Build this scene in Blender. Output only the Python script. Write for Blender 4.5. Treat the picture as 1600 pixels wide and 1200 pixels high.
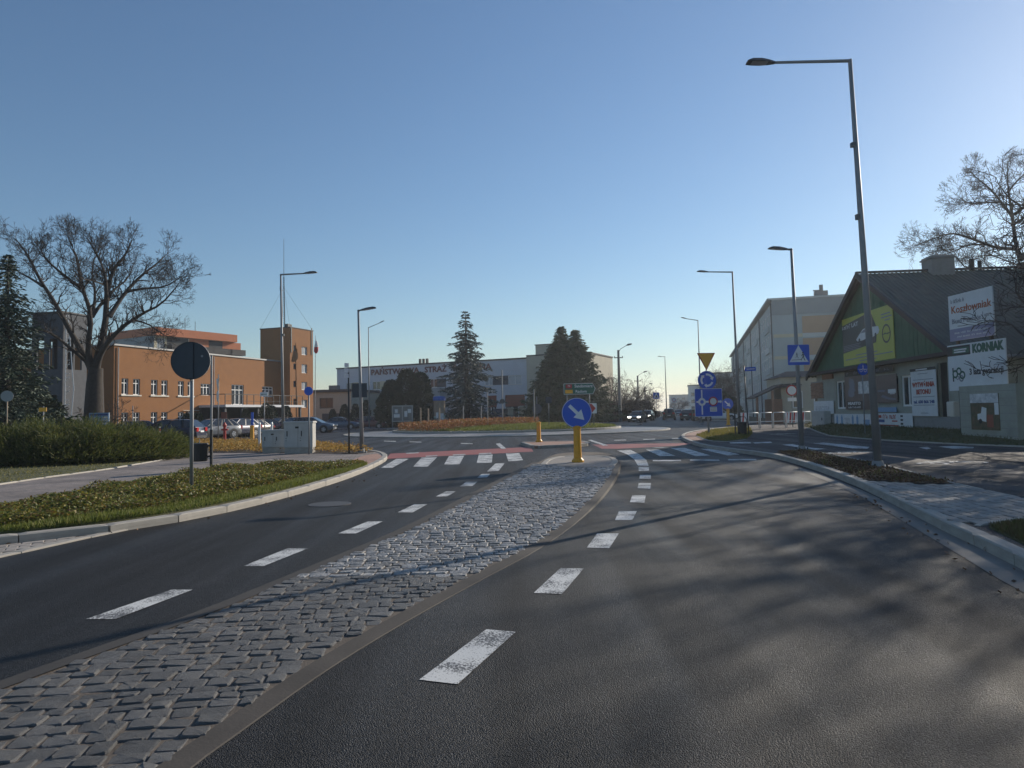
import bpy, bmesh, math, random
import numpy as np
from mathutils import Vector, Matrix, Quaternion
R = math.radians
random.seed(7)
S = bpy.context.scene
for o in list(bpy.data.objects): bpy.data.objects.remove(o)
COL = S.collection

# ------------------------------------------------------------------ camera
FPX, PPX, PPY = 1100.0, 800.0, 584.5           # focal length and principal point of the 1600 x 1200 photograph
CAM = Vector((0, 0, 1.5))
PITCH, ROLL = math.atan(0.055), math.atan(0.020)
F_ = Vector((0, math.cos(PITCH), math.sin(PITCH)))
r0, u0 = Vector((1, 0, 0)), Vector((0, -math.sin(PITCH), math.cos(PITCH)))
RT = r0 * math.cos(ROLL) - u0 * math.sin(ROLL)
UP = u0 * math.cos(ROLL) + r0 * math.sin(ROLL)
cd = bpy.data.cameras.new('camera'); cam = bpy.data.objects.new('camera', cd); COL.objects.link(cam)
cam.matrix_world = Matrix(((RT.x, UP.x, -F_.x, CAM.x), (RT.y, UP.y, -F_.y, CAM.y), (RT.z, UP.z, -F_.z, CAM.z), (0, 0, 0, 1)))
cd.sensor_width = 36; cd.lens = FPX / 1600 * 36
cd.shift_y = -(600 - PPY) / 1600
cd.clip_start = 0.1; cd.clip_end = 6000
S.camera = cam
S.render.resolution_x, S.render.resolution_y = 1024, 768

# ------------------------------------------------------------------ sky, sun, exposure
SUN_AZ, SUN_EL = R(45), R(21)
SKY_STRENGTH, SUN_STRENGTH, EXPOSURE = 0.102, 5.0, 0.12
w = bpy.data.worlds.new('World'); S.world = w; w.use_nodes = True
nt = w.node_tree; bg = nt.nodes['Background']
sky = nt.nodes.new('ShaderNodeTexSky'); sky.sky_type = 'NISHITA'; sky.sun_disc = False
sky.sun_elevation = SUN_EL; sky.sun_rotation = SUN_AZ
sky.altitude = 150; sky.air_density = 1.2; sky.dust_density = 0.2; sky.ozone_density = 4.4
nt.links.new(sky.outputs[0], bg.inputs[0]); bg.inputs[1].default_value = SKY_STRENGTH
SD = Vector((math.sin(SUN_AZ) * math.cos(SUN_EL), math.cos(SUN_AZ) * math.cos(SUN_EL), math.sin(SUN_EL)))
sl = bpy.data.lights.new('sun', 'SUN'); sl.energy = SUN_STRENGTH; sl.angle = R(0.4); sl.color = (1.0, 0.90, 0.76)
so = bpy.data.objects.new('sun', sl); COL.objects.link(so)
so.rotation_mode = 'QUATERNION'; so.rotation_quaternion = SD.to_track_quat('Z', 'Y'); so.location = (60, 60, 60)
S.view_settings.view_transform = 'Standard'; S.view_settings.look = 'None'
S.view_settings.exposure = EXPOSURE; S.view_settings.gamma = 1.0
S.render.engine = 'CYCLES'

# ------------------------------------------------------------------ survey helpers: photo measurements -> metres in the place
def ray(px, py):
    return RT * ((px - PPX) / FPX) - UP * ((py - PPY) / FPX) + F_
def G(px, py, z=0.0):
    d = ray(px, py); t = (z - CAM.z) / d.z
    return CAM + d * t
def at(px, py, Y):
    d = ray(px, py); return CAM + d * (Y / d.y)
def on_plane(px, py, P, n):
    d = ray(px, py); return CAM + d * ((P - CAM).dot(n) / d.dot(n))
class WallMap:
    """local (u, z) of a measured point on a vertical wall through P running along angle ang"""
    def __init__(s, P, ang): s.P = Vector((P[0], P[1], 0)); s.d = Vector((math.cos(ang), math.sin(ang), 0)); s.n = Vector((math.sin(ang), -math.cos(ang), 0))
    def __call__(s, px, py):
        q = on_plane(px, py, s.P, s.n) - s.P
        return q.dot(s.d), q.z
    def rect(s, x0, y0, x1, y1):
        a = s(x0, (y0 + y1) / 2)[0]; b = s(x1, (y0 + y1) / 2)[0]
        m = (x0 + x1) / 2
        return a, b, s(m, y1)[1], s(m, y0)[1]

# ------------------------------------------------------------------ mesh helpers
class MB:
    def __init__(s): s.v = []; s.f = []; s.m = []; s.mi = 0
    def add(s, vs, fs):
        b = len(s.v); s.v += [tuple(p) for p in vs]; s.f += [tuple(i + b for i in f) for f in fs]; s.m += [s.mi] * len(fs); return s
    def quad(s, a, b, c, d): return s.add([a, b, c, d], [(0, 1, 2, 3)])
    def poly(s, pts): return s.add(pts, [tuple(range(len(pts)))])
    def box(s, x0, x1, y0, y1, z0, z1):
        return s.add([(x0, y0, z0), (x1, y0, z0), (x1, y1, z0), (x0, y1, z0), (x0, y0, z1), (x1, y0, z1), (x1, y1, z1), (x0, y1, z1)],
                     [(3, 2, 1, 0), (4, 5, 6, 7), (0, 1, 5, 4), (1, 2, 6, 5), (2, 3, 7, 6), (3, 0, 4, 7)])
    def cbox(s, x0, x1, y0, y1, z0, z1, c):
        """box with chamfered upper edges"""
        vs = [(x0, y0, z0), (x1, y0, z0), (x1, y1, z0), (x0, y1, z0), (x0, y0, z1 - c), (x1, y0, z1 - c), (x1, y1, z1 - c), (x0, y1, z1 - c),
              (x0 + c, y0 + c, z1), (x1 - c, y0 + c, z1), (x1 - c, y1 - c, z1), (x0 + c, y1 - c, z1)]
        fs = [(3, 2, 1, 0), (8, 9, 10, 11)]
        for i in range(4):
            j = (i + 1) % 4; fs += [(i, j, j + 4, i + 4), (i + 4, j + 4, j + 8, i + 8)]
        return s.add(vs, fs)
    def tube(s, pts, rads, n=8, caps=True):
        pts = [Vector(p) for p in pts]; vs = []; fs = []
        for i, p in enumerate(pts):
            d = (pts[min(i + 1, len(pts) - 1)] - pts[max(i - 1, 0)])
            d = d.normalized() if d.length > 1e-9 else Vector((0, 0, 1))
            a = d.orthogonal() if abs(d.z) > .9 else d.cross(Vector((0, 0, 1)))
            a.normalize(); b = d.cross(a); r = rads[i] if isinstance(rads, (list, tuple)) else rads
            if abs(d.z) > .9:
                a = (Vector((1, 0, 0)) - d * d.x).normalized(); b = d.cross(a)
            for k in range(n):
                t = 2 * math.pi * k / n; vs.append(p + a * (math.cos(t) * r) + b * (math.sin(t) * r))
        for i in range(len(pts) - 1):
            for k in range(n):
                k2 = (k + 1) % n; fs.append((i * n + k, i * n + k2, (i + 1) * n + k2, (i + 1) * n + k))
        if caps: fs.append(tuple(range(n))[::-1]); fs.append(tuple((len(pts) - 1) * n + k for k in range(n)))
        return s.add(vs, fs)
    def lathe(s, prof, n=16, c=(0, 0, 0)):
        vs = []; fs = []
        for r, z in prof:
            for k in range(n):
                t = 2 * math.pi * k / n; vs.append((c[0] + r * math.cos(t), c[1] + r * math.sin(t), c[2] + z))
        for i in range(len(prof) - 1):
            for k in range(n):
                k2 = (k + 1) % n; fs.append((i * n + k, i * n + k2, (i + 1) * n + k2, (i + 1) * n + k))
        fs.append(tuple(range(n))[::-1]); fs.append(tuple((len(prof) - 1) * n + k for k in range(n)))
        return s.add(vs, fs)
    def extr(s, pts, y0, y1):
        """outline in x,z pushed from y0 to y1 (outline counter-clockwise seen from -y)"""
        n = len(pts); vs = [(p[0], y0, p[1]) for p in pts] + [(p[0], y1, p[1]) for p in pts]
        return s.add(vs, [tuple(range(n)), tuple(range(n, 2 * n))[::-1]] + [(i, i + n, (i + 1) % n + n, (i + 1) % n) for i in range(n)])
    def prism(s, pts, z0, z1):
        n = len(pts); vs = [(p[0], p[1], z0) for p in pts] + [(p[0], p[1], z1) for p in pts]
        a = sum(pts[i][0] * pts[(i + 1) % n][1] - pts[(i + 1) % n][0] * pts[i][1] for i in range(n))
        top = tuple(range(n, 2 * n)); sides = [(i, (i + 1) % n, (i + 1) % n + n, i + n) for i in range(n)]
        if a < 0: top = top[::-1]; sides = [f[::-1] for f in sides]
        return s.add(vs, [top] + sides)
    def wall(s, o, d, n, L, H, holes, depth=0.14, z0=0.0):
        """wall of length L from o along d, facing n, with rectangular openings (u0,u1,z0,z1) and their reveals"""
        o, d, n = Vector(o), Vector(d), Vector(n)
        us = sorted({0.0, L, *[h[0] for h in holes], *[h[1] for h in holes]}); zs = sorted({z0, H, *[h[2] for h in holes], *[h[3] for h in holes]})
        P = lambda u, z, k=0.0: o + d * u + Vector((0, 0, z)) - n * k
        for i in range(len(us) - 1):
            for j in range(len(zs) - 1):
                uc, zc = (us[i] + us[i + 1]) / 2, (zs[j] + zs[j + 1]) / 2
                if any(h[0] < uc < h[1] and h[2] < zc < h[3] for h in holes): continue
                s.quad(P(us[i], zs[j]), P(us[i + 1], zs[j]), P(us[i + 1], zs[j + 1]), P(us[i], zs[j + 1]))
        for a, b, c, e in holes:
            s.quad(P(a, c), P(b, c), P(b, c, depth), P(a, c, depth)); s.quad(P(b, e), P(a, e), P(a, e, depth), P(b, e, depth))
            s.quad(P(a, e), P(a, c), P(a, c, depth), P(a, e, depth)); s.quad(P(b, c), P(b, e), P(b, e, depth), P(b, c, depth))
        return s
    def mesh(s, name, mats, smooth=False):
        me = bpy.data.meshes.new(name); me.from_pydata(s.v, [], s.f)
        for m in (mats if isinstance(mats, (list, tuple)) else [mats]): me.materials.append(M[m] if isinstance(m, str) else m)
        if any(s.m): me.polygons.foreach_set('material_index', s.m)
        if smooth: me.polygons.foreach_set('use_smooth', [True] * len(me.polygons))
        me.update(); return me
    def build(s, name, mats, parent=None, smooth=False, loc=(0, 0, 0), rot=(0, 0, 0)):
        return link(name, s.mesh(name, mats, smooth), parent, loc, rot)
def link(name, me, parent=None, loc=(0, 0, 0), rot=(0, 0, 0), scale=(1, 1, 1)):
    o = bpy.data.objects.new(name, me); COL.objects.link(o); o.parent = parent
    o.location = loc; o.rotation_euler = rot; o.scale = scale; return o
def smooth_angle(o, deg=35):
    me = o.data; me.polygons.foreach_set('use_smooth', [True] * len(me.polygons))
    bm = bmesh.new(); bm.from_mesh(me)
    for e in bm.edges:
        if len(e.link_faces) == 2 and e.calc_face_angle(0) > R(deg): e.smooth = False
    bm.to_mesh(me); bm.free(); return o
def np_mesh(name, V, Fq, mat, parent=None):
    V = np.asarray(V, np.float32); Fq = np.asarray(Fq, np.int32); k = Fq.shape[1]
    me = bpy.data.meshes.new(name); me.vertices.add(len(V)); me.vertices.foreach_set('co', V.ravel())
    me.loops.add(Fq.size); me.loops.foreach_set('vertex_index', Fq.ravel())
    me.polygons.add(len(Fq)); me.polygons.foreach_set('loop_start', np.arange(0, Fq.size, k, dtype=np.int32))
    me.materials.append(M[mat]); me.update(calc_edges=True); me.validate()
    return link(name, me, parent)
def leaves(P, D, ln, wd, rng, flat=None):
    """rhombic leaves: base points P, directions D, lengths ln, widths wd"""
    P = np.asarray(P); n = len(P); D = D / (np.linalg.norm(D, axis=1, keepdims=True) + 1e-9)
    Q = rng.normal(size=(n, 3)) if flat is None else flat
    W = np.cross(D, Q); W /= (np.linalg.norm(W, axis=1, keepdims=True) + 1e-9)
    ln = np.broadcast_to(ln, n)[:, None]; wd = np.broadcast_to(wd, n)[:, None]
    V = np.stack([P, P + D * ln * .5 + W * wd * .5, P + D * ln, P + D * ln * .5 - W * wd * .5], 1).reshape(-1, 3)
    return V, np.arange(4 * n).reshape(n, 4)
def thing(name, label, cat, loc=(0, 0, 0), rotz=0.0, group=None):
    o = bpy.data.objects.new(name, None); COL.objects.link(o); o.empty_display_size = .3
    o.location = loc; o.rotation_euler = (0, 0, rotz); return tag(o, label, cat, group)
def tag(o, label, cat, group=None):
    o['label'] = label; o['category'] = cat
    if group: o['group'] = group
    return o
def struct(o): o['kind'] = 'structure'; return o
def stuff(o): o['kind'] = 'stuff'; return o
def text(s, size, mat, parent, loc, rot=(R(90), 0, 0), name='lettering', width=None, align='CENTER', bold=0.0, ext=0.004):
    cu = bpy.data.curves.new(name, 'FONT'); cu.body = s; cu.size = size; cu.extrude = ext; cu.align_x = align; cu.align_y = 'CENTER'; cu.offset = bold; cu.resolution_u = 2
    ob = bpy.data.objects.new(name, cu); me = bpy.data.meshes.new_from_object(ob)
    bpy.data.objects.remove(ob); bpy.data.curves.remove(cu); me.materials.clear(); me.materials.append(M[mat])
    o = link(name, me, parent, loc, rot)
    if width and len(me.vertices):
        xs = [v.co.x for v in me.vertices]; o.scale = (width / max(1e-6, max(xs) - min(xs)), 1, 1)
    return o
def disc_pts(r, n=32, a0=0, a1=2 * math.pi, cx=0, cz=0):
    full = abs(a1 - a0 - 2 * math.pi) < 1e-6
    return [(cx + r * math.cos(a0 + (a1 - a0) * k / (n if full else n - 1)), cz + r * math.sin(a0 + (a1 - a0) * k / (n if full else n - 1))) for k in range(n)]

# ------------------------------------------------------------------ materials
M = {}
def mat(name, col, rough=.6, metal=0.0, var=None, bump=None, rand=None, spec=None, col2=None, island=None, emit=None, coat=0.0, grime=None, trans=0.0):
    m = bpy.data.materials.new(name); m.use_nodes = True; n = m.node_tree; b = n.nodes['Principled BSDF']; L = n.links.new
    b.inputs['Roughness'].default_value = rough; b.inputs['Metallic'].default_value = metal
    if spec is not None: b.inputs['Specular IOR Level'].default_value = spec
    if coat: b.inputs['Coat Weight'].default_value = coat; b.inputs['Coat Roughness'].default_value = .08
    tc = n.nodes.new('ShaderNodeTexCoord')
    c = n.nodes.new('ShaderNodeRGB'); c.outputs[0].default_value = (*col, 1); out = c.outputs[0]
    def noise(scale, detail=5, rough_=.6):
        t = n.nodes.new('ShaderNodeTexNoise'); t.inputs['Scale'].default_value = scale; t.inputs['Detail'].default_value = detail; t.inputs['Roughness'].default_value = rough_
        L(tc.outputs['Object'], t.inputs['Vector']); return t
    def mix(fac, a, bcol, mode='MIX'):
        x = n.nodes.new('ShaderNodeMix'); x.data_type = 'RGBA'; x.blend_type = mode
        if hasattr(fac, 'links') or not isinstance(fac, (int, float)): L(fac, x.inputs[0])
        else: x.inputs[0].default_value = fac
        L(a, x.inputs[6])
        if isinstance(bcol, tuple): x.inputs[7].default_value = (*bcol, 1)
        else: L(bcol, x.inputs[7])
        return x.outputs[2]
    def ramp(src, a, b_, lo=0., hi=1.):
        r = n.nodes.new('ShaderNodeMapRange'); r.inputs[1].default_value = a; r.inputs[2].default_value = b_; r.inputs[3].default_value = lo; r.inputs[4].default_value = hi; L(src, r.inputs[0]); return r.outputs[0]
    if island:      # a list of colours picked leaf by leaf
        g = n.nodes.new('ShaderNodeNewGeometry'); cr = n.nodes.new('ShaderNodeValToRGB'); L(g.outputs['Random Per Island'], cr.inputs[0])
        e = cr.color_ramp.elements
        for i, cc in enumerate(island):
            p = i / max(1, len(island) - 1)
            el = e[i] if i < 2 else e.new(p)
            el.position = p; el.color = (*cc, 1)
        out = cr.outputs[0]
    if col2 and var:
        out = mix(ramp(noise(var[0]).outputs[0], .5 - var[1], .5 + var[1]), out, col2)
    elif var:       # brightness mottling
        v = ramp(noise(var[0]).outputs[0], .25, .75, 1 - var[1], 1 + var[1])
        hs = n.nodes.new('ShaderNodeHueSaturation'); L(out, hs.inputs['Color']); L(v, hs.inputs['Value']); out = hs.outputs[0]
    if rand:        # piece-to-piece variation
        oi = n.nodes.new('ShaderNodeObjectInfo'); hs = n.nodes.new('ShaderNodeHueSaturation'); L(out, hs.inputs['Color'])
        L(ramp(oi.outputs['Random'], 0, 1, 1 - rand, 1 + rand), hs.inputs['Value']); out = hs.outputs[0]
    if grime:       # dirt stains: scale, amount, colour
        out = mix(ramp(noise(grime[0], 7, .7).outputs[0], .48, .8, 0, grime[1]), out, grime[2])
    L(out, b.inputs['Base Color'])
    if bump:
        bs = bump if isinstance(bump, list) else [bump]; prev = None
        for sc, st, dist in bs:
            bn = n.nodes.new('ShaderNodeBump'); bn.inputs['Strength'].default_value = st; bn.inputs['Distance'].default_value = dist
            L(noise(sc, 6).outputs[0], bn.inputs['Height'])
            if prev: L(prev, bn.inputs['Normal'])
            prev = bn.outputs[0]
        L(prev, b.inputs['Normal'])
    if emit: b.inputs['Emission Color'].default_value = (*col, 1); b.inputs['Emission Strength'].default_value = emit
    if trans:       # thin leaves let light through
        tr = n.nodes.new('ShaderNodeBsdfTranslucent'); L(out, tr.inputs['Color']); ms = n.nodes.new('ShaderNodeMixShader'); ms.inputs[0].default_value = trans
        L(b.outputs[0], ms.inputs[1]); L(tr.outputs[0], ms.inputs[2]); L(ms.outputs[0], n.nodes['Material Output'].inputs['Surface'])
    M[name] = m; return m

def asphalt(name, base, worn, grain=90, rough=.62):
    m = mat(name, base, rough); n = m.node_tree; b = n.nodes['Principled BSDF']; L = n.links.new
    tc = n.nodes.new('ShaderNodeTexCoord')
    def tex(t, sc, **k):
        x = n.nodes.new(t); x.inputs['Scale'].default_value = sc; L(tc.outputs['Object'], x.inputs['Vector'])
        for kk, v in k.items(): x.inputs[kk].default_value = v
        return x
    vo = tex('ShaderNodeTexVoronoi', grain); no = tex('ShaderNodeTexNoise', 0.35, Detail=6., Roughness=.65); fine = tex('ShaderNodeTexNoise', 140, Detail=2.)
    st = tex('ShaderNodeTexNoise', 2.2, Detail=5., Roughness=.7)
    hs = n.nodes.new('ShaderNodeHueSaturation')
    r1 = n.nodes.new('ShaderNodeValToRGB'); L(no.outputs[0], r1.inputs[0]); r1.color_ramp.elements[0].position = .35; r1.color_ramp.elements[1].position = .7
    r1.color_ramp.elements[0].color = (*base, 1); r1.color_ramp.elements[1].color = (*worn, 1)
    bw0 = n.nodes.new('ShaderNodeRGBToBW'); L(vo.outputs['Color'], bw0.inputs[0]); bw = n.nodes.new('ShaderNodeMath'); bw.operation = 'POWER'; L(bw0.outputs[0], bw.inputs[0]); bw.inputs[1].default_value = 2.6          # each chip of stone its own tone
    ma = n.nodes.new('ShaderNodeMath'); ma.operation = 'MULTIPLY_ADD'; L(bw.outputs[0], ma.inputs[0]); ma.inputs[1].default_value = 3.4; ma.inputs[2].default_value = .30
    mb = n.nodes.new('ShaderNodeMath'); mb.operation = 'MULTIPLY_ADD'; L(st.outputs[0], mb.inputs[0]); mb.inputs[1].default_value = .5; mb.inputs[2].default_value = .75
    mc = n.nodes.new('ShaderNodeMath'); mc.operation = 'MULTIPLY'; L(ma.outputs[0], mc.inputs[0]); L(mb.outputs[0], mc.inputs[1])
    mp = n.nodes.new('ShaderNodeMapping'); mp.inputs['Scale'].default_value = (1.5, .09, 1); mp.inputs['Rotation'].default_value = (0, 0, .22); L(tc.outputs['Object'], mp.inputs[0])
    tk = n.nodes.new('ShaderNodeTexNoise'); tk.inputs['Scale'].default_value = 1.; tk.inputs['Detail'].default_value = 4; L(mp.outputs[0], tk.inputs['Vector'])      # wear drawn out along the lane
    mk = n.nodes.new('ShaderNodeMapRange'); mk.inputs[1].default_value = .3; mk.inputs[2].default_value = .7; mk.inputs[3].default_value = .6; mk.inputs[4].default_value = 1.45; L(tk.outputs[0], mk.inputs[0])
    md = n.nodes.new('ShaderNodeMath'); md.operation = 'MULTIPLY'; L(mc.outputs[0], md.inputs[0]); L(mk.outputs[0], md.inputs[1])
    mr_ = n.nodes.new('ShaderNodeMapRange'); mr_.inputs[1].default_value = .3; mr_.inputs[2].default_value = .7; mr_.inputs[3].default_value = rough + .12; mr_.inputs[4].default_value = rough - .08; L(tk.outputs[0], mr_.inputs[0]); L(mr_.outputs[0], b.inputs['Roughness'])
    L(r1.outputs[0], hs.inputs['Color']); L(md.outputs[0], hs.inputs['Value']); L(hs.outputs[0], b.inputs['Base Color'])
    bp = n.nodes.new('ShaderNodeBump'); bp.inputs['Strength'].default_value = 1.; bp.inputs['Distance'].default_value = .007
    L(vo.outputs['Distance'], bp.inputs['Height']); bp.invert = True
    b2 = n.nodes.new('ShaderNodeBump'); b2.inputs['Strength'].default_value = .35; b2.inputs['Distance'].default_value = .003
    L(fine.outputs[0], b2.inputs['Height']); L(bp.outputs[0], b2.inputs['Normal']); L(b2.outputs[0], b.inputs['Normal'])
    b.inputs['Specular IOR Level'].default_value = .2
    return m
asphalt('asphalt', (.015, .0155, .0175), (.027, .0265, .0265), 150, .56)
asphalt('path_asphalt', (.080, .072, .068), (.11, .098, .092), 160, .8)
mat('soil', (.10, .075, .05), .95, var=(1.5, .4), bump=(20, .8, .03))
mat('far_ground', (.07, .075, .04), .95, var=(.05, .3), bump=(4, .6, .05))
mat('grass_soil', (.08, .082, .03), .95, var=(2.5, .35), bump=(30, .8, .03))
mat('mulch_soil', (.05, .034, .022), .95, var=(6, .5), bump=(45, 1., .03))
def worn_paint(name, col, keep=.42):
    """road paint worn through to the chips of asphalt"""
    m = mat(name, col, .6, bump=(120, .6, .004)); n = m.node_tree; b = n.nodes['Principled BSDF']; L = n.links.new
    tc = n.nodes.new('ShaderNodeTexCoord'); t = n.nodes.new('ShaderNodeTexNoise'); t.inputs['Scale'].default_value = 75; t.inputs['Detail'].default_value = 4
    t2 = n.nodes.new('ShaderNodeTexNoise'); t2.inputs['Scale'].default_value = 3; t2.inputs['Detail'].default_value = 5
    L(tc.outputs['Object'], t.inputs['Vector']); L(tc.outputs['Object'], t2.inputs['Vector'])
    ad = n.nodes.new('ShaderNodeMath'); ad.operation = 'MULTIPLY_ADD'; L(t2.outputs[0], ad.inputs[0]); ad.inputs[1].default_value = .9; L(t.outputs[0], ad.inputs[2])
    cr = n.nodes.new('ShaderNodeValToRGB'); L(ad.outputs[0], cr.inputs[0])
    cr.color_ramp.elements[0].position = keep + .44; cr.color_ramp.elements[1].position = keep + .54
    cr.color_ramp.elements[0].color = (.10, .10, .10, 1); cr.color_ramp.elements[1].color = (*col, 1)
    L(cr.outputs[0], b.inputs['Base Color']); return m
worn_paint('road_paint', (.62, .62, .60), .42); worn_paint('path_paint', (.62, .62, .6), .40); worn_paint('red_paint', (.30, .075, .055), .30)
mat('granite', (.235, .23, .225), .45, var=(30, .45), bump=[(110, 1., .012), (28, 1., .03)], rand=.22, grime=(3, .55, (.15, .125, .10)))
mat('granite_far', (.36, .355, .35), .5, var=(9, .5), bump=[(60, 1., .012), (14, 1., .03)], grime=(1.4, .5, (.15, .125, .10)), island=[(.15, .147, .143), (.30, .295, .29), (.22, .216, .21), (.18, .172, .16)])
mat('joint_sand', (.12, .098, .078), .95, var=(5, .4), bump=(60, .8, .01))
mat('concrete', (.36, .335, .295), .8, var=(3, .2), bump=(60, .35, .004), rand=.05, grime=(2.2, .45, (.17, .15, .13)))
mat('gutter_concrete', (.20, .185, .165), .85, var=(2, .3), bump=(50, .5, .005), grime=(1.0, .7, (.06, .055, .05)))
mat('concrete_dirty', (.048, .042, .037), .85, var=(2, .35), bump=(50, .5, .005), grime=(1.2, .8, (.05, .045, .04)))
mat('paver', (.30, .27, .24), .82, var=(14, .22), bump=(90, .45, .004), rand=.2)
mat('paver_pink', (.34, .20, .15), .85, var=(6, .25), bump=(60, .4, .004), rand=.15)
mat('galvanised', (.26, .27, .28), .6, .35, var=(3, .15), grime=(1.5, .3, (.2, .2, .2)))
mat('lamp_grey', (.10, .105, .11), .45, .4)
mat('lamp_glass', (.5, .52, .55), .2)
mat('dark_post', (.03, .032, .035), .5, .2)
mat('sign_back', (.055, .065, .08), .55, .3, var=(4, .15))
mat('sign_blue', (.012, .10, .56), .4); mat('sign_white', (.75, .76, .76), .45, var=(8, .05)); mat('sign_red', (.45, .02, .02), .45)
mat('sign_yellow', (.88, .42, .02), .5, var=(5, .1)); mat('sign_green', (.01, .12, .075), .4); mat('black', (.012, .012, .013), .5)
mat('bollard_yellow', (.72, .33, .012), .5, var=(5, .12), grime=(7, .35, (.25, .15, .04)))
mat('reflector', (.75, .3, .05), .3)
mat('cabinet', (.42, .42, .40), .6, var=(2, .1), grime=(3, .35, (.22, .21, .19)))
mat('orange_wall', (.27, .118, .04), .9, var=(1.2, .10), bump=(60, .25, .006), grime=(.45, .4, (.25, .12, .05)))
mat('white_frame', (.78, .78, .76), .5); mat('white_sill', (.62, .58, .5), .7)
mat('pane', (.035, .045, .055), .08, spec=.8); mat('pane_light', (.42, .45, .47), .25)
mat('interior', (.02, .02, .02), .9)
mat('station_wall', (.56, .58, .62), .88, var=(.8, .06), bump=(50, .2, .006), grime=(.5, .25, (.36, .37, .39)))
mat('beige_wall', (.50, .46, .36), .88, var=(.8, .08), bump=(50, .2, .006), grime=(.6, .2, (.3, .27, .2)))
mat('gate_red', (.26, .075, .045), .6, var=(4, .1)); mat('letter_red', (.11, .022, .022), .5)
mat('roof_dark', (.06, .06, .062), .7, var=(1.5, .2)); mat('roof_metal', (.30, .30, .30), .5, .3)
mat('brick_red', (.50, .17, .075), .85, var=(1, .1), bump=(20, .3, .01)); mat('grey_render', (.32, .34, .34), .9, var=(1, .08))
mat('cream_wall', (.62, .55, .38), .88, var=(1, .06))
mat('tower_wood', (.075, .08, .09), .85, var=(3, .2), bump=(10, .3, .02))
mat('block_wall', (.44, .48, .47), .9, var=(.5, .07), bump=(30, .2, .01), grime=(.4, .3, (.30, .31, .28)))
mat('block_peach', (.50, .33, .21), .9, var=(.6, .06)); mat('block_green', (.25, .38, .28), .9, var=(.6, .06)); mat('block_light', (.60, .60, .57), .9, var=(.6, .06))
mat('joint_dark', (.06, .062, .06), .9)
mat('house_green', (.045, .125, .072), .75, var=(2.5, .25), grime=(2, .4, (.05, .07, .05)))
def brick_field(name, c1_, c2_, cm, scale, w_=.2, h_=.1, ang=0.0):
    m = mat(name, c1_, .85, bump=(80, .4, .004)); n = m.node_tree; b = n.nodes['Principled BSDF']; L = n.links.new; tc = n.nodes.new('ShaderNodeTexCoord'); mp = n.nodes.new('ShaderNodeMapping'); mp.inputs['Rotation'].default_value = (0, 0, ang); L(tc.outputs['Object'], mp.inputs[0])
    br = n.nodes.new('ShaderNodeTexBrick'); L(mp.outputs[0], br.inputs['Vector']); br.inputs['Color1'].default_value = (*c1_, 1); br.inputs['Color2'].default_value = (*c2_, 1); br.inputs['Mortar'].default_value = (*cm, 1)
    br.inputs['Scale'].default_value = 1.0; br.inputs['Brick Width'].default_value = w_; br.inputs['Row Height'].default_value = h_; br.inputs['Mortar Size'].default_value = .008
    no = n.nodes.new('ShaderNodeTexNoise'); no.inputs['Scale'].default_value = .9; no.inputs['Detail'].default_value = 6; L(tc.outputs['Object'], no.inputs['Vector']); hs = n.nodes.new('ShaderNodeHueSaturation'); mr = n.nodes.new('ShaderNodeMapRange'); mr.inputs[1].default_value = .3; mr.inputs[2].default_value = .7; mr.inputs[3].default_value = .7; mr.inputs[4].default_value = 1.25
    L(no.outputs[0], mr.inputs[0]); L(mr.outputs[0], hs.inputs['Value']); L(br.outputs[0], hs.inputs['Color']); L(hs.outputs[0], b.inputs['Base Color'])
brick_field('paver_field', (.28, .235, .21), (.20, .175, .165), (.07, .06, .055), 1, .2, .1, .6)
mat('house_roof', (.075, .088, .07), .6, .1, var=(1.2, .25), grime=(1.4, .5, (.10, .065, .045)))
mat('house_wall', (.33, .34, .29), .9, var=(1.5, .12), bump=(30, .4, .01), grime=(1.2, .5, (.17, .17, .14)))
mat('brick', (.30, .17, .11), .88, var=(8, .2), rand=.25, bump=(40, .4, .005)); mat('mortar', (.33, .31, .28), .9)
mat('trim_dark', (.035, .03, .028), .7); mat('plinth', (.26, .26, .25), .85, grime=(2, .5, (.12, .12, .11)))
mat('banner_white', (.66, .68, .69), .5, var=(2, .06), bump=(2.2, .35, .06), grime=(1.5, .3, (.45, .45, .42))); mat('banner_black', (.02, .021, .024), .45); mat('banner_yellow', (.45, .46, .07), .5)
mat('banner_lilac', (.24, .24, .36), .5); mat('ink_red', (.40, .05, .02), .6); mat('ink_orange', (.42, .12, .05), .6); mat('ink_green', (.05, .13, .09), .6); mat('ink_blue', (.03, .08, .25), .6); mat('ink_grey', (.22, .23, .27), .6)
mat('poster_dark', (.06, .045, .05), .3, var=(3, .6), col2=(.22, .17, .16)); mat('poster_blue', (.18, .32, .5), .5); mat('poster_photo', (.32, .34, .36), .5, var=(5, .2), col2=(.75, .76, .76)); mat('poster_forest', (.04, .07, .03), .5, var=(7, .2), col2=(.16, .10, .06))
mat('paper', (.72, .72, .70), .7, var=(9, .06)); mat('poster_mix', (.55, .5, .45), .6, var=(3.5, .08), col2=(.1, .35, .3))
mat('glass_board', (.10, .12, .14), .15)
mat('bark', (.05, .042, .036), .95, var=(6, .35), bump=(25, .9, .03)); mat('twig', (.042, .034, .030), .95); mat('twig_brown', (.09, .062, .046), .95)
mat('needle_dark', (.02, .035, .022), .7, island=[(.016, .032, .02), (.045, .07, .038), (.028, .05, .036)])
mat('needle_blue', (.03, .05, .045), .7, island=[(.02, .036, .032), (.055, .088, .076), (.036, .06, .052)])
mat('needle_mid', (.03, .045, .02), .7, island=[(.028, .04, .02), (.075, .10, .038), (.05, .07, .03)])
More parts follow.
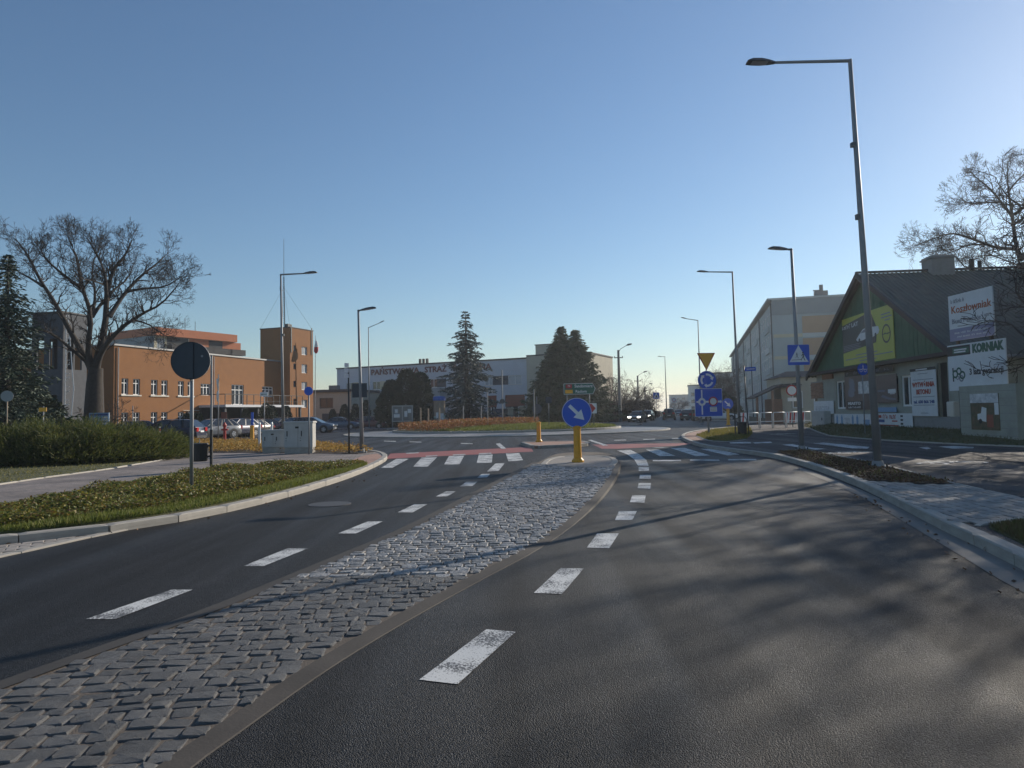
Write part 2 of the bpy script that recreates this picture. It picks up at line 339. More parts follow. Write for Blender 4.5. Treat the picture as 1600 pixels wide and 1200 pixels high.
mat('juniper', (.05, .075, .02), .7, island=[(.03, .05, .014), (.11, .125, .03), (.065, .088, .022), (.18, .165, .05)], trans=.4)
mat('thuja', (.02, .03, .014), .75, island=[(.016, .024, .012), (.055, .072, .028), (.032, .045, .02)])
mat('cover_leaf', (.1, .1, .03), .6, island=[(.06, .09, .02), (.19, .20, .04), (.08, .105, .024), (.30, .25, .04), (.15, .075, .03), (.09, .11, .025)], trans=.35)
mat('grass', (.1, .13, .03), .7, island=[(.09, .13, .022), (.18, .20, .036), (.13, .16, .028), (.26, .24, .07)], trans=.35)
mat('grass_dull', (.08, .09, .03), .8, island=[(.06, .075, .02), (.12, .115, .04), (.10, .07, .035), (.08, .09, .025)], trans=.25)
mat('lawn_dry', (.2, .18, .05), .7, island=[(.13, .14, .03), (.26, .22, .06), (.18, .16, .04)], trans=.35)
mat('leaf_yellow', (.4, .22, .04), .7, island=[(.42, .24, .05), (.50, .32, .07), (.32, .15, .04), (.30, .24, .06)], trans=.35)
mat('leaf_red', (.25, .10, .04), .7, island=[(.28, .09, .04), (.36, .17, .05), (.20, .07, .03), (.24, .18, .05)], trans=.3)
mat('leaf_litter', (.12, .06, .03), .8, island=[(.10, .05, .025), (.18, .09, .04), (.06, .035, .02)])
mat('tyre', (.015, .015, .016), .8); mat('rim', (.42, .43, .45), .35, .7); mat('car_glass', (.018, .022, .028), .06, spec=.8); mat('car_trim', (.018, .018, .02), .5)
mat('tail_red', (.42, .012, .012), .25); mat('head_clear', (.62, .64, .66), .15, spec=.8); mat('head_lit', (1., .95, .85), .3, emit=9.)
for nm, c in dict(navy=(.008, .014, .045), blue=(.03, .07, .20), silver=(.12, .13, .145), lightblue=(.09, .13, .19), maroon=(.11, .018, .02), anthracite=(.03, .032, .036), black=(.008, .008, .01), white=(.62, .63, .64), olive=(.06, .07, .065)).items():
    mat('paint_' + nm, c, .35, .15 if nm != 'white' else 0, coat=.4)
mat('hydrant_red', (.40, .02, .018), .45); mat('flag_white', (.75, .75, .74), .8); mat('flag_red', (.45, .02, .03), .8)
mat('wood_post', (.28, .22, .16), .85, var=(4, .2), bump=(12, .4, .01)); mat('wood_dark', (.05, .042, .036), .85, var=(3, .25)); mat('concrete_pole', (.20, .195, .185), .85, var=(3, .15))
mat('barrier_white', (.72, .73, .74), .4, var=(4, .08)); mat('steel_wire', (.12, .12, .12), .5, .6)
mat('canopy_white', (.60, .62, .66), .6); mat('rail_black', (.015, .015, .016), .5); mat('awning_blue', (.01, .10, .42), .5); mat('iron', (.09, .085, .08), .6, .4, bump=(40, .6, .006))
# ================================================================== ground, roads, kerbs
rng = np.random.default_rng(11)
struct(MB().quad((-1000, -200, -.10), (1000, -200, -.10), (1000, 1500, -.10), (-1000, 1500, -.10)).build('ground', 'far_ground'))
STD = Vector((math.sin(R(14.5)), math.cos(R(14.5)), 0)); STN = Vector((STD.y, -STD.x, 0))          # the far street's direction
struct(MB().poly([(-75, -14, 0), (26, -14, 0), (34, 60, 0), (26, 84, 0), (14, 84, 0), (2, 80.5, 0), (-30, 110, 0), (-75, 110, 0)]).build('road', 'asphalt'))
a = Vector((15.5, 70, -.004)); struct(MB().quad(a - STN * 4.5, a + STN * 4.5, a + STN * 4.5 + STD * 600, a - STN * 4.5 + STD * 600).build('street', 'asphalt'))
RC = Vector((-.5, 57, 0))      # centre of the roundabout

def line_resample(pts, step):
    out = [pts[0].copy()]; carry = 0
    for a, b in zip(pts[:-1], pts[1:]):
        L = (b - a).length; d = step - carry
        while d <= L: out.append(a.lerp(b, d / L)); d += step
        carry = L - (d - step)
    return out
def smooth_line(pts, it=2):
    for _ in range(it):
        q = [pts[0]]
        for a, b in zip(pts[:-1], pts[1:]): q += [a.lerp(b, .25), a.lerp(b, .75)]
        q.append(pts[-1]); pts = q
    return pts
_ks = {}
def kerb(name, pts, width=.15, top=.12, length=1.0, material='concrete', bottom=-.05, gap=.008, side=1, parent=None, out=.035):
    """a run of separate kerb stones along a line; side=+1 puts the stone to the right of the line"""
    root = parent or struct(bpy.data.objects.new(name, None))
    if not parent: COL.objects.link(root)
    key = (width, material)
    if key not in _ks: _ks[key] = MB().cbox(0, 1, 0, 1, 0, 1, .09).mesh('kerb_stone', material)
    st = line_resample([Vector((p.x, p.y, 0)) for p in pts], length)
    for a, b in zip(st[:-1], st[1:]):
        d = b - a; L = d.length; ang = math.atan2(d.y, d.x)
        n = Vector((d.y, -d.x, 0)).normalized() * ((-width + out) if side > 0 else -out)
        o = link('kerb_stone', _ks[key], root, (a.x - n.x + d.x / L * gap / 2, a.y - n.y + d.y / L * gap / 2, bottom), (0, 0, ang), (L - gap, width, top - bottom + random.uniform(-.004, .004)))
        o.rotation_euler.z += random.uniform(-.006, .006)
    return root
def sheet(name, pts, z, material):
    return struct(MB().prism([(p.x, p.y) for p in pts], z - .05, z).build(name, material))

# ---- left side: verge, path, pavement
KL = [G(*p, .10) for p in ((-320, 868), (-120, 851), (0, 838), (105, 829), (225, 813), (333, 795), (450, 768), (540, 742), (585, 724), (603, 714), (601, 708), (585, 704), (560, 701), (520, 696), (470, 691.5), (400, 690), (300, 689.5))]
KLs = smooth_line(KL, 2)
leftpoly = KLs + [Vector((-60, 44.5, 0)), Vector((-60, 5, 0))]
struct(MB().prism([(p.x, p.y) for p in leftpoly], -.05, .094).build('pavement_left', 'paver_field'))
kerb('kerb_left', KLs, top=.115, side=-1, out=.07, width=.18)
# flush strip and pavers of the lay-by in the corner
gut = [G(*p) for p in ((-300, 935), (0, 871), (150, 838), (252, 817), (300, 805), (333, 797))]
struct(MB().poly([(p.x, p.y, .006) for p in gut + [KL[5], KL[4], KL[3], KL[2], KL[1]]]).build('lay_by_bed', 'joint_sand'))
kerb('gutter_edging', gut[:5], width=.14, top=.022, length=1.0, side=-1)
# ---- verge planting soil, lawns
near_edge = [G(*p, .1) for p in ((-350, 850), (0, 794), (150, 765), (260, 746), (330, 736), (420, 731), (530, 729), (575, 727))]
kin = [p for p in smooth_line([G(*q, .1) for q in ((-320, 862), (0, 834), (105, 825), (225, 809), (333, 791), (450, 765), (535, 741), (575, 727))], 1)]
verge_poly = kin + near_edge[::-1]
sheet('verge_soil', verge_poly, .112, 'grass_soil')
kerb('path_edging', smooth_line(near_edge[:7], 1), width=.06, top=.125, length=1.0, side=-1)
lawn_edge = [G(*p, .1) for p in ((-350, 812), (0, 757), (60, 748), (165, 734), (235, 722), (272, 716))]
lawn_poly = lawn_edge + [G(262, 708, .1), G(220, 700, .1), Vector((-19, 37, 0)), Vector((-40, 42, 0)), Vector((-55, 30, 0))]
sheet('juniper_lawn', lawn_poly, .112, 'grass_soil')
kerb('lawn_edging', lawn_edge, width=.06, top=.13, length=1.0, side=-1)
strip_poly = [G(*p, .1) for p in ((305, 707), (405, 707), (490, 708), (560, 709), (584, 706), (560, 702.5), (520, 697.5), (470, 693), (400, 691.5), (300, 691))]
sheet('leaf_strip_soil', strip_poly, .112, 'mulch_soil')
pink = [G(*p, .1) for p in ((540, 729), (575, 727), (586, 721.5), (598, 713.5), (590, 709), (572, 711), (552, 718))]
sheet('tactile_paving', pink, .104, 'paver_pink')

# ---- right side: path, bed, pavers, verge
KR = [G(*p, .12) for p in ((1900, 1040), (1740, 938), (1600, 868), (1502, 824), (1469, 810), (1400, 776), (1350, 753), (1285, 729), (1223, 712), (1194, 707), (1140, 700.5), (1098, 695), (1074, 687), (1063, 681), (1072, 675), (1100, 670.5), (1150, 666), (1210, 663))]
KRs = smooth_line(KR, 2)
rightpoly = KRs + [Vector((34, 58, 0)), Vector((60, 58, 0)), Vector((60, 2, 0)), Vector((16, -8, 0))]
struct(MB().prism([(p.x, p.y) for p in rightpoly], -.05, .112).build('path_right', 'path_asphalt'))
kerb('kerb_right', KRs, top=.128, width=.17, side=1)
gl = [G(*p) for p in ((1800, 1035), (1640, 948), (1560, 905), (1490, 862), (1400, 808), (1346, 776), (1303, 757), (1250, 735))]
gr = [G(*p) for p in ((1900, 1055), (1700, 945), (1600, 891), (1500, 838), (1400, 790), (1346, 766), (1303, 749), (1250, 731))]
struct(MB().poly([(p.x, p.y, .005) for p in gl + gr[::-1]]).build('gutter', 'gutter_concrete'))
bed = [G(*p, .12) for p in ((1214, 706), (1256, 703), (1300, 713), (1362, 724), (1420, 739), (1491, 756), (1437, 756), (1350, 749.5), (1285, 727))]
sheet('planting_bed', bed, .127, 'mulch_soil')
pav_poly = [G(*p, .12) for p in ((1357, 751.5), (1440, 757.5), (1495, 758), (1640, 789), (1640, 806), (1528, 819), (1480, 813))]
sheet('paver_bed', pav_poly, .116, 'mulch_soil')
grass_corner = [G(*p, .12) for p in ((1545, 824), (1610, 812), (1760, 800), (1900, 900), (1740, 905), (1620, 860))]
sheet('verge_right', grass_corner, .126, 'grass_soil')
kerb('bed_edging', [G(*p, .12) for p in ((1256, 702), (1300, 711), (1362, 722), (1420, 737), (1495, 757), (1640, 788), (1800, 823))], width=.07, top=.135, side=1)
kerb('paver_edging', [G(*p, .12) for p in ((1526, 821), (1600, 810), (1700, 798))], width=.07, top=.135, side=1)
isl = [G(*p, .12) for p in ((1088, 681), (1112, 672.5), (1150, 668.5), (1172, 669), (1176, 678), (1166, 686), (1135, 690), (1106, 688))]
sheet('traffic_island_lawn', isl, .128, 'grass_soil')
sheet('island_tip_paving', [G(*p, .12) for p in ((1086, 681), (1108, 672), (1100, 671.5), (1075, 677), (1068, 681.5), (1078, 687), (1104, 689))], .121, 'paver_pink')
kerb('island_edging', smooth_line([G(*p, .12) for p in ((1088, 681.5), (1104, 688.5), (1135, 691), (1166, 687))], 1), width=.08, top=.14, side=-1)

# individual concrete pavers on the right pavement and in the lay-by
def in_poly(x, y, P):
    c = False; n = len(P)
    for i in range(n):
        a, b = P[i], P[(i + 1) % n]
        if (a.y > y) != (b.y > y) and x < (b.x - a.x) * (y - a.y) / (b.y - a.y) + a.x: c = not c
    return c
pv = bmesh.new()
zig = [(0, 0), (.5, .13), (1, 0), (1, 1), (.5, 1.13), (0, 1)]                                    # wavy-sided block
def paver_mesh():
    mb = MB(); n = len(zig); c = .05
    pin = [(.5 + (x - .5) * .93, .56 + (y - .56) * .90) for x, y in zig]
    mb.add([(x, y, -.5) for x, y in zig] + [(x, y, .85) for x, y in zig] + [(x, y, 1) for x, y in pin],
           [tuple(range(2 * n, 3 * n))] + [(i, (i + 1) % n, (i + 1) % n + n, i + n) for i in range(n)] + [(i + n, (i + 1) % n + n, (i + 1) % n + 2 * n, i + 2 * n) for i in range(n)])
    return mb.mesh('paver', 'paver')
pv.free(); PM = paver_mesh()
def lay_pavers(root, poly, origin, ang, w, h, z, shrink=.06, limit=300):
    d = Vector((math.cos(ang), math.sin(ang), 0)); n = Vector((-d.y, d.x, 0)); k = 0
    cand = []
    for j in range(-80, 80):
        for i in range(-60, 60):
            c = origin + d * ((i + (.5 if j % 2 else 0)) * w) + n * (j * h)
            m = c + d * w / 2 + n * h / 2
            if in_poly(m.x, m.y, poly): cand.append((m.length, c))
    cand.sort(key=lambda t: t[0]); rest = MB()
    for q, (dist, c) in enumerate(cand):
        if q < limit:
            link('paver', PM, root, (c.x, c.y, z + random.uniform(-.002, .003)), (random.uniform(-.01, .01), random.uniform(-.01, .01), ang), (w * .95, h * .915, .02))
        else:
            p = [c, c + d * w * .96, c + d * w * .96 + n * h * .95, c + n * h * .95]; rest.prism([(t.x, t.y) for t in p], z - .01, z + .018)
    if rest.v: stuff(rest.build('pavers', 'paver', root))
pr = struct(bpy.data.objects.new('paved_pavement', None)); COL.objects.link(pr)
lay_pavers(pr, pav_poly, G(1480, 812, .12), math.atan2(*(G(1640, 789, .12) - G(1495, 758, .12)).yx), .24, .155, .112)
lb = struct(bpy.data.objects.new('paved_lay_by', None)); COL.objects.link(lb)
lay_pavers(lb, [G(*p) for p in ((-60, 880), (0, 867), (150, 836), (240, 817), (225, 816), (105, 832), (0, 842), (-60, 847))], G(0, 850), math.atan2(*(G(105, 831) - G(0, 840)).yx), .24, .13, -.008)

# ---- the cobbled dividing island
IR = smooth_line([G(*p) for p in ((110, 1350), (285, 1200), (360, 1148), (525, 1030), (716, 922), (858, 849), (930, 790), (960, 752), (969, 728), (966, 717), (952, 712), (925, 710.5))], 2)
IL = smooth_line([G(*p) for p in ((-420, 1220), (0, 1068), (100, 1032), (300, 963), (480, 889), (640, 823), (770, 759), (815, 738), (846, 721), (862, 713.5), (890, 711), (920, 710.5))], 2)
def resample_n(pts, n):
    Ls = [0]
    for a, b in zip(pts[:-1], pts[1:]): Ls.append(Ls[-1] + (b - a).length)
    out = []
    for k in range(n):
        t = Ls[-1] * k / (n - 1); i = max(0, min(len(pts) - 2, next((i for i in range(len(Ls) - 1) if Ls[i + 1] >= t), len(pts) - 2)))
        out.append(pts[i].lerp(pts[i + 1], (t - Ls[i]) / max(1e-9, Ls[i + 1] - Ls[i])))
    return out
NI = 260
def band_by_y(pts, ys):
    ys0 = [p.y for p in pts]
    return [Vector((float(np.interp(y, ys0, [p.x for p in pts])), y, 0)) for y in ys]
yA, yB = 2.0, 20.3
def xl(y): return float(np.interp(y, [p.y for p in IL], [p.x for p in IL]))
def xr(y): return float(np.interp(y, [p.y for p in IR], [p.x for p in IR]))
isl_root = struct(bpy.data.objects.new('cobbled_island', None)); COL.objects.link(isl_root)
outline = [Vector((p.x, p.y, 0)) for p in IR] + [Vector((p.x, p.y, 0)) for p in IL[::-1]]
def zi(y): return .006 + .085 * max(0, min(1, (y - 9) / 9))            # the island lifts towards its nose
ys = np.linspace(1.6, max(p.y for p in IR) - .05, 70); mb = MB()
for y0_, y1_ in zip(ys[:-1], ys[1:]):
    for f0, f1 in ((0, .5), (.5, 1)):
        X = lambda y, f: xl(y) + .15 + (xr(y) - xl(y) - .24) * f
        mb.quad((X(y0_, f0), y0_, zi(y0_) + .009), (X(y0_, f1), y0_, zi(y0_) + .009), (X(y1_, f1), y1_, zi(y1_) + .009), (X(y1_, f0), y1_, zi(y1_) + .009))
mb.build('bed', 'joint_sand', isl_root)
for nm, fx, sgn in (('edging', xr, 1), ('edging', xl, -1)):             # concrete edging bands, both sides
    mb = MB(); yy = np.linspace(1.6, 19.9, 80); wd = lambda y: (.10 if sgn > 0 else .16)
    for y0_, y1_ in zip(yy[:-1], yy[1:]):
        def P(y, k, z): return (fx(y) + sgn * k, y, z)
        o0, o1, i0, i1 = .03, .03, -wd(y0_), -wd(y1_)
        q = [P(y0_, i0, zi(y0_) + .016), P(y0_, o0, zi(y0_) + .0), P(y1_, o1, zi(y1_) + .0), P(y1_, i1, zi(y1_) + .016)]
        q2 = [P(y0_, o0, zi(y0_) + .0), P(y0_, o0 + .02, -.02), P(y1_, o1 + .02, -.02), P(y1_, o1, zi(y1_) + .0)]
        if sgn < 0: q = q[::-1]; q2 = q2[::-1]
        mb.quad(*q); mb.quad(*q2)
    mb.build(nm, 'concrete_dirty', isl_root)
def cobble_mesh(seed):
    r = random.Random(seed); base = []; n = 8; top = []; mid = []
    for k in range(n):
        t = 2 * math.pi * (k + .5) / n; c, s_ = math.cos(t), math.sin(t); e = .24
        x = math.copysign(abs(c) ** e, c) * .5; y = math.copysign(abs(s_) ** e, s_) * .5
        x *= r.uniform(.88, 1.03); y *= r.uniform(.88, 1.03)
        base.append((x * 1.04, y * 1.04, -.9)); mid.append((x, y, r.uniform(.3, .6))); top.append((x * r.uniform(.84, .95), y * r.uniform(.84, .95), r.uniform(.65, 1.0)))
    mb = MB(); v = base + mid + top + [(r.uniform(-.1, .1), r.uniform(-.1, .1), r.uniform(.85, 1.1))]
    f = []
    for i in range(n):
        j = (i + 1) % n; f += [(i, j, j + n, i + n), (i + n, j + n, j + 2 * n, i + 2 * n), (i + 2 * n, j + 2 * n, 3 * n)]
    mb.add(v, f); return mb.mesh('cobblestone', 'granite')
CMS = [cobble_mesh(s) for s in range(22)]
stones = []; y = 1.9; rj = random.Random(5)
while y < 19.0:
    h = rj.uniform(.095, .145); x0_, x1_ = xl(y) + .16, xr(y) - .08
    x = x0_ + rj.uniform(-.05, .03); sk = .06 + .06 * math.sin(y * .6)
    while x < x1_ - .06:
        wv = min(rj.uniform(.10, .20), x1_ - x + .02)
        cx, cy = x + wv / 2, y + h / 2 + (x + wv / 2 - (x0_ + x1_) / 2) * sk + rj.uniform(-.012, .012)
        if xl(cy) + .15 < cx < xr(cy) - .05 and cy < 19.4:
            stones.append((cx, cy, wv - .002, h - .002, rj.uniform(.014, .026), rj.uniform(-.09, .09) + math.atan(sk), rj.randrange(22)))
        x += wv
    y += h
fx_ = lambda s: abs((s[0] / s[1]) * 1100) < 815 and s[1] > 2.9
stones.sort(key=lambda s: (not fx_(s), s[1])); rest = MB()
for k, (cx, cy, sw, sh, sz, rz, vi) in enumerate(stones):
    if k < 300: link('cobblestone', CMS[vi], isl_root, (cx, cy, zi(cy)), (rj.uniform(-.06, .06), rj.uniform(-.06, .06), rz), (sw, sh, sz))
    else:
        me = CMS[vi]; mtx = Matrix.Translation((cx, cy, zi(cy))) @ Matrix.Rotation(rz, 4, 'Z') @ Matrix.Rotation(rj.uniform(-.08, .08), 4, 'X') @ Matrix.Diagonal((sw, sh, sz, 1))
        rest.add([mtx @ v.co for v in me.vertices], [tuple(p.vertices) for p in me.polygons])
stuff(rest.build('cobbles', 'granite_far', isl_root))
# paved nose of the island with its light kerb
nose = smooth_line([G(*p, .12) for p in ((846, 725), (856, 716), (880, 712), (925, 711), (955, 713), (965, 719), (960, 726), (955, 728.5))], 2)
nb = struct(MB().prism([(p.x, p.y) for p in nose + [G(900, 729, .12)]], .0, .112).build('island_nose', 'paver'))
kerb('nose_kerb', nose, top=.125, width=.16, length=.55, side=1)
# small refuge beyond the crossing
ref = [G(*p, .12) for p in ((817, 690.5), (905, 688.5), (918, 691.5), (908, 693.5), (836, 696.5))]
struct(MB().prism([(p.x, p.y) for p in ref], -.02, .112).build('crossing_refuge', 'paver_pink'))
kerb('refuge_kerb', ref + ref[:1], top=.13, width=.18, length=.8, side=-1)

# ---- roundabout: cobbled apron, planted centre
def ring(r0_, r1_, z0_, z1_, n=96):
    mb = MB()
    for k in range(n):
        a0, a1 = 2 * math.pi * k / n, 2 * math.pi * (k + 1) / n
        c = lambda r, a, z: (RC.x + r * math.cos(a), RC.y + r * math.sin(a), z)
        mb.quad(c(r0_, a0, z0_), c(r1_, a0, z1_), c(r1_, a1, z1_), c(r0_, a1, z0_)) if r1_ > r0_ else mb.quad(c(r1_, a0, z1_), c(r0_, a0, z0_), c(r0_, a1, z0_), c(r1_, a1, z1_))
    return mb
apron = struct(ring(9.1, 12.7, .16, .07).build('roundabout_apron', 'granite_far'))
ca = [RC + Vector((math.cos(t), math.sin(t), 0)) * 12.85 for t in np.linspace(0, 2 * math.pi, 90)]
kerb('apron_kerb', ca, top=.085, width=.25, length=1.0, side=-1)
ci = [RC + Vector((math.cos(t), math.sin(t), 0)) * 9.1 for t in np.linspace(0, 2 * math.pi, 70)]
kerb('centre_kerb', ci, top=.30, width=.18, length=1.0, side=-1, material='concrete')
mb = MB()
for k in range(64):
    a0, a1 = 2 * math.pi * k / 64, 2 * math.pi * (k + 1) / 64
    for q in range(4):
        f = lambda i, a: (RC.x + 9.0 * i / 4 * math.cos(a), RC.y + 9.0 * i / 4 * math.sin(a), .27 + .28 * (1 - (i / 4) ** 2))
        mb.add([f(q, a0), f(q + 1, a0), f(q + 1, a1), f(q, a1)], [(0, 1, 2, 3)])
struct(mb.build('roundabout_centre', 'grass_soil'))
# far pavement behind the roundabout
far = [Vector((math.sin(t) * 20.5 + RC.x, math.cos(t) * 20.5 + RC.y, 0)) for t in np.linspace(R(-38), R(42), 22)]
struct(MB().prism([(p.x, p.y) for p in far] + [(14.5, 84), (16, 130), (-45, 130), (-28, 80)], -.05, .10).build('pavement_far', 'paver_field'))
kerb('kerb_far', far, top=.12, side=-1)
# pavements along the far street
for s_, nm in ((-1, 'street_pavement_left'), (1, 'street_pavement_right')):
    a = Vector((15.5, 70, 0)) + STD * 16 + STN * s_ * 4.5; b = a + STN * s_ * 3.5
    if s_ > 0: struct(MB().prism([(p.x, p.y) for p in (a, b, b + STD * 500, a + STD * 500)], -.05, .10).build(nm, 'paver'))
    else: struct(MB().prism([(p.x, p.y) for p in (a + STD * 3, b + STD * 3, b + STD * 500, a + STD * 500)], -.05, .105).build(nm, 'paver'))

# ---- painted markings (each its own thin sheet)
marks = struct(bpy.data.objects.new('road_markings', None)); COL.objects.link(marks)
def mark(pts, material='road_paint', z=.004, name='marking', base=0.0):
    P = [G(*p, base) for p in pts]; a = sum(P[i].x * P[(i + 1) % len(P)].y - P[(i + 1) % len(P)].x * P[i].y for i in range(len(P)))
    if a < 0: P = P[::-1]
    return MB().poly([(p.x, p.y, base + z) for p in P]).build(name, material, marks)
c5 = lambda L: [(x / 3.077 + 540, y / 3.077 + 640) for x, y in L]
c4 = lambda L: [(x * .3625 + 1020, y * .3625 + 600) for x, y in L]
for q in ([(760, 984), (806, 988), (715, 1070), (655, 1063)], [(876, 888), (912, 889), (878, 929), (834, 927)], [(933, 834), (967, 834), (952, 857), (917, 856)], [(967, 799), (995, 799), (988, 813), (961, 813)],
          [(988, 774), (1009, 774), (1007, 786), (984, 785)], [(998, 755), (1017, 755), (1016, 764), (996, 763)], [(1000, 742), (1017, 742), (1017, 748), (999, 748)], [(998, 730), (1014, 730), (1014, 736), (998, 736)],
          [(268, 922), (301, 922), (180, 968), (134, 968)], [(450, 857), (482, 857), (412, 885), (380, 885)], [(575, 815), (598, 815), (556, 834), (528, 834)], [(648, 788), (668, 788), (645, 801), (621, 801)],
          [(697, 768), (712, 768), (699, 776), (681, 776)], c5([(550, 370), (580, 348), (634, 347), (610, 368)]), c5([(632, 328), (655, 310), (695, 310), (680, 326)]), c5([(680, 298), (720, 260), (765, 258), (735, 296)])):
    mark(q, name='lane_dash')
mark([(964, 704), (985, 703), (999, 710), (1010, 719), (1013.5, 728), (997, 728), (991, 718), (980, 710)], name='edge_line')
for q in ([(170, 280), (245, 237), (303, 237), (225, 280)], [(325, 275), (365, 231), (440, 229), (395, 274)], [(473, 265), (497, 224), (570, 222), (548, 263)], [(630, 258), (640, 217), (707, 216), (703, 255)], [(783, 250), (770, 211), (835, 209), (853, 243)]):
    mark(c5(q), name='crossing_stripe')
for q in ([(-30, 283), (25, 283), (98, 310), (30, 311)], [(75, 276), (135, 275), (247, 308), (185, 311)], [(205, 280), (265, 279), (375, 304), (322, 308)], [(-10, 274), (30, 273), (70, 274), (40, 275)]):
    mark(c4(q), name='crossing_stripe')
for q in ([(0, 328), (120, 328), (123, 333), (0, 333)], [(160, 326), (285, 326), (288, 331), (160, 331)], [(325, 324), (445, 324), (448, 329), (325, 329)]): mark(c4(q), name='yield_dash')
mark(c5([(195, 237), (215, 212), (890, 180), (903, 203), (560, 219)]), 'red_paint', .003, 'cycle_crossing')
mark([(925, 694.6), (940, 701), (965, 701.3), (1060, 696.5), (1092, 692), (1060, 692.5)], 'red_paint', .003, 'cycle_crossing')
for q in ([(722, 165), (742, 162), (772, 188), (750, 190)], [(1165, 147), (1182, 146), (1262, 172), (1240, 174)]): mark(c5(q), z=.007, name='give_way_line')
for k, q in enumerate([[(290, 209), (350, 206), (352, 210), (292, 213)], [(385, 223), (440, 220), (442, 224), (387, 227)], [(515, 217), (575, 214), (577, 218), (517, 221)], [(640, 211), (700, 208), (702, 212), (642, 215)]]): mark(c5(q), z=.007, name='cycle_dash')
for x0_ in (600, 640, 720, 960, 1005, 1050): mark([(x0_, 693.5 - abs(x0_ - 760) * .03), (x0_ + 18, 693.5 - abs(x0_ + 18 - 760) * .03), (x0_ + 19, 694.5 - abs(x0_ + 18 - 760) * .03), (x0_, 694.5 - abs(x0_ - 760) * .03)], name='ring_dash')
# path markings: stripes, cycle symbols, arrows
for q in ([(330, 252), (420, 250), (425, 256), (335, 258)], [(430, 252), (508, 249), (515, 254), (440, 257)], [(555, 262), (600, 260), (690, 276), (750, 280), (700, 284), (630, 274)], [(690, 256), (735, 253), (935, 272), (925, 279), (860, 278)],
          [(1145, 274), (1185, 272), (1200, 279), (1180, 282)], [(1230, 270), (1300, 268), (1385, 272), (1380, 278), (1290, 279)]):
    mark(c4(q), 'path_paint', .006, 'path_marking', .112)
def cycle_symbol(c, s, ang):
    mb = MB(); d = Vector((math.cos(ang), math.sin(ang), 0)); n = Vector((-d.y, d.x, 0)); P = lambda u, v: (c.x + d.x * u * s + n.x * v * s, c.y + d.y * u * s + n.y * v * s, .119)
    for u in (-.55, .55):
        for k in range(14):
            t0, t1 = 2 * math.pi * k / 14, 2 * math.pi * (k + 1) / 14
            mb.quad(P(u + .26 * math.cos(t0), .26 * math.sin(t0)), P(u + .36 * math.cos(t0), .36 * math.sin(t0)), P(u + .36 * math.cos(t1), .36 * math.sin(t1)), P(u + .26 * math.cos(t1), .26 * math.sin(t1)))
    for (a, b, e, f) in ((-.55, 0, -.2, .5), (-.2, .5, .4, .5), (.4, .5, 0, 0), (0, 0, -.2, .5), (.55, 0, .38, .65), (.38, .65, .2, .68), (-.3, .58, -.1, .58)):
        t = Vector((e - a, f - b)).normalized() * .05; mb.quad(P(a + t.y, b - t.x), P(e + t.y, f - t.x), P(e - t.y, f + t.x), P(a - t.y, b + t.x))
    return mb.build('cycle_symbol', 'path_paint', marks)
cycle_symbol(G(1488, 723, .12), .95, R(10)); cycle_symbol(G(1335, 707, .12), .9, R(10)); cycle_symbol(G(1228, 678, .12), .9, R(5))
# iron cover in the far carriageway
mc = G(515, 788); o = tag(MB().lathe([(.36, 0), (.36, .007), (.33, .009), (.31, .006), (.29, .010), (.0, .010)], 28).build('manhole_cover', 'iron', None, False, (mc.x, mc.y, 0)), 'round iron manhole cover in the left carriageway asphalt', 'manhole cover')
# ================================================================== buildings
def window(parent, o, d, n, u0_, u1_, z0_, z1_, cols=2, transom=.72, depth=.12, fw=.07, pane='pane', sill=None, frame='white_frame', zs=0.0, curtain=None):
    """a window in an opening: frame mesh with mullions, panes and sill as its pieces"""
    o, d, n = Vector(o), Vector(d), Vector(n); P = lambda u, z, k: o + d * u + Vector((0, 0, z)) - n * k
    w_, h_ = u1_ - u0_, z1_ - z0_; ang = math.atan2(d.y, d.x); c = P(u0_, z0_, depth)
    mb = MB(); k0, k1 = -.03, .05
    def bar(a, b, e, f): mb.box(a, b, k0, k1, e, f)
    bar(0, w_, 0, fw); bar(0, w_, h_ - fw, h_); bar(0, fw, fw, h_ - fw); bar(w_ - fw, w_, fw, h_ - fw)
    zt = h_ * transom if transom else None
    if zt: bar(fw, w_ - fw, zt - fw * .5, zt + fw * .5)
    for k in range(1, cols):
        x = w_ * k / cols
        if zt: bar(x - fw * .55, x + fw * .55, fw, zt - fw * .5); bar(x - fw * .35, x + fw * .35, zt + fw * .5, h_ - fw)
        else: bar(x - fw * .55, x + fw * .55, fw, h_ - fw)
    f = mb.build('window', frame, parent, False, c, (0, 0, ang))
    for k in range(cols):
        a, b = (w_ * k / cols + fw * .5, w_ * (k + 1) / cols - fw * .5)
        MB().quad((a, .012, fw * .8), (b, .012, fw * .8), (b, .012, h_ - fw * .8), (a, .012, h_ - fw * .8)).build('pane', pane, f)
    if curtain: MB().quad((fw, .045, fw), (w_ - fw, .045, fw), (w_ - fw, .045, h_ * curtain), (fw, .045, h_ * curtain)).build('blind', 'pane_light', f)
    if sill: MB().box(-.06, w_ + .06, -depth - .06, -.032, -.07, .0).build('sill', sill, f)
    return f

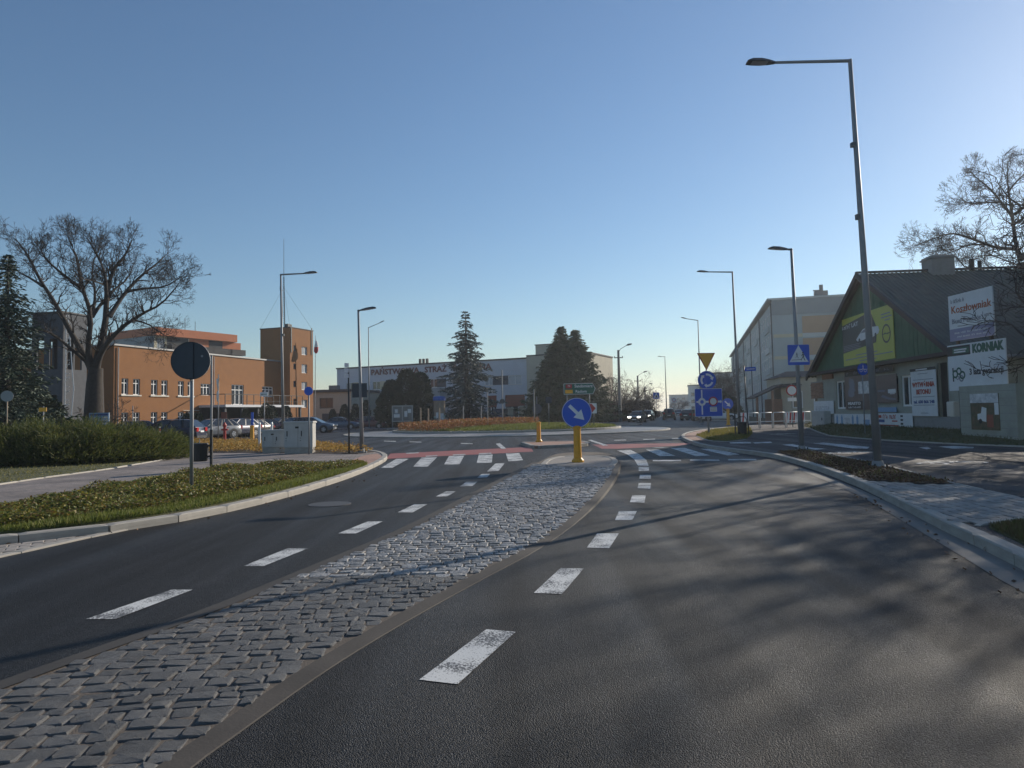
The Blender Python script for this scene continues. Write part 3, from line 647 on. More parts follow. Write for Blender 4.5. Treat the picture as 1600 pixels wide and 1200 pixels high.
# ---------------- orange fire-brigade office: long facade, windows in pairs, terrace over the porch, stair tower
OP = (-34.0, 60.0); OA = math.atan2(21.6, 7.0); W = WallMap(OP, OA); OL = 22.9; OH = 7.95
ob = thing('office_building', 'two-storey orange rendered office building behind the parked cars', 'building', (OP[0], OP[1], 0), OA)
c3 = lambda x, y: (160 + x / 5.4538, 480 + y / 5.4538)
def r3(x0, y0, x1, y1): return W.rect(*c3(x0, y0), *c3(x1, y1))
upper = [r3(*q) for q in ((163, 612, 221, 745), (262, 612, 321, 746), (415, 615, 470, 751), (503, 621, 556, 752), (645, 632, 695, 756), (727, 634, 775, 758))]
zu = (sum(q[2] for q in upper) / 6, sum(q[3] for q in upper) / 6)
upper = [(a, b, *zu) for a, b, _, _ in upper]
lower = [(a, b, .55, zu[1] - 2.95) for a, b, _, _ in upper]
wide = [(*r3(838, 655, 920, 760)[:2], zu[0] + .1, zu[1] - .15)]; dr = [(*r3(1100, 665, 1205, 822)[:2], 2.95, zu[1] - .1)]
wide2 = [(*r3(1362, 680, 1455, 780)[:2], zu[0] + .1, zu[1] - .15)]
holes = upper + lower + wide + dr + wide2
E1, N1 = (1, 0, 0), (0, -1, 0)
mb = MB().wall((0, 0, 0), E1, N1, OL, OH, holes, .16)
mb.wall((0, 14, 0), (0, -1, 0), (-1, 0, 0), 14, OH, [], .1); mb.wall((OL, 0, 0), (0, 1, 0), (1, 0, 0), 14, OH, [], .1); mb.wall((OL, 14, 0), (-1, 0, 0), (0, 1, 0), OL, OH, [])
mb.build('wall', 'orange_wall', ob)
MB().box(-.12, OL + .05, -.12, 14.1, OH + .002, OH + .14).build('parapet', 'roof_metal', ob)
MB().box(.3, OL - .3, .3, 13.8, .1, OH - .2).build('interior', 'interior', ob)
for h in upper + lower: window(ob, (0, 0, 0), E1, N1, *h, cols=2, sill=None)
for i in range(0, 6, 2): MB().box(upper[i][0] - .1, upper[i + 1][1] + .1, -.09, .0, zu[0] - .12, zu[0] - .003).build('sill', 'white_sill', ob)
for h in wide + wide2: window(ob, (0, 0, 0), E1, N1, *h, cols=3, transom=.7)
for h in dr: window(ob, (0, 0, 0), E1, N1, *h, cols=3, transom=.74)
# porch with roof terrace
pu0, pu1 = wide[0][0] - .25, OL - .1
MB().box(pu0, pu1, -3.2, -.01, 2.62, 2.86).build('porch_roof', 'canopy_white', ob)
for u in np.linspace(pu0 + .25, pu1 - .3, 6): MB().box(u - .12, u + .12, -3.0, -2.76, 0, 2.618).build('porch_column', 'tower_wood', ob)
mb = MB().box(pu0, pu1, -.3, -.02, 0, 2.6); mb.build('porch_wall', 'wood_dark', ob)
rl = MB()
for u in np.linspace(pu0 + .05, pu1 - .05, 13): rl.box(u - .03, u + .03, -3.13, -3.07, 2.862, 3.85)
rl.box(pu0, pu1, -3.13, -3.07, 3.852, 3.92); rl.box(pu0, pu1, -3.12, -3.08, 3.2, 3.24); rl.box(pu0, pu0 + .06, -3.06, -.05, 3.85, 3.92)
rl.build('terrace_railing', 'rail_black', ob)
mb = MB().tube([(wide[0][0] - 2.4, -.1, 2.35), (wide[0][0] - .3, -.1, 2.35)], .03, 6); mb.tube([(wide[0][0] - 1.7, -.1, .2), (wide[0][0] - 1.7, -.1, 2.3)], .03, 6); mb.build('pipe', 'white_sill', ob)
for u in (.35, OL * .52): MB().tube([(u, -.09, .1), (u, -.09, OH - .15)], .055, 8).build('downpipe', 'roof_metal', ob)
# stair tower
TP = Vector((-25.65, 81.2, 0)); tw = thing('stair_tower', 'tall square orange stair tower with antenna mast beside the office building', 'tower', TP, R(70))
TL, TD, TH = 4.4, 4.2, 11.9; T = WallMap(TP, R(70)); c4b = lambda x, y: (380 + x / 5.4538, 480 + y / 5.4538)
th = []
for (y0_, y1_) in ((338, 408), (488, 562), (638, 706), (790, 856)): th.append(T.rect(*c4b(498, y0_), *c4b(545, y1_)))
tn = []
for (y0_, y1_) in ((325, 375), (480, 530), (628, 682), (780, 832)): tn.append(T.rect(*c4b(428, y0_), *c4b(450, y1_)))
hz = lambda q: (max(.2, q[0]), min(TL - .15, q[1]), q[2], q[3])
th = [hz(q) for q in th]; tn = [hz(q) for q in tn]
mb = MB().wall((0, 0, 0), E1, N1, TL, TH, th + tn, .16); mb.wall((0, TD, 0), (0, -1, 0), (-1, 0, 0), TD, TH, []); mb.wall((TL, 0, 0), (0, 1, 0), (1, 0, 0), TD, TH, []); mb.wall((TL, TD, 0), (-1, 0, 0), (0, 1, 0), TL, TH, [])
mb.build('wall', 'orange_wall', tw); MB().box(.25, TL - .25, .25, TD - .25, .1, TH - .2).build('interior', 'interior', tw)
MB().box(-.06, TL + .06, -.06, TD + .06, TH + .002, TH + .1).build('parapet', 'roof_dark', tw)
for h in th: window(tw, (0, 0, 0), E1, N1, *h, cols=2, transom=None, pane='pane_light')
for h in tn: window(tw, (0, 0, 0), E1, N1, *h, cols=1, transom=None, frame='tower_wood')
for u in (.22, TL - .3): MB().box(u - .08, u + .08, -.06, -.003, TH - 2.9, TH + .35).build('antenna_bracket', 'dark_post', tw)
mb = MB(); mz = TH + .1; mh = 6.1                                          # lattice mast
for k in range(3):
    t = 2 * math.pi * k / 3; mb.tube([(1.0 + .2 * math.cos(t), 1.6 + .2 * math.sin(t), mz), (1.0 + .05 * math.cos(t), 1.6 + .05 * math.sin(t), mz + mh)], .03, 4)
for i in range(24):
    z = mz + mh * i / 24; r_ = .2 - .15 * i / 24
    for k in range(3):
        t, t2 = 2 * math.pi * k / 3, 2 * math.pi * (k + 1) / 3; mb.tube([(1 + r_ * math.cos(t), 1.6 + r_ * math.sin(t), z), (1 + r_ * math.cos(t2), 1.6 + r_ * math.sin(t2), z + mh / 24)], .014, 3, False)
mb.tube([(1, 1.6, mz + mh), (1, 1.6, mz + mh + 4.6)], [.035, .02], 5); mb.box(.3, 1.0, 1.58, 1.62, mz + mh - 1.7, mz + mh - 1.66); mb.box(.3, .36, 1.55, 1.65, mz + mh - 1.7, mz + mh - 1.2)
for x, y in ((0, 0), (TL, 0), (0, TD), (TL, TD)): mb.tube([(1, 1.6, mz + mh * .8), (x, y, TH + .1)], .012, 3, False)
mb.build('antenna_mast', 'steel_wire', tw)
MB().box(.3, .9, .5, 1.0, TH + .1, TH + .5).build('siren', 'dark_post', tw)

# ---------------- drill tower and its ladder in front of the shaded gable
P = at(92, 640, 56); dtw = thing('drill_tower', 'open grey wooden fire drill tower behind the bare oak', 'tower', (P.x, P.y, 0), R(-12))
mb = MB(); H = 1.5 + (659 - 492) / 1100 * 56; hw = 1.42
mb.wall((-hw, -1.2, 0), E1, N1, 2 * hw, H, [(.45, 1.15, H - 4.4, H - 2.0), (1.65, 2.4, H - 4.4, H - 2.0), (.45, 1.15, H - 8.6, H - 6.4), (1.65, 2.4, H - 8.6, H - 6.4)], .15)
mb.wall((hw, -1.2, 0), (0, 1, 0), (1, 0, 0), 2.4, H, [(.5, 1.9, H - 4.4, H - 2)], .15); mb.wall((-hw, 1.2, 0), (0, -1, 0), (-1, 0, 0), 2.4, H, [(.5, 1.9, H - 4.4, H - 2)], .15)
mb.wall((hw, 1.2, 0), (-1, 0, 0), (0, 1, 0), 2 * hw, H, [(.45, 1.15, H - 4.4, H - 2.0), (1.65, 2.4, H - 4.4, H - 2.0)], .15)
mb.build('wall', 'tower_wood', dtw); MB().box(-hw - .1, hw + .1, -1.3, 1.3, H + .002, H + .12).build('roof', 'roof_dark', dtw)
mb = MB(); x0 = hw + .12
for dx in (0, .42): mb.tube([(x0 + dx, -1.0, 0), (x0 + dx * (1.9), -1.0, H * .4), (x0 + dx * .4, -1.0, H - .2)], .035, 5)
for i in range(26): z = .4 + i * (H - 1) / 26; wv = .4 + (.38 if z < H * .4 else .38 - .6 * (z / H - .4)); mb.tube([(x0, -1.0, z), (x0 + .38, -1.0, z + (.5 if i % 3 == 0 else 0))], .018, 4)
mb.build('ladder', 'white_frame', dtw)

# ---------------- orange block of flats far behind
P = at(240, 640, 108); ang = R(60); fb = thing('apartment_building', 'distant block of flats with an orange-red top storey behind the orange office', 'building', (P.x, P.y, 0), ang)
FM = WallMap((P.x, P.y), ang); FH = FM(240, 511)[1]; FL = FM(366, 530)[0]
z1_ = FM(243, 524)[1]
fh = [(*FM.rect(*c3(465, 262), *c3(535, 335))[:2], z1_ - 2.0, z1_ - .35), (*FM.rect(*c3(655, 285), *c3(725, 320))[:2], z1_ - 2.0, z1_ - .35), (*FM.rect(*c3(845, 295), *c3(890, 330))[:2], z1_ - 2.0, z1_ - .35), (*FM.rect(*c3(945, 312), *c3(1010, 360))[:2], z1_ - 2.0, z1_ - .35)]
mb = MB().wall((0, 0, 0), E1, N1, FL, z1_, fh, .3); mb.wall((0, 12, 0), (0, -1, 0), (-1, 0, 0), 12, z1_, []); mb.wall((FL, 0, 0), (0, 1, 0), (1, 0, 0), 12, z1_, []); mb.wall((FL, 12, 0), (-1, 0, 0), (0, 1, 0), FL, z1_, []); mb.build('wall', 'cream_wall', fb)
MB().box(-.15, FL + .15, -.6, 12.1, z1_ + .002, FH).build('attic', 'brick_red', fb); MB().box(-.004, 3, -.06, -.003, z1_ - 3.5, z1_ - .1)
MB().box(.3, FL - .3, .5, 11.6, .1, z1_ - .2).build('interior', 'interior', fb)
for i, h in enumerate(fh):
    window(fb, (0, 0, 0), E1, N1, *h, cols=3, transom=None, pane='pane_light')
    MB().box(h[1] + .3, h[1] + 4.0, -1.3, -.003, z1_ - 2.3, z1_ - 1.35).build('balcony', 'trim_dark', fb)
    MB().box(h[1] + .3, h[1] + 4.0, -.02, -.003, z1_ - 1.3, z1_ - .05).build('balcony_recess', 'brick_red' if i % 2 else 'joint_dark', fb)
for u, h in ((FL * .55, 2.6), (FL * .68, 2.2)): MB().tube([(u, 4, FH), (u, 4, FH + h)], .05, 4).build('roof_antenna', 'steel_wire', fb)
MB().box(-.05, -.003, 0, 12, 0, z1_).build('end_wall', 'grey_render', fb)  # grey skin over the cream wall paints in this end's shade

# ---------------- low beige annexe behind the car park
P = at(487, 640, 96); an = thing('annexe_building', 'low beige flat-roofed annexe between the stair tower and fire station', 'building', (P.x - 1, P.y, 0), R(-14)); AH = 1.5 + (650.5 - 613) / 1100 * 96
ah = [(2.3, 4.3, 2.6, 4.0)]
mb = MB().wall((0, 0, 0), E1, N1, 7, AH, ah, .15); mb.wall((0, 9, 0), (0, -1, 0), (-1, 0, 0), 9, AH, []); mb.wall((7, 0, 0), (0, 1, 0), (1, 0, 0), 9, AH, []); mb.build('wall', 'beige_wall', an)
window(an, (0, 0, 0), E1, N1, *ah[0], cols=2, transom=None, frame='tower_wood'); MB().box(-.2, 7.2, -.3, 9.2, AH + .002, AH + .35).build('roof', 'roof_dark', an)
MB().box(2.7, 6.9, -.05, -.003, .9, 1.9).build('garage_band', 'tower_wood', an); MB().box(2.6, 3.8, 2, 3, AH + .35, AH + 1.0).build('chimney', 'concrete_pole', an)

# ---------------- fire station
SL_ = Vector((-26.4, 106, 0)); SR_ = Vector((2.18, 92.5, 0)); SA = math.atan2(SR_.y - SL_.y, SR_.x - SL_.x); SLN = (SR_ - SL_).length; X = WallMap(SL_, SA); SH = X(526, 577)[1]
fs = thing('fire_station', 'long two-storey grey fire station with red lettering behind the roundabout', 'building', SL_, SA)
c5b = lambda x, y: (540 + x / 5.4538, 480 + y / 5.4538); c6b = lambda x, y: (760 + x / 5.4538, 480 + y / 5.4538)
EXT = 8.6; zA, zB = X(700, 592)[1], X(700, 605)[1]
zW1, zW0 = X(790, 587)[1], X(790, 601)[1]
sh = [(X.rect(541, 599, 552, 612)[0], X.rect(541, 599, 552, 612)[1], zW0, zW1), (*X.rect(582, 597, 594, 609)[:2], zW0, zW1), (*X.rect(672, 592, 683, 605)[:2], zW0, zW1), (*X.rect(794, 587, 815, 601)[:2], zW0, zW1), (*X.rect(757, 589, 770, 602)[:2], zW0, zW1)]
gz = (.2, X(800, 617)[1])
sg = [(*X.rect(578, 627, 592, 640)[:2], *gz), (*X.rect(762, 618, 776, 632)[:2], *gz), (*X.rect(789, 617, 820, 632)[:2], *gz)]
mb = MB().wall((0, 0, 0), E1, N1, SLN, SH, sh + sg, .25); mb.wall((0, 16, 0), (0, -1, 0), (-1, 0, 0), 16, SH, []); mb.wall((SLN, 16, 0), (-1, 0, 0), (0, 1, 0), SLN, SH, [])
mb.build('wall', 'station_wall', fs)
MB().box(-.1, SLN, -.12, 16, SH + .002, SH + .18).build('parapet', 'roof_dark', fs); MB().box(.3, SLN - .3, .4, 15, .1, SH - .2).build('interior', 'interior', fs)
for h in sh: window(fs, (0, 0, 0), E1, N1, *h, cols=2, transom=None, pane='pane_light' if h[0] > 20 else 'pane', sill='white_sill')
for (x0_, x1_) in ((552, 560), (594, 602), ): a_, b_ = X(x0_, 605)[0], X(x1_, 605)[0]; MB().box(a_, b_, -.03, -.003, zW0, zW1).build('panel', 'cream_wall', fs)
for (x0_, x1_) in ((683, 697), (770, 794)): a_, b_ = X(x0_, 598)[0], X(x1_, 598)[0]; MB().box(a_, b_, -.03, -.003, zW0, zW1).build('panel', 'tower_wood', fs)
for a_, b_, e_, f_ in sg:
    dz = (f_ - e_)
    g = MB().box(a_ + .02, b_ - .02, .10, .16, e_ + dz * .58, f_ - .02).build('garage_door', 'gate_red', fs)
    for k in range(4): MB().box(a_ + .02, b_ - .02, .085, .098, e_ + dz * (.6 + .1 * k), e_ + dz * (.6 + .1 * k) + .02).build('rib', 'joint_dark', g)
    MB().quad((a_ + .02, .12, e_), (b_ - .02, .12, e_), (b_ - .02, .12, e_ + dz * .57), (a_ + .02, .12, e_ + dz * .57)).build('door_pane', 'pane', fs)
    for t in np.linspace(a_ + .05, b_ - .05, 4): MB().box(t - .05, t + .05, .06, .118, e_, e_ + dz * .57).build('door_frame', 'white_frame', fs)
# lettering on the parapet band
zt = X(620, 580.5)[1]
for s_, x0_, x1_ in (('PAŃSTWOWA', 580, 655), ('STRAŻ', 664, 698), ('POŻARNA', 708, 768)):
    ua, ub = X(x0_, 583)[0], X(x1_, 583)[0]
    zc = X((x0_ + x1_) / 2, 584.5 - (x0_ + x1_ - 1160) / 2 * .052)[1]
    text(s_, 1.12, 'letter_red', fs, ((ua + ub) / 2, -.06, zt), width=ub - ua, bold=.03, ext=.03)
# beige corner part and raised block
mb = MB().wall((SLN, -.6, 0), E1, N1, EXT, SH + .25, [(3.2, 4.6, zW0, zW1)], .2); mb.wall((SLN, .0, 0), (0, -1, 0), (-1, 0, 0), .6, SH + .25, []); mb.wall((SLN + EXT, -.6, 0), (0, 1, 0), (1, 0, 0), 10, SH + .25, []); mb.build('corner_wall', 'beige_wall', fs)
window(fs, (SLN, -.6, 0), E1, N1, 3.2, 4.6, zW0, zW1, cols=2, transom=None, depth=.15)
MB().box(SLN, SLN + EXT + .1, -.7, 9.5, SH + .252, SH + .4).build('corner_parapet', 'roof_dark', fs)
MB().box(SLN + .2, SLN + 5.5, 2, 7, SH + .4, SH + 1.9).build('roof_block', 'beige_wall', fs); MB().box(SLN + .1, SLN + 5.6, 1.9, 7.1, SH + 1.902, SH + 2.0).build('roof_block_cap', 'roof_dark', fs)
mb = MB()
for u in (13.3, 13.9, 14.5): mb.box(u, u + .3, 2, 2.3, SH + .18, SH + 1.0)
mb.box(13.0, 15.2, 1.9, 2.4, SH + .18, SH + .35); mb.build('roof_vent', 'trim_dark', fs)
a_ = X(655, 610)[0]; b_ = X(700, 610)[0]
MB().box(a_, b_, -2.2, -.01, X(680, 625)[1], X(680, 607)[1]).build('entrance_canopy', 'grey_render', fs)
for u in (a_ + .3, b_ - .3): MB().box(u - .15, u + .15, -2.1, -1.8, 0, X(680, 625)[1] - .002).build('canopy_post', 'grey_render', fs)

# ---------------- long panel block of flats on the right
BP = Vector((32.8, 88, 0)); BA = math.atan2(-.25, .97); BMp = WallMap(BP, BA); BH = BMp(1211, 469)[1]; BL, BDp = 14.0, 100.0
bl = thing('panel_block', 'long five-storey pale panel block with peach panels on its end wall', 'building', BP, BA)
ST = 2.75; sideh = []
mb = MB().wall((0, 0, 0), E1, N1, BL, BH, [(8.2, 9.6, 1 + k * ST, 2.4 + k * ST) for k in range(0)], .1)
for k in range(5):
    for j in range(33):
        v = 1.0 + j * 3.0; sideh.append((BDp - v - 1.5, BDp - v, 1.2 + k * ST, 2.6 + k * ST))
mb.wall((0, BDp, 0), (0, -1, 0), (-1, 0, 0), BDp, BH - .35, sideh, .05); mb.wall((BL, 0, 0), (0, 1, 0), (1, 0, 0), BDp, BH, []); mb.build('wall', 'block_wall', bl)
MB().box(-.5, BL + .2, -.15, BDp + .2, BH + .002, BH + .25).build('roof', 'block_light', bl); MB().box(.25, BL - .3, .3, BDp - .3, .1, BH - .4).build('interior', 'interior', bl)
for i, h in enumerate(sideh):
    if BDp - h[1] < 46: window(bl, (0, BDp, 0), (0, -1, 0), (-1, 0, 0), *h, cols=2, transom=None, depth=.03)
mb = MB()
for h in sideh: mb.quad((.045, BDp - h[0], h[2]), (.045, BDp - h[1], h[2]), (.045, BDp - h[1], h[3]), (.045, BDp - h[0], h[3]))
stuff(mb.build('far_panes', 'pane', bl))
for k, vv in enumerate((.35, 17, 34, 52, 70, 88)): MB().box(-.12, -.003, vv - .18, vv + .18, 0, BH - .36).build('downpipe', 'joint_dark', bl)
# balconies stacked in bays along the side
for bay in range(5):
    for k in range(5):
        v0 = 3.5 + bay * 17.5
        o = MB().box(-.16, -.003, v0, v0 + 5.4, .35 + k * ST, 1.1 + k * ST).build('balcony', 'block_light' if k % 2 else 'block_wall', bl)
# end wall panels
pe = lambda x0, y0, x1, y1: BMp.rect(x0, y0, x1, y1)
a_ = BMp(1253, 500)[0]
for k in range(5):
    zt = BH - 2.2 - k * ST * 1.0
    MB().box(a_, a_ + 4.3, -.05, -.003, zt - 2.1, zt).build('peach_panel', 'block_peach', bl)
    MB().box(a_ + 4.32, BL - .1, -.05, -.003, zt - 2.1, zt).build('green_panel', 'block_green' if k == 0 else 'block_peach', bl)
    MB().box(.1, a_ - .02, -.04, -.003, zt - 2.55, zt - 2.13).build('band', 'cream_wall', bl); MB().box(a_, BL - .1, -.04, -.003, zt - 2.6, zt - 2.12).build('band', 'block_light', bl)
MB().box(0, BL, -.06, -.003, BH - 1.9, BH - .01).build('attic_band', 'grey_render', bl)
mb = MB().box(5.4, 6.9, 1.5, 2.6, BH + .25, BH + 1.1); mb.box(6.0, 6.4, 1.8, 2.2, BH + 1.1, BH + 1.9); mb.box(5.2, 6.2, 1.7, 1.8, BH + 1.1, BH + 1.25); mb.build('chimney', 'concrete_pole', bl)

# ---------------- small brick house between the flats and the green house
P = at(1222, 650, 66); sb = thing('brick_outbuilding', 'small rendered house with lean-to porch left of the green house', 'building', (P.x, P.y, 0), R(-8))
mb = MB().box(0, 4.5, 0, 6, 0, 4.3); mb.build('wall', 'beige_wall', sb); MB().add([(-.3, -.4, 4.3), (5, -.4, 4.3), (5, 6.5, 4.3), (-.3, 6.5, 4.3), (1.2, 3, 5.0), (3.8, 3, 5.0)], [(0, 1, 5, 4), (2, 3, 4, 5), (0, 4, 3), (1, 2, 5), (3, 2, 1, 0)]).build('roof', 'wood_dark', sb)
MB().add([(-2.6, -.8, 2.5), (-.004, -.8, 3.7), (-.004, 3, 3.7), (-2.6, 3, 2.5), (-2.6, -.8, 2.35), (-.004, -.8, 3.55), (-.004, 3, 3.55), (-2.6, 3, 2.35)], [(0, 1, 2, 3), (7, 6, 5, 4), (0, 4, 5, 1), (3, 2, 6, 7), (0, 3, 7, 4)]).build('porch_roof', 'wood_dark', sb)
for x in (-2.3, -.9): MB().box(x - .1, x + .1, -.6, -.4, 0, 2.5 if x < -2 else 3.1).build('porch_post', 'brick', sb)
MB().add([(-.5, -1.3, 3.3), (1.6, -1.3, 3.5), (1.6, -.003, 3.8), (-.5, -.003, 3.6)], [(0, 1, 2, 3)]).build('awning', 'wood_dark', sb)
MB().box(-1.0, -.01, -.4, 2.5, 0, 2.3).build('porch_wall', 'brick', sb)
for u in (1.0, 2.9):
    f = MB().box(u, u + .9, -.03, -.003, 1.4, 3.0).build('window', 'white_frame', sb); MB().quad((u + .08, -.034, 1.5), (u + .82, -.034, 1.5), (u + .82, -.034, 2.9), (u + .08, -.034, 2.9)).build('pane', 'pane', f)

# ---------------- distant buildings closing the street
for (x0_, x1_, ytop, Y, m_, lab) in ((1076, 1112, 603, 300, 'block_light', 'pale distant block closing the far end of the street'), (1112, 1150, 584, 235, 'block_wall', 'grey distant block of flats behind the roundabout sign'), (1046, 1078, 618, 420, 'grey_render', 'lowest distant building seen beyond the parked cars')):
    A, B = at(x0_, 640, Y), at(x1_, 640, Y); Hh = 1.5 + (640 - .02 * (x0_ - 1050) - ytop) / 1100 * Y
    t = thing('distant_building', lab, 'building', (A.x, A.y, 0), R(-14)); L_ = (B - A).length
    hs = [(u, u + 1.6, z, z + 1.5) for u in np.arange(1.2, L_ - 2, 3.2) for z in np.arange(1.2, Hh - 2, 2.9)]
    mb = MB().wall((0, 0, 0), E1, N1, L_, Hh, hs, .2); mb.wall((0, 14, 0), (0, -1, 0), (-1, 0, 0), 14, Hh, []); mb.wall((L_, 0, 0), (0, 1, 0), (1, 0, 0), 14, Hh, []); mb.build('wall', m_, t)
    MB().box(-.2, L_ + .2, -.2, 14.2, Hh + .002, Hh + .4).build('roof', 'roof_dark', t)
    for h in hs: MB().quad((h[0], .15, h[2]), (h[1], .15, h[2]), (h[1], .15, h[3]), (h[0], .15, h[3])).build('window', 'pane', t)

# ---------------- green gabled house on the right
HB, HA_ = Vector((18.5, 29.0, 0)), Vector((19.9, 46.0, 0))
HA = math.atan2(HB.y - HA_.y, HB.x - HA_.x); HL = (HB - HA_).length; HM = WallMap(HA_, HA)
hs = thing('green_house', 'single-storey house with green boarded gable and dark ribbed roof', 'house', HA_, HA)
EZ = 3.75; AZ = HM(1352, 428)[1]; AU = HM(1352, 428)[0]; DEP = 26.0; BZ = .3
def hr(x0, y0, x1, y1): return HM.rect(x0, y0, x1, y1)
c1 = lambda x, y: (1260 + x / 4, 400 + y / 4)
def h1(x0, y0, x1, y1): return HM.rect(*c1(x0, y0), *c1(x1, y1))
wins = [h1(185, 780, 248, 955), h1(258, 745, 340, 905), h1(440, 755, 575, 915), h1(590, 745, 672, 940)]
wins = [(a, b, max(1.0, c), min(3.35, e)) for a, b, c, e in wins]
door = (*h1(830, 700, 888, 995)[:2], .95, 3.3)
mb = MB().wall((0, 0, 0), E1, N1, HL, EZ, wins + [door], .18)
mb.wall((HL, 0, 0), (0, 1, 0), (1, 0, 0), DEP, EZ, [(5, 6.2, 1.4, 2.8), (9, 10.2, 1.4, 2.8)], .15); mb.wall((0, DEP, 0), (0, -1, 0), (-1, 0, 0), DEP, EZ, []); mb.build('wall', 'house_wall', hs)
MB().box(.25, HL - .25, .3, DEP - .3, .2, EZ - .1).build('interior', 'interior', hs)
# vertical boards of the gable, each its own piece
nb_ = 46; bw = HL / nb_
for k in range(nb_):
    u = (k + .5) * bw
    ht = lambda q: EZ + (AZ - EZ) * (q / AU if q < AU else (HL - q) / (HL - AU))
    ua, ub = k * bw + .012, (k + 1) * bw - .012; za, zb_ = ht(ua) - .05, ht(ub) - .05
    y_ = -.05 - random.uniform(0, .012)
    MB().add([(ua, y_, EZ - .05), (ub, y_, EZ - .05), (ub, y_, zb_), (ua, y_, za), (ua, -.005, EZ - .05), (ub, -.005, EZ - .05), (ub, -.005, zb_), (ua, -.005, za)], [(0, 1, 2, 3), (0, 3, 7, 4), (1, 5, 6, 2), (0, 4, 5, 1), (3, 2, 6, 7)]).build('gable_board', 'house_green', hs)
MB().add([(0, .02, EZ - .1), (HL, .02, EZ - .1), (AU, .02, AZ - .06)], [(0, 1, 2)]).build('gable_back', 'trim_dark', hs)
# roof: two slopes of ribbed sheet
def slope(uE, side):
    ov = .55; mb = MB(); zE = EZ - ov * (AZ - EZ) / abs(AU - uE) ; ue = uE + side * ov; y0_, y1_ = -.45, DEP + .3
    nrib = 120; L_ = y1_ - y0_
    for k in range(nrib):
        ya = y0_ + L_ * k / nrib; yb = y0_ + L_ * (k + .5) / nrib; yc = y0_ + L_ * (k + 1) / nrib
        for (p, q, za_, zb2) in ((ya, (ya + yb) / 2, .0, .05), ((ya + yb) / 2, yb, .05, .0), (yb, yc, .0, .0)):
            mb.quad((ue, p, zE + za_), (AU, p, AZ + za_), (AU, q, AZ + zb2), (ue, q, zE + zb2)) if side < 0 else mb.quad((AU, p, AZ + za_), (ue, p, zE + za_), (ue, q, zE + zb2), (AU, q, AZ + zb2))
    return mb.build('roof_slope', 'house_roof', hs)
slope(0, -1); slope(HL, 1)
for side, uE in ((-1, 0), (1, HL)):
    ov = .55; zE = EZ - ov * (AZ - EZ) / abs(AU - uE); ue = uE + side * ov
    MB().add([(ue, -.52, zE - .2), (AU, -.52, AZ - .22), (AU, -.52, AZ + .08), (ue, -.52, zE + .06), (ue, -.42, zE - .2), (AU, -.42, AZ - .22), (AU, -.42, AZ + .08), (ue, -.42, zE + .06)], [(0, 1, 2, 3), (7, 6, 5, 4), (0, 4, 5, 1), (3, 2, 6, 7), (0, 3, 7, 4)]).build('bargeboard', 'trim_dark', hs)
MB().box(AU - .12, AU + .12, -.5, DEP + .3, AZ + .04, AZ + .13).build('ridge_cap', 'roof_dark', hs)
MB().box(-.45, HL + .45, -.5, -.06, EZ - .22, EZ - .06).build('eaves_board', 'trim_dark', hs)
MB().tube([(HL + .62, -.4, EZ - .38), (HL + .62, DEP, EZ - .42)], .07, 8).build('gutter', 'galvanised', hs)
MB().tube([(HL + .62, -.2, EZ - .4), (HL + .15, -.12, EZ - .9), (HL + .1, -.12, .2)], .045, 8).build('downpipe', 'galvanised', hs)
MB().box(-.02, HL + .02, -.06, -.003, .1, .95).build('plinth', 'plinth', hs)
cu = 3.2; mb = MB().box(AU - .55, AU + .55, cu, cu + 1.15, AZ - .8, AZ + .78); mb.box(AU - .62, AU + .62, cu - .07, cu + 1.22, AZ + .62, AZ + .7); mb.build('chimney', 'plinth', hs)  # dark plinth grey puts the chimney's shade into its colour
mb = MB().tube([(AU, cu + 2.3, AZ - .2), (AU, cu + 2.3, AZ + .6)], .13, 8); mb.tube([(AU, cu + 2.7, AZ - .2), (AU, cu + 2.7, AZ + .5)], .1, 8); mb.build('flue', 'trim_dark', hs)
for i, h in enumerate(wins):
    f = window(hs, (0, 0, 0), E1, N1, *h, cols=2 if i in (0, 3) else 1, transom=None, depth=.12, frame='white_frame' if i in (0, 3) else 'trim_dark', fw=.09, pane='pane')
MB().box(door[0] + .02, door[1] - .02, .1, .14, door[2], door[3] - .02).build('door', 'wood_dark', hs)
# bare brick patch at the far corner
a_, b_, e_, f_ = h1(30, 785, 105, 890); bwid, bh = .26, .085; r_ = 0; z = e_
bk = MB().box(0, 1, 0, 1, 0, 1).mesh('brick', 'brick')
MB().box(a_, b_, -.012, -.003, e_, f_).build('mortar', 'mortar', hs)
while z < f_ - bh:
    u = a_ + (bwid / 2 if r_ % 2 else 0)
    while u < b_ - bwid * .6: link('brick', bk, hs, (u, -.035 - random.uniform(0, .008), z), (0, 0, 0), (bwid - .02, .03, bh - .015)); u += bwid
    z += bh; r_ += 1
MB().box(h1(105, 700, 170, 760)[0], h1(105, 700, 170, 760)[1], -.1, -.004, 3.2, 3.5).build('lintel', 'brick', hs)
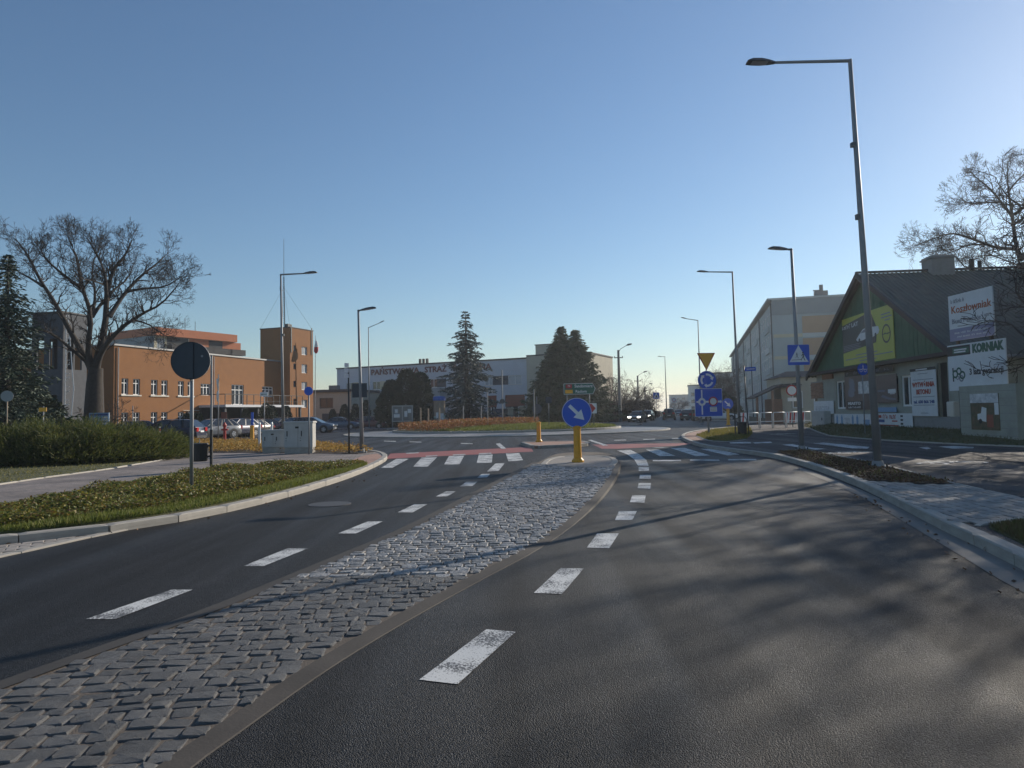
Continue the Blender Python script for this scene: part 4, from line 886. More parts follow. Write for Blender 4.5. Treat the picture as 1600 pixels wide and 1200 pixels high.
# ---------------- boards and posters on and by the green house (each a thing of its own)
def board(name, label, q, y=-.08, th=.03, base='banner_white', cat='banner', frame=None, tilt=0.0):
    """flat printed board fixed to the gable wall; q = u0,u1,z0,z1 on the wall"""
    a, b, c, e = q; o = Vector((HA_.x, HA_.y, 0)) + HM.d * a + HM.n * (-y)
    t = thing(name, label, cat, (o.x, o.y, c), HA); w_, h_ = b - a, e - c
    MB().box(0, w_, 0, th, 0, h_).build('panel', base, t)
    if frame:
        mb = MB().box(-.04, w_ + .04, -.015, th, -.05, -.001); mb.box(-.04, w_ + .04, -.015, th, h_ + .001, h_ + .05); mb.box(-.05, -.001, -.015, th, 0, h_); mb.box(w_ + .001, w_ + .05, -.015, th, 0, h_); mb.build('frame', frame, t)
    return t, w_, h_
def tx(t, s, x, z, size, mat_, width=None, bold=.0, align='CENTER'): return text(s, size, mat_, t, (x, -.006, z), width=width, bold=bold, align=align)
def patch(t, x0, x1, z0, z1, mat_, y=-.006, name='print'): return MB().box(x0, x1, y, -.001, z0, z1).build(name, mat_, t)
def worn_letters(t, x0, x1, z, h, n, m_, seed=1):
    """lettering too small to read in the photo: a row of letter-sized strokes"""
    r = random.Random(seed); w_ = (x1 - x0) / n; mb = MB()
    for k in range(n):
        if r.random() < .12: continue
        a = x0 + k * w_; mb.box(a + w_ * .1, a + w_ * r.uniform(.28, .4), -.012, -.008, z - h / 2, z + h / 2 * r.uniform(.6, 1)); q = z + r.uniform(-.5, .4) * h; mb.box(a + w_ * .4, a + w_ * .82, -.012, -.008, q, q + h * .22)
        if r.random() < .6: mb.box(a + w_ * .66, a + w_ * .84, -.0125, -.0085, z - h / 2, z + h * r.uniform(.0, .45))
    return stuff(mb.build('small_print', m_, t))
# car advert on the gable: black field, yellow corner and foot
q = h1(240, 345, 562, 665); t, w_, h_ = board('car_advert', 'black and yellow car advertising board high on the green gable', q, -.12, base='banner_yellow')
MB().add([(0, -.008, h_ * .27), (w_ * .69, -.008, h_ * .36), (w_ * .72, -.008, h_ * .62), (w_ * .61, -.008, h_ * .98), (0, -.008, h_ * .86)], [(0, 1, 2, 3, 4)]).build('print', 'banner_black', t)
tx(t, 'LAT', w_ * .28, h_ * .82, h_ * .12, 'banner_white', w_ * .14, .006); 
for k in range(4): pass
worn_letters(t, w_ * .0, w_ * .19, h_ * .815, h_ * .085, 5, 'banner_white', 10)
for k in range(4): patch(t, w_ * .02, w_ * (.36 + .03 * (k % 2)), h_ * (.315 + .032 * k), h_ * (.327 + .032 * k), 'ink_grey', -.012)
cb = [(.30, .50), (.36, .58), (.45, .68), (.56, .70), (.66, .67), (.74, .66), (.76, .58), (.74, .52), (.62, .47), (.52, .48), (.44, .46), (.33, .46)]
MB().extr([(w_ * x, h_ * z) for x, z in cb[::-1]][::-1], -.016, -.009).build('car_picture', 'banner_white', t)
MB().extr([(w_ * x, h_ * z) for x, z in ((.40, .61), (.47, .605), (.56, .61), (.55, .67), (.46, .66))], -.019, -.017).build('car_picture', 'ink_grey', t)
for x, z in ((.37, .47), (.52, .475), (.69, .50)): MB().extr(disc_pts(h_ * .045, 14, cx=w_ * x, cz=h_ * z), -.022, -.0195).build('car_picture', 'banner_black', t)
mb = MB(); cx_, cz_ = w_ * .88, h_ * .48
for k in range(24):
    t0, t1 = 2 * math.pi * k / 24, 2 * math.pi * (k + 1) / 24; ro, ri = w_ * .075, w_ * .06
    mb.quad((cx_ + ri * math.cos(t0), -.012, cz_ + ri * math.sin(t0)), (cx_ + ro * math.cos(t0), -.012, cz_ + ro * math.sin(t0)), (cx_ + ro * math.cos(t1), -.012, cz_ + ro * math.sin(t1)), (cx_ + ri * math.cos(t1), -.012, cz_ + ri * math.sin(t1)))
r_ = w_ * .09; mb.add([(cx_ - r_, -.013, cz_ - .03), (cx_ + r_ * .25, -.013, cz_ - .02), (cx_ + r_ * .0, -.013, cz_ - .075), (cx_ + r_, -.013, cz_ + .03), (cx_ - r_ * .25, -.013, cz_ + .02), (cx_, -.013, cz_ + .075)], [(0, 1, 2, 3, 4, 5)])
mb.build('emblem', 'banner_black', t)
for k, (a_, b_) in enumerate(((.80, .96), (.80, .98), (.86, .95))): patch(t, w_ * a_, w_ * b_, h_ * (.84 - .06 * k), h_ * (.862 - .06 * k), 'ink_grey', -.01)
for k, (a_, b_) in enumerate(((.28, .70), (.05, .97), (.35, .68))): patch(t, w_ * a_, w_ * b_, h_ * (.18 - .065 * k), h_ * (.20 - .065 * k), 'ink_grey', -.01)
# concrete works banner
q = h1(675, 715, 835, 1000); t, w_, h_ = board('concrete_banner', 'white WYTWÓRNIA BETONU banner with phone number by the house door', q, -.14)
tx(t, 'WYTWÓRNIA', w_ / 2, h_ * .69, .30, 'ink_red', w_ * .88, .012); tx(t, 'BETONU', w_ / 2, h_ * .53, .30, 'ink_red', w_ * .56, .012)
tx(t, 'tel. 600 866 248', w_ / 2, h_ * .31, .20, 'ink_blue', w_ * .82, .006)
for z, a_, b_ in ((.93, .3, .7), (.8, .1, .9), (.42, .08, .92), (.235, .08, .9), (.06, .35, .65)): patch(t, w_ * a_, w_ * b_, h_ * z, h_ * z + .025, 'ink_grey')
patch(t, 0, w_ * 1.0, h_ * 1.0, h_ * 1.06, 'banner_black', -.02); patch(t, w_ * .25, w_ * .7, h_ * 1.015, h_ * 1.045, 'banner_white', -.025)
# shop fascia, window graphics, low panels
q = h1(255, 698, 560, 735); t, w_, h_ = board('shop_fascia', 'dark fascia strip with pale lettering above the shop window', (q[0], q[1], 3.18, 3.5), -.16, base='banner_black'); worn_letters(t, w_ * .05, w_ * .95, h_ / 2, .16, 17, 'ink_grey', 3)
q = h1(252, 742, 432, 960); t, w_, h_ = board('face_poster', 'dark poster with a pale half face and the word MIASTO', q, -.1, base='poster_dark')
MB().extr([(w_ * x, h_ * z) for x, z in ((.14, .40), (.26, .36), (.36, .42), (.34, .50), (.40, .56), (.36, .62), (.38, .74), (.33, .88), (.20, .93), (.16, .80), (.20, .66), (.13, .55))], -.008, -.001).build('print', 'ink_grey', t)
patch(t, w_ * .05, w_ * .62, h_ * .02, h_ * .25, 'banner_black'); tx(t, 'MIASTO', w_ * .33, h_ * .18, .22, 'banner_white', w_ * .46, .01); worn_letters(t, w_ * .11, w_ * .56, h_ * .07, .11, 7, 'banner_white', 4)
patch(t, w_ * .5, w_ * .9, h_ * .45, h_ * .8, 'poster_photo')  # pale patch painted as a reflection in the shop window
q = h1(445, 742, 578, 918); t, w_, h_ = board('photo_poster', 'brownish photo poster filling the right shop window', q, -.1, base='poster_dark')
MB().add([(w_ * a_, -.008, h_ * b_) for a_, b_ in ((.25, .22), (.6, .12), (.95, .10), (.95, .14), (.6, .2), (.35, .3))], [(0, 1, 2, 3, 4, 5)]).build('print', 'ink_grey', t); patch(t, w_ * .68, w_ * .9, h_ * .3, h_ * .33, 'paper'); patch(t, w_ * .6, w_ * .95, h_ * .34, h_ * .48, 'paper'); patch(t, w_ * .1, w_ * .45, h_ * .4, h_ * .47, 'ink_grey')  # pale car-part patches painted in for the window's reflections
q = h1(452, 932, 575, 958); t, w_, h_ = board('blue_strip', 'pale blue strip under the right shop window', (q[0], q[1], 1.16, 1.4), -.11, base='poster_blue')
q = h1(440, 962, 682, 1056); t, w_, h_ = board('price_banner', 'white banner with red script under the right shop window', (q[0], q[1], .3, 1.1), -.15)
worn_letters(t, w_ * .26, w_ * .62, h_ * .78, .2, 8, 'ink_red', 5); patch(t, w_ * .06, w_ * .22, h_ * .7, h_ * .88, 'ink_red'); patch(t, w_ * .06, w_ * .30, h_ * .42, h_ * .6, 'ink_blue'); patch(t, w_ * .5, w_ * .64, h_ * .48, h_ * .56, 'ink_red')
patch(t, w_ * .1, w_ * .66, h_ * .05, h_ * .28, 'ink_red'); patch(t, w_ * .16, w_ * .62, h_ * .12, h_ * .2, 'banner_white', -.01)
for k in range(4): patch(t, w_ * .72, w_ * .78, h_ * (.08 + .23 * k), h_ * (.2 + .23 * k), 'banner_black')
q = h1(190, 975, 425, 1056); t, w_, h_ = board('bottle_banner', 'white panel with blue bottle print under the left shop window', (q[0], q[1], .3, 1.05), -.14)
for x in (.06, .2, .5, .62): patch(t, w_ * x, w_ * (x + .05), h_ * .1, h_ * .8, 'poster_blue'); patch(t, w_ * (x + .015), w_ * (x + .035), h_ * .8, h_ * .93, 'poster_blue')
patch(t, w_ * .3, w_ * .44, h_ * .3, h_ * .7, 'poster_photo'); patch(t, w_ * .8, w_ * .95, h_ * .15, h_ * .6, 'poster_blue')
q = h1(58, 915, 182, 968); t, w_, h_ = board('landscape_banner', 'small banner with a grey photo print at the far house corner', (q[0], q[1], 1.05, 1.85), -.12); patch(t, w_ * .1, w_ * .8, h_ * .15, h_ * .6, 'poster_photo')
# electricity boxes at the wall
def cabinet_at(name, label, q, dep, y, m_='cabinet', group=None):
    a, b, c, e = q; o = Vector((HA_.x, HA_.y, 0)) + HM.d * a + HM.n * (-y + dep); t = thing(name, label, 'cabinet', (o.x, o.y, c), HA)
    MB().cbox(0, b - a, 0, dep, 0, e - c, .03).build('body', m_, t); MB().box(.05, b - a - .05, -.012, -.001, .06, e - c - .08).build('door', m_, t); MB().box((b - a) * .8, (b - a) * .85, -.03, -.013, (e - c) * .45, (e - c) * .6).build('handle', 'dark_post', t); return t
q = h1(82, 968, 165, 1050); cabinet_at('utility_cabinet', 'grey utility cabinet standing at the far corner of the house', (q[0], q[1], .15, 1.25), .4, -.1)
# tall boards on posts in front of the house, parallel to the road
def post_board(name, label, pa, pb, ya, yb, cat='banner', base='banner_white'):
    """pa/pb: far and near top corners measured in the photo at depths ya, yb; returns frame with +x from far to near"""
    A, B = at(pa[0], pa[1], ya), at(pb[0], pb[1], yb); d = (B - A); L_ = math.hypot(d.x, d.y); ang = math.atan2(d.y, d.x)
    zb_ = at(pa[0], pa[2], ya).z; zt_ = (A.z + B.z) / 2
    t = thing(name, label, cat, (A.x, A.y, zb_), ang); MB().box(0, L_, 0, .04, 0, zt_ - zb_).build('panel', base, t); return t, L_, zt_ - zb_
t, w_, h_ = post_board('office_banner', 'upper white banner reading Koszłowniak Biuro Poselskie beside the house roof', (1481, 463, 534), (1550, 447), 27.6, 25.2)
patch(t, 0, w_, 0, h_ * .26, 'banner_lilac'); tx(t, 'Koszłowniak', w_ * .51, h_ * .67, .40, 'ink_orange', w_ * .9, .006); tx(t, 'Biuro Poselskie', w_ * .40, h_ * .42, .26, 'ink_grey', w_ * .66, .003); patch(t, w_ * .77, w_ * .78, h_ * .36, h_ * .52, 'ink_grey'); worn_letters(t, w_ * .81, w_ * .96, h_ * .44, .11, 5, 'ink_grey', 6)
worn_letters(t, w_ * .06, w_ * .38, h_ * .87, .17, 9, 'ink_grey', 7); worn_letters(t, w_ * .12, w_ * .88, h_ * .165, .07, 26, 'banner_white', 8); worn_letters(t, w_ * .18, w_ * .84, h_ * .08, .06, 24, 'banner_white', 9)
for u in (.3, w_ - .3): MB().box(u - .05, u + .05, .05, .15, -3.6, h_).build('post', 'wood_dark', t)
t, w_, h_ = post_board('warranty_banner', 'lower white KORNIAK banner reading 3 lata gwarancji in front of house', (1480, 545, 611), (1570, 523), 27.4, 24.4)
tx(t, 'KORNIAK', w_ * .71, h_ * .86, .42, 'ink_green', w_ * .52, .028); patch(t, 0, w_ * .42, h_ * .76, h_ * .97, 'banner_black'); patch(t, w_ * .10, w_ * .40, h_ * .80, h_ * .93, 'ink_green', -.01); patch(t, w_ * .13, w_ * .36, h_ * .87, h_ * .90, 'banner_white', -.014); patch(t, w_ * .13, w_ * .34, h_ * .82, h_ * .85, 'banner_white', -.014)
tx(t, '3 lata gwarancji', w_ * .67, h_ * .38, .32, 'banner_black', w_ * .56, .008)
for x, z, r_ in ((.13, .36, .1), (.20, .42, .09), (.26, .33, .1), (.24, .26, .08), (.17, .28, .05)):
    mb = MB(); 
    for k in range(12):
        t0, t1 = 2 * math.pi * k / 12, 2 * math.pi * (k + 1) / 12; mb.quad(*[(w_ * x + w_ * r_ * .55 * f_ * math.cos(tt), -.008, h_ * z + w_ * r_ * .55 * f_ * math.sin(tt)) for f_, tt in ((.55, t0), (1, t0), (1, t1), (.55, t1))])
    mb.build('print', 'ink_green' if r_ > .08 else 'ink_grey', t)
patch(t, w_ * .08, w_ * .10, h_ * .2, h_ * .5, 'banner_black')
# concrete wall with a truck picture under the boards
A, B = G(1500, 676, .35), G(1590, 690, .35); A = at(1502, 676, 26.6); B = at(1592, 690, 23.6); d = B - A; ang = math.atan2(d.y, d.x); L_ = math.hypot(d.x, d.y)
t = thing('block_enclosure', 'bare concrete enclosure wall carrying a truck poster at the right edge', 'wall', (A.x, A.y, .1), ang)
MB().box(0, L_, 0, 1.6, 0, 2.05).build('wall', 'house_wall', t)
for k in range(1, 8):
    MB().box(0, L_, -.004, -.001, .26 * k, .26 * k + .015).build('joint', 'plinth', t)
t = thing('truck_poster', 'green poster with a white truck on the concrete enclosure', 'poster', (A.x, A.y, .1), ang)
x0_, x1_ = L_ * .22, L_ * .72
MB().box(x0_, x1_, -.03, -.006, .45, 1.75).build('panel', 'poster_forest', t)
MB().extr([(x0_ + (x1_ - x0_) * a_, .45 + 1.3 * b_) for a_, b_ in ((.25, .28), (.55, .22), (.58, .60), (.42, .64), (.38, .46), (.25, .44))], -.036, -.031).build('print', 'paper', t)
MB().extr(disc_pts(.09, 12, cx=x0_ + (x1_ - x0_) * .35, cz=.45 + 1.3 * .24), -.04, -.037).build('print', 'black', t); MB().box(x0_, x1_, -.036, -.031, 1.42, 1.75).build('print', 'poster_photo', t); MB().box(x0_ + (x1_ - x0_) * .86, x1_, -.037, -.0315, 1.0, 1.41).build('print', 'paper', t); MB().box(x0_ + (x1_ - x0_) * .58, x0_ + (x1_ - x0_) * .8, -.036, -.031, .55, 1.0).build('print', 'gate_red', t)
A = at(1488, 650, 28.6); B = at(1508, 650, 28.0); t = thing('meter_box', 'small beige meter box on the wall under the KORNIAK banner', 'cabinet', (A.x, A.y, 1.0), HA)
MB().cbox(0, .55, -.2, .05, 0, .6, .03).build('body', 'white_sill', t); MB().box(.05, .5, -.215, -.201, .05, .53).build('door', 'white_sill', t)
# grassy bank up to the house
mb = MB(); foot = [(17.0, 14), (16.6, 20), (15.2, 24), (14.6, 28), (14.8, 33), (16.8, 39), (18.6, 44), (20, 49), (22, 53)]; head = [(30, 16), (26, 22), (19.5, 25.5), (18.7, 29.2), (19.0, 33), (19.3, 38), (19.8, 44), (21, 48.5), (24, 52)]
for i in range(len(foot) - 1):
    for k in range(4):
        P = lambda j, s: (foot[j][0] + (head[j][0] - foot[j][0]) * s, foot[j][1] + (head[j][1] - foot[j][1]) * s, .118 + .33 * (math.sin(s * math.pi / 2)))
        mb.quad(P(i, k / 4), P(i, (k + 1) / 4), P(i + 1, (k + 1) / 4), P(i + 1, k / 4))
bank = mb; struct(mb.build('house_bank', 'grass_soil'))
kerb('bank_edging', [Vector((x - .05, y, 0)) for x, y in foot], width=.08, top=.16, side=1)
# ================================================================== vegetation
def bare_tree(name, label, loc, H, seed, limbs, spread, crown_r, trunk_r, trunk_h, lean=(0, 0), depth=6, twig='twig', group=None, cat='tree', up=.25, dens=1.0, lim_ang=(25, 62), thin=.62):
    """leafless tree: a tapered trunk forking into limbs, limbs into branches, branches into twigs"""
    t = thing(name, label, cat, loc, 0, group); r = random.Random(seed); big, small = MB(), MB()
    def grow(p, d, L, rad, lev):
        n = max(2, min(6, int(L / .45))) if lev < 3 else (3 if L > .5 else 2)
        pts, rads = [p], [rad]; q, dd = p, d.copy(); endr = rad * (thin if lev < depth else .35)
        for i in range(n):
            wob = (.0, .10, .13, .17, .22, .28, .3, .3, .3)[lev]
            dd = (dd + Vector((r.gauss(0, wob), r.gauss(0, wob), r.gauss(0, wob * .7) + up * (.14 if lev < 4 else .05)))).normalized()
            q = q + dd * (L / n); pts.append(q); rads.append(rad + (endr - rad) * (i + 1) / n)
            if lev >= 1 and lev < depth and i < n - 1 and r.random() < .62 * dens:
                ax = dd.orthogonal().normalized(); ax.rotate(Quaternion(dd, r.uniform(0, 6.28)))
                nd = (dd * math.cos(R(55)) + ax * math.sin(R(r.uniform(35, 70)))).normalized(); grow(q, nd, L * r.uniform(.42, .68), rads[-1] * .52, lev + 1 if lev > 1 else lev + 2)
        tgt = big if rad > trunk_r * .13 else small
        rads = [max(.011, q_) for q_ in rads]; tgt.tube(pts, rads, 8 if rad > trunk_r * .4 else (5 if rad > .03 else 3), False)
        if lev < depth:
            k = 2 if r.random() < .7 else 3
            for j in range(k):
                ax = dd.orthogonal().normalized(); ax.rotate(Quaternion(dd, r.uniform(0, 6.28))); an = R(r.uniform(14, 40))
                nd = (dd * math.cos(an) + ax * math.sin(an)).normalized(); grow(q, nd, L * r.uniform(.62, .86), endr * r.uniform(.75, .98), lev + 1)
    top = Vector((lean[0], lean[1], trunk_h))
    big.tube([(0, 0, -.15), (lean[0] * .05, lean[1] * .05, .25), (lean[0] * .4, lean[1] * .4, trunk_h * .5), top], [trunk_r * 1.55, trunk_r * 1.1, trunk_r, trunk_r * .95], 10, False)
    for k in range(limbs):
        az = 2 * math.pi * (k + r.uniform(-.2, .2)) / limbs; el = R(r.uniform(*lim_ang))
        d = Vector((math.cos(az) * math.cos(el) * spread, math.sin(az) * math.cos(el) * spread, math.sin(el))).normalized()
        grow(top - Vector((0, 0, r.uniform(0, trunk_h * .2))), d, crown_r * r.uniform(.36, .46), trunk_r * r.uniform(.5, .68), 1)
    big.build('trunk', 'bark', t, True); small.build('crown', twig, t)
    return t
def spruce(name, label, loc, H, Rm, seed, m='needle_dark', whorl=.34, fullness=1.0, base=.04, tier=.35, group=None, droop=.35, npb=9, lsz=1.0):
    t = thing(name, label, 'tree', loc, 0, group); g = np.random.default_rng(seed)
    MB().tube([(0, 0, -.1), (0, 0, H * .5), (0, 0, H * .98)], [Rm * .075 + .05, Rm * .04 + .03, .015], 8, False).build('trunk', 'bark', t, True)
    P, D, Ln, Wd = [], [], [], []; z = H * base; k = 0
    while z < H * .985:
        f = z / H; Rz = Rm * (1 - f) ** .95 * (1 + tier * math.sin(k * 2.1) * .5 + g.uniform(-.12, .12)) + .03; nbr = int(npb * (1.0 if f < .8 else .6) + g.integers(0, 3))
        for a in g.uniform(0, 2 * np.pi) + np.arange(nbr) * 2 * np.pi / nbr + g.normal(0, .22, nbr):
            L = Rz * g.uniform(.62, 1.12) * fullness; ns = max(3, int(L / .14))
            s = np.linspace(.12, 1, ns); dr = droop * L * (s ** 1.3) - .25 * L * np.clip(s - .7, 0, 1) * (1 if f < .8 else 0) - (.35 * L * s if f > .9 else 0)
            base_p = np.stack([np.cos(a) * L * s, np.sin(a) * L * s, z - dr], 1)
            for q in range(4):
                side = a + g.normal(0, .9, ns); dz = g.uniform(-.75, .12, ns)
                P.append(base_p + g.normal(0, .035 * (1 + L * .25), (ns, 3))); D.append(np.stack([np.cos(side), np.sin(side), dz], 1))
                Ln.append(g.uniform(.16, .36, ns) * lsz * (.7 + .3 * min(1, L))); Wd.append(g.uniform(.05, .10, ns) * lsz)
        z += whorl * g.uniform(.8, 1.2) * (.6 + .4 * (1 - f)); k += 1
    P, D, Ln, Wd = np.concatenate(P), np.concatenate(D), np.concatenate(Ln), np.concatenate(Wd)
    V, Fq = leaves(P, D, Ln, Wd, g); np_mesh('crown', V, Fq, m, t); return t
def leafy(name, label, loc, shape, n, seed, m, size, cat='shrub', group=None, upd=.6, trunk=None):
    """evergreen mass: shape(g, n) gives points, outward directions"""
    t = thing(name, label, cat, loc, 0, group); g = np.random.default_rng(seed); P, D = shape(g, n)
    D = D + np.array([0, 0, upd]) + g.normal(0, .45, D.shape); V, Fq = leaves(P, D, g.uniform(.6, 1.3, len(P)) * size, g.uniform(.3, .55, len(P)) * size, g); np_mesh('crown', V, Fq, m, t)
    mb = MB()
    for k in range(trunk or 1): x = random.uniform(-.2, .2) if trunk else 0; mb.tube([(x, 0, -.1), (x * 1.5, 0, max(.3, P[:, 2].max() * .5))], [.07, .03], 6, False)
    mb.build('trunk', 'bark', t); return t
def cone_shape(H, Rb, power=.8, lump=.12, bot=.0):
    def f(g, n):
        z = g.uniform(0, 1, n) ** 1.25; a = g.uniform(0, 2 * np.pi, n); prof = (1 - z) ** power * np.minimum(1, (z + .12) / .25)
        r_ = Rb * prof * (1 + lump * np.sin(a * 3 + z * 9) + lump * np.sin(a * 5 - z * 13)) * np.sqrt(g.uniform(.45, 1, n))
        return np.stack([np.cos(a) * r_, np.sin(a) * r_, bot + z * H], 1), np.stack([np.cos(a), np.sin(a), np.zeros(n)], 1)
    return f

def limb_tree(name, label, base, H, seed, limbs, trunk_r, Y0, trunk, depth=6, twig='twig', group=None, L0=.72, dens=1.0, mn=.006):
    """leafless tree whose main limbs follow surveyed lines; limbs = (points, start radius, depth drift)"""
    t = thing(name, label, 'tree', base, 0, group); r = random.Random(seed); big, small = MB(), MB(); bv = Vector(base)
    def grow(p, d, L, rad, lev):
        n = 3 if L > .6 else 2; pts, rads = [p], [rad]; q, dd = p, d.copy(); endr = rad * .6
        for i in range(n):
            wob = (.12, .12, .14, .17, .22, .26, .28, .3)[lev]
            dd = (dd + Vector((r.gauss(0, wob), r.gauss(0, wob), r.gauss(0, wob * .8) + .06))).normalized(); q = q + dd * (L / n); pts.append(q); rads.append(rad + (endr - rad) * (i + 1) / n)
            if lev < depth and i < n - 1 and r.random() < .7 * dens:
                ax = dd.orthogonal().normalized(); ax.rotate(Quaternion(dd, r.uniform(0, 6.28))); a = R(r.uniform(35, 65)); grow(q, (dd * math.cos(a) + ax * math.sin(a)).normalized(), L * r.uniform(.45, .72), rads[-1] * .6, lev + 1)
        small.tube(pts, [max(mn, x) for x in rads], 5 if rad > .035 else 3, False)
        if lev < depth:
            for j in range(2 if r.random() < .75 else 3):
                ax = dd.orthogonal().normalized(); ax.rotate(Quaternion(dd, r.uniform(0, 6.28))); a = R(r.uniform(14, 36)); grow(q, (dd * math.cos(a) + ax * math.sin(a)).normalized(), L * r.uniform(.6, .85), endr * r.uniform(.8, 1), lev + 1)
    big.tube([Vector(p) - bv for p in trunk], [trunk_r * k for k in np.linspace(1.5, .95, len(trunk))], 12, False)
    for pts, rad, drift in limbs:
        P = [at(x, y, Y0 + drift * k / (len(pts) - 1)) - bv for k, (x, y) in enumerate(pts)]; P = smooth_line(P, 1); n = len(P); rr = [rad + (max(.022, rad * .1) - rad) * (k / (n - 1)) ** .65 for k in range(n)]; big.tube(P, rr, 8, False)
        for k in range(2, n):
            d = (P[k] - P[k - 1]).normalized()
            for _ in range(4 if k > n * .4 else 2):
                if r.random() > .85 * dens: continue
                q = P[k - 1].lerp(P[k], r.random()); ax = d.orthogonal().normalized(); ax.rotate(Quaternion(d, r.uniform(0, 6.28))); a = R(r.uniform(30, 62)); nd = (d * math.cos(a) + ax * math.sin(a) + Vector((0, 0, .15))).normalized(); grow(q, nd, L0 * r.uniform(.6, 1.05), min(rr[k] * .55, .07), 2 if k > n * .4 else 3)
        grow(P[-1], (P[-1] - P[-2]).normalized(), L0 * .8, rr[-1], 3)
    big.build('trunk', 'bark', t, True); small.build('crown', twig, t); return t
# big oak behind the junipers on the left
cz = lambda L: [(x / 4.8, 330 + y / 4.8) for x, y in L]
ob_ = at(147, 690, 44); tr_ = [(ob_.x, 44, -.1), at(147, 640, 44), at(148, 600, 44), at(150, 575, 44)]
limb_tree('oak_tree', 'large spreading leafless tree in front of the drill tower on the left', (ob_.x, 44, 0), 14, 21, [
    (cz([(715, 1180), (790, 870), (800, 640), (840, 450), (940, 330), (985, 230)]), .30, 1.5), (cz([(800, 660), (790, 470), (730, 330), (655, 200)]), .16, -1.5), (cz([(690, 1180), (655, 1040), (690, 780), (610, 560), (580, 350), (515, 210)]), .26, -2.5),
    (cz([(690, 790), (770, 680), (850, 590), (960, 510), (1000, 400)]), .15, 3), (cz([(690, 1180), (560, 960), (420, 700), (290, 500), (210, 330), (120, 210)]), .26, 2.0), (cz([(320, 560), (190, 480), (90, 430)]), .12, 2),
    (cz([(720, 1180), (770, 1030), (900, 880), (1060, 770), (1210, 700), (1330, 560)]), .24, -2.5), (cz([(820, 790), (930, 620), (1060, 480), (1170, 400), (1240, 330)]), .19, 3), (cz([(960, 600), (1080, 580), (1240, 570), (1360, 490)]), .12, -3),
    (cz([(610, 580), (480, 480), (350, 370), (290, 260)]), .13, -3.5), (cz([(640, 1120), (400, 920), (300, 890), (190, 900)]), .13, -2), (cz([(1000, 815), (1100, 840), (1190, 900), (1230, 930)]), .08, -1.5), (cz([(800, 560), (700, 520), (620, 510)]), .09, -3), (cz([(690, 780), (720, 620), (680, 420), (760, 250)]), .13, 4)], .42, 44, tr_, depth=6)
# small leafless trees behind it
P = at(75, 640, 70); bare_tree('bare_tree', 'thin leafless tree behind the drill tower', (P.x, P.y, 0), 9, 5, 5, .7, 3.9, .2, 2.2, depth=6, dens=.8, twig='twig_brown')
P = at(165, 650, 52); bare_tree('shrub_tree', 'brownish leafless shrub against the shaded gable of the office', (P.x, P.y, 0), 4, 9, 6, .9, 2.4, .1, .6, depth=5, twig='twig_brown', cat='shrub')
P = at(8, 660, 36); spruce('spruce_tree', 'dark tall spruce at the left edge of the photo', (P.x, P.y, 0), 10.4, 3.5, 3, 'needle_dark', tier=.25, npb=13)
P = at(45, 650, 40); leafy('thuja_bush', 'dense dark evergreen bush beside the left spruce', (P.x, P.y, 0), cone_shape(3.6, 2.3, .55, .18), 9000, 4, 'thuja', .24)
P = at(100, 655, 38); leafy('thuja_bush', 'low dark evergreen bush behind the junipers near the blue board', (P.x, P.y, 0), cone_shape(1.6, 1.6, .5, .2), 4500, 5, 'needle_mid', .2)
# conifers around the fire station
P = at(730, 655, 80); spruce('spruce_tree', 'tall slender spruce standing before the fire station lettering', (P.x, P.y, .1), 13.4, 4.7, 8, 'needle_blue', whorl=.50, tier=.8, npb=8, droop=.34, lsz=1.5)
for px, Y, top, rr, sd, lab in ((880, 78, 508, 4.7, 31, 'left tall dense spruce of the pair right of the fire station'), (902, 79, 514, 4.6, 32, 'right lower spruce of the pair beside the fire station corner'), (864, 80, 540, 3.4, 33, 'shortest spruce at the left foot of the dense spruce pair')):
    P = at(px, 655, Y); spruce('spruce_tree', lab, (P.x, P.y, .1), 1.5 + (643 - top) / 1100 * Y, rr, sd, 'needle_mid', whorl=.30, tier=.15, npb=15, droop=.02, fullness=1.05, lsz=1.6)
for k, (px, Y, top, rr, lab) in enumerate(((612, 81, 597, 1.9, 'left thuja of the large dark clump by the notice board'), (636, 82, 580, 2.1, 'tallest thuja in the large dark clump by the notice board'), (657, 83, 585, 1.9, 'right thuja of the large dark clump by the notice board'))):
    P = at(px, 655, Y); leafy('thuja_tree', lab, (P.x, P.y, .1), cone_shape(1.5 + (648 - top) / 1100 * Y, rr, .42, .12), 9000, 40 + k, 'thuja', .34, 'tree', 'thujas before the fire station')
for k, (px, Y, top, rr) in enumerate(((538, 92, 633, .8), (555.5, 92, 632.5, .75), (572, 92, 627, .75), (520, 92, 640, .6))):
    P = at(px, 655, Y); leafy('cone_thuja', ['first clipped conical thuja along the fire station wall, next to the shortest', 'second conical thuja along the fire station wall', 'tallest clipped conical thuja left of the dark clump', 'shortest conical thuja at the beige annexe wall'][k], (P.x, P.y, .0), cone_shape(1.5 + (650 - top) / 1100 * Y, rr, .5, .04), 2200, 50 + k, 'thuja', .26, 'tree', 'conical thujas along the fire station')
for k, (px, Y, top, rr) in enumerate(((309, 63.5, 645, .75), (291, 62.5, 646, .45), (415, 72, 632, 1.0), (425, 73, 636, .8), (448, 75, 637, .7), (384, 70, 640, .6))):
    P = at(px, 660, Y); leafy('cone_thuja', ['wide dark conical thuja at the left end of the porch', 'narrow conical thuja under the office wall pipe', 'layered tall thuja under the terrace railing', 'broad thuja right of the layered one under the terrace', 'thuja at the foot of the stair tower', 'small dark thuja deep under the porch roof'][k], (P.x, P.y, 0), cone_shape(1.5 + (654 - top) / 1100 * Y, rr, .5, .06), 2200, 60 + k, 'thuja', .2, 'tree', 'thujas before the office porch')
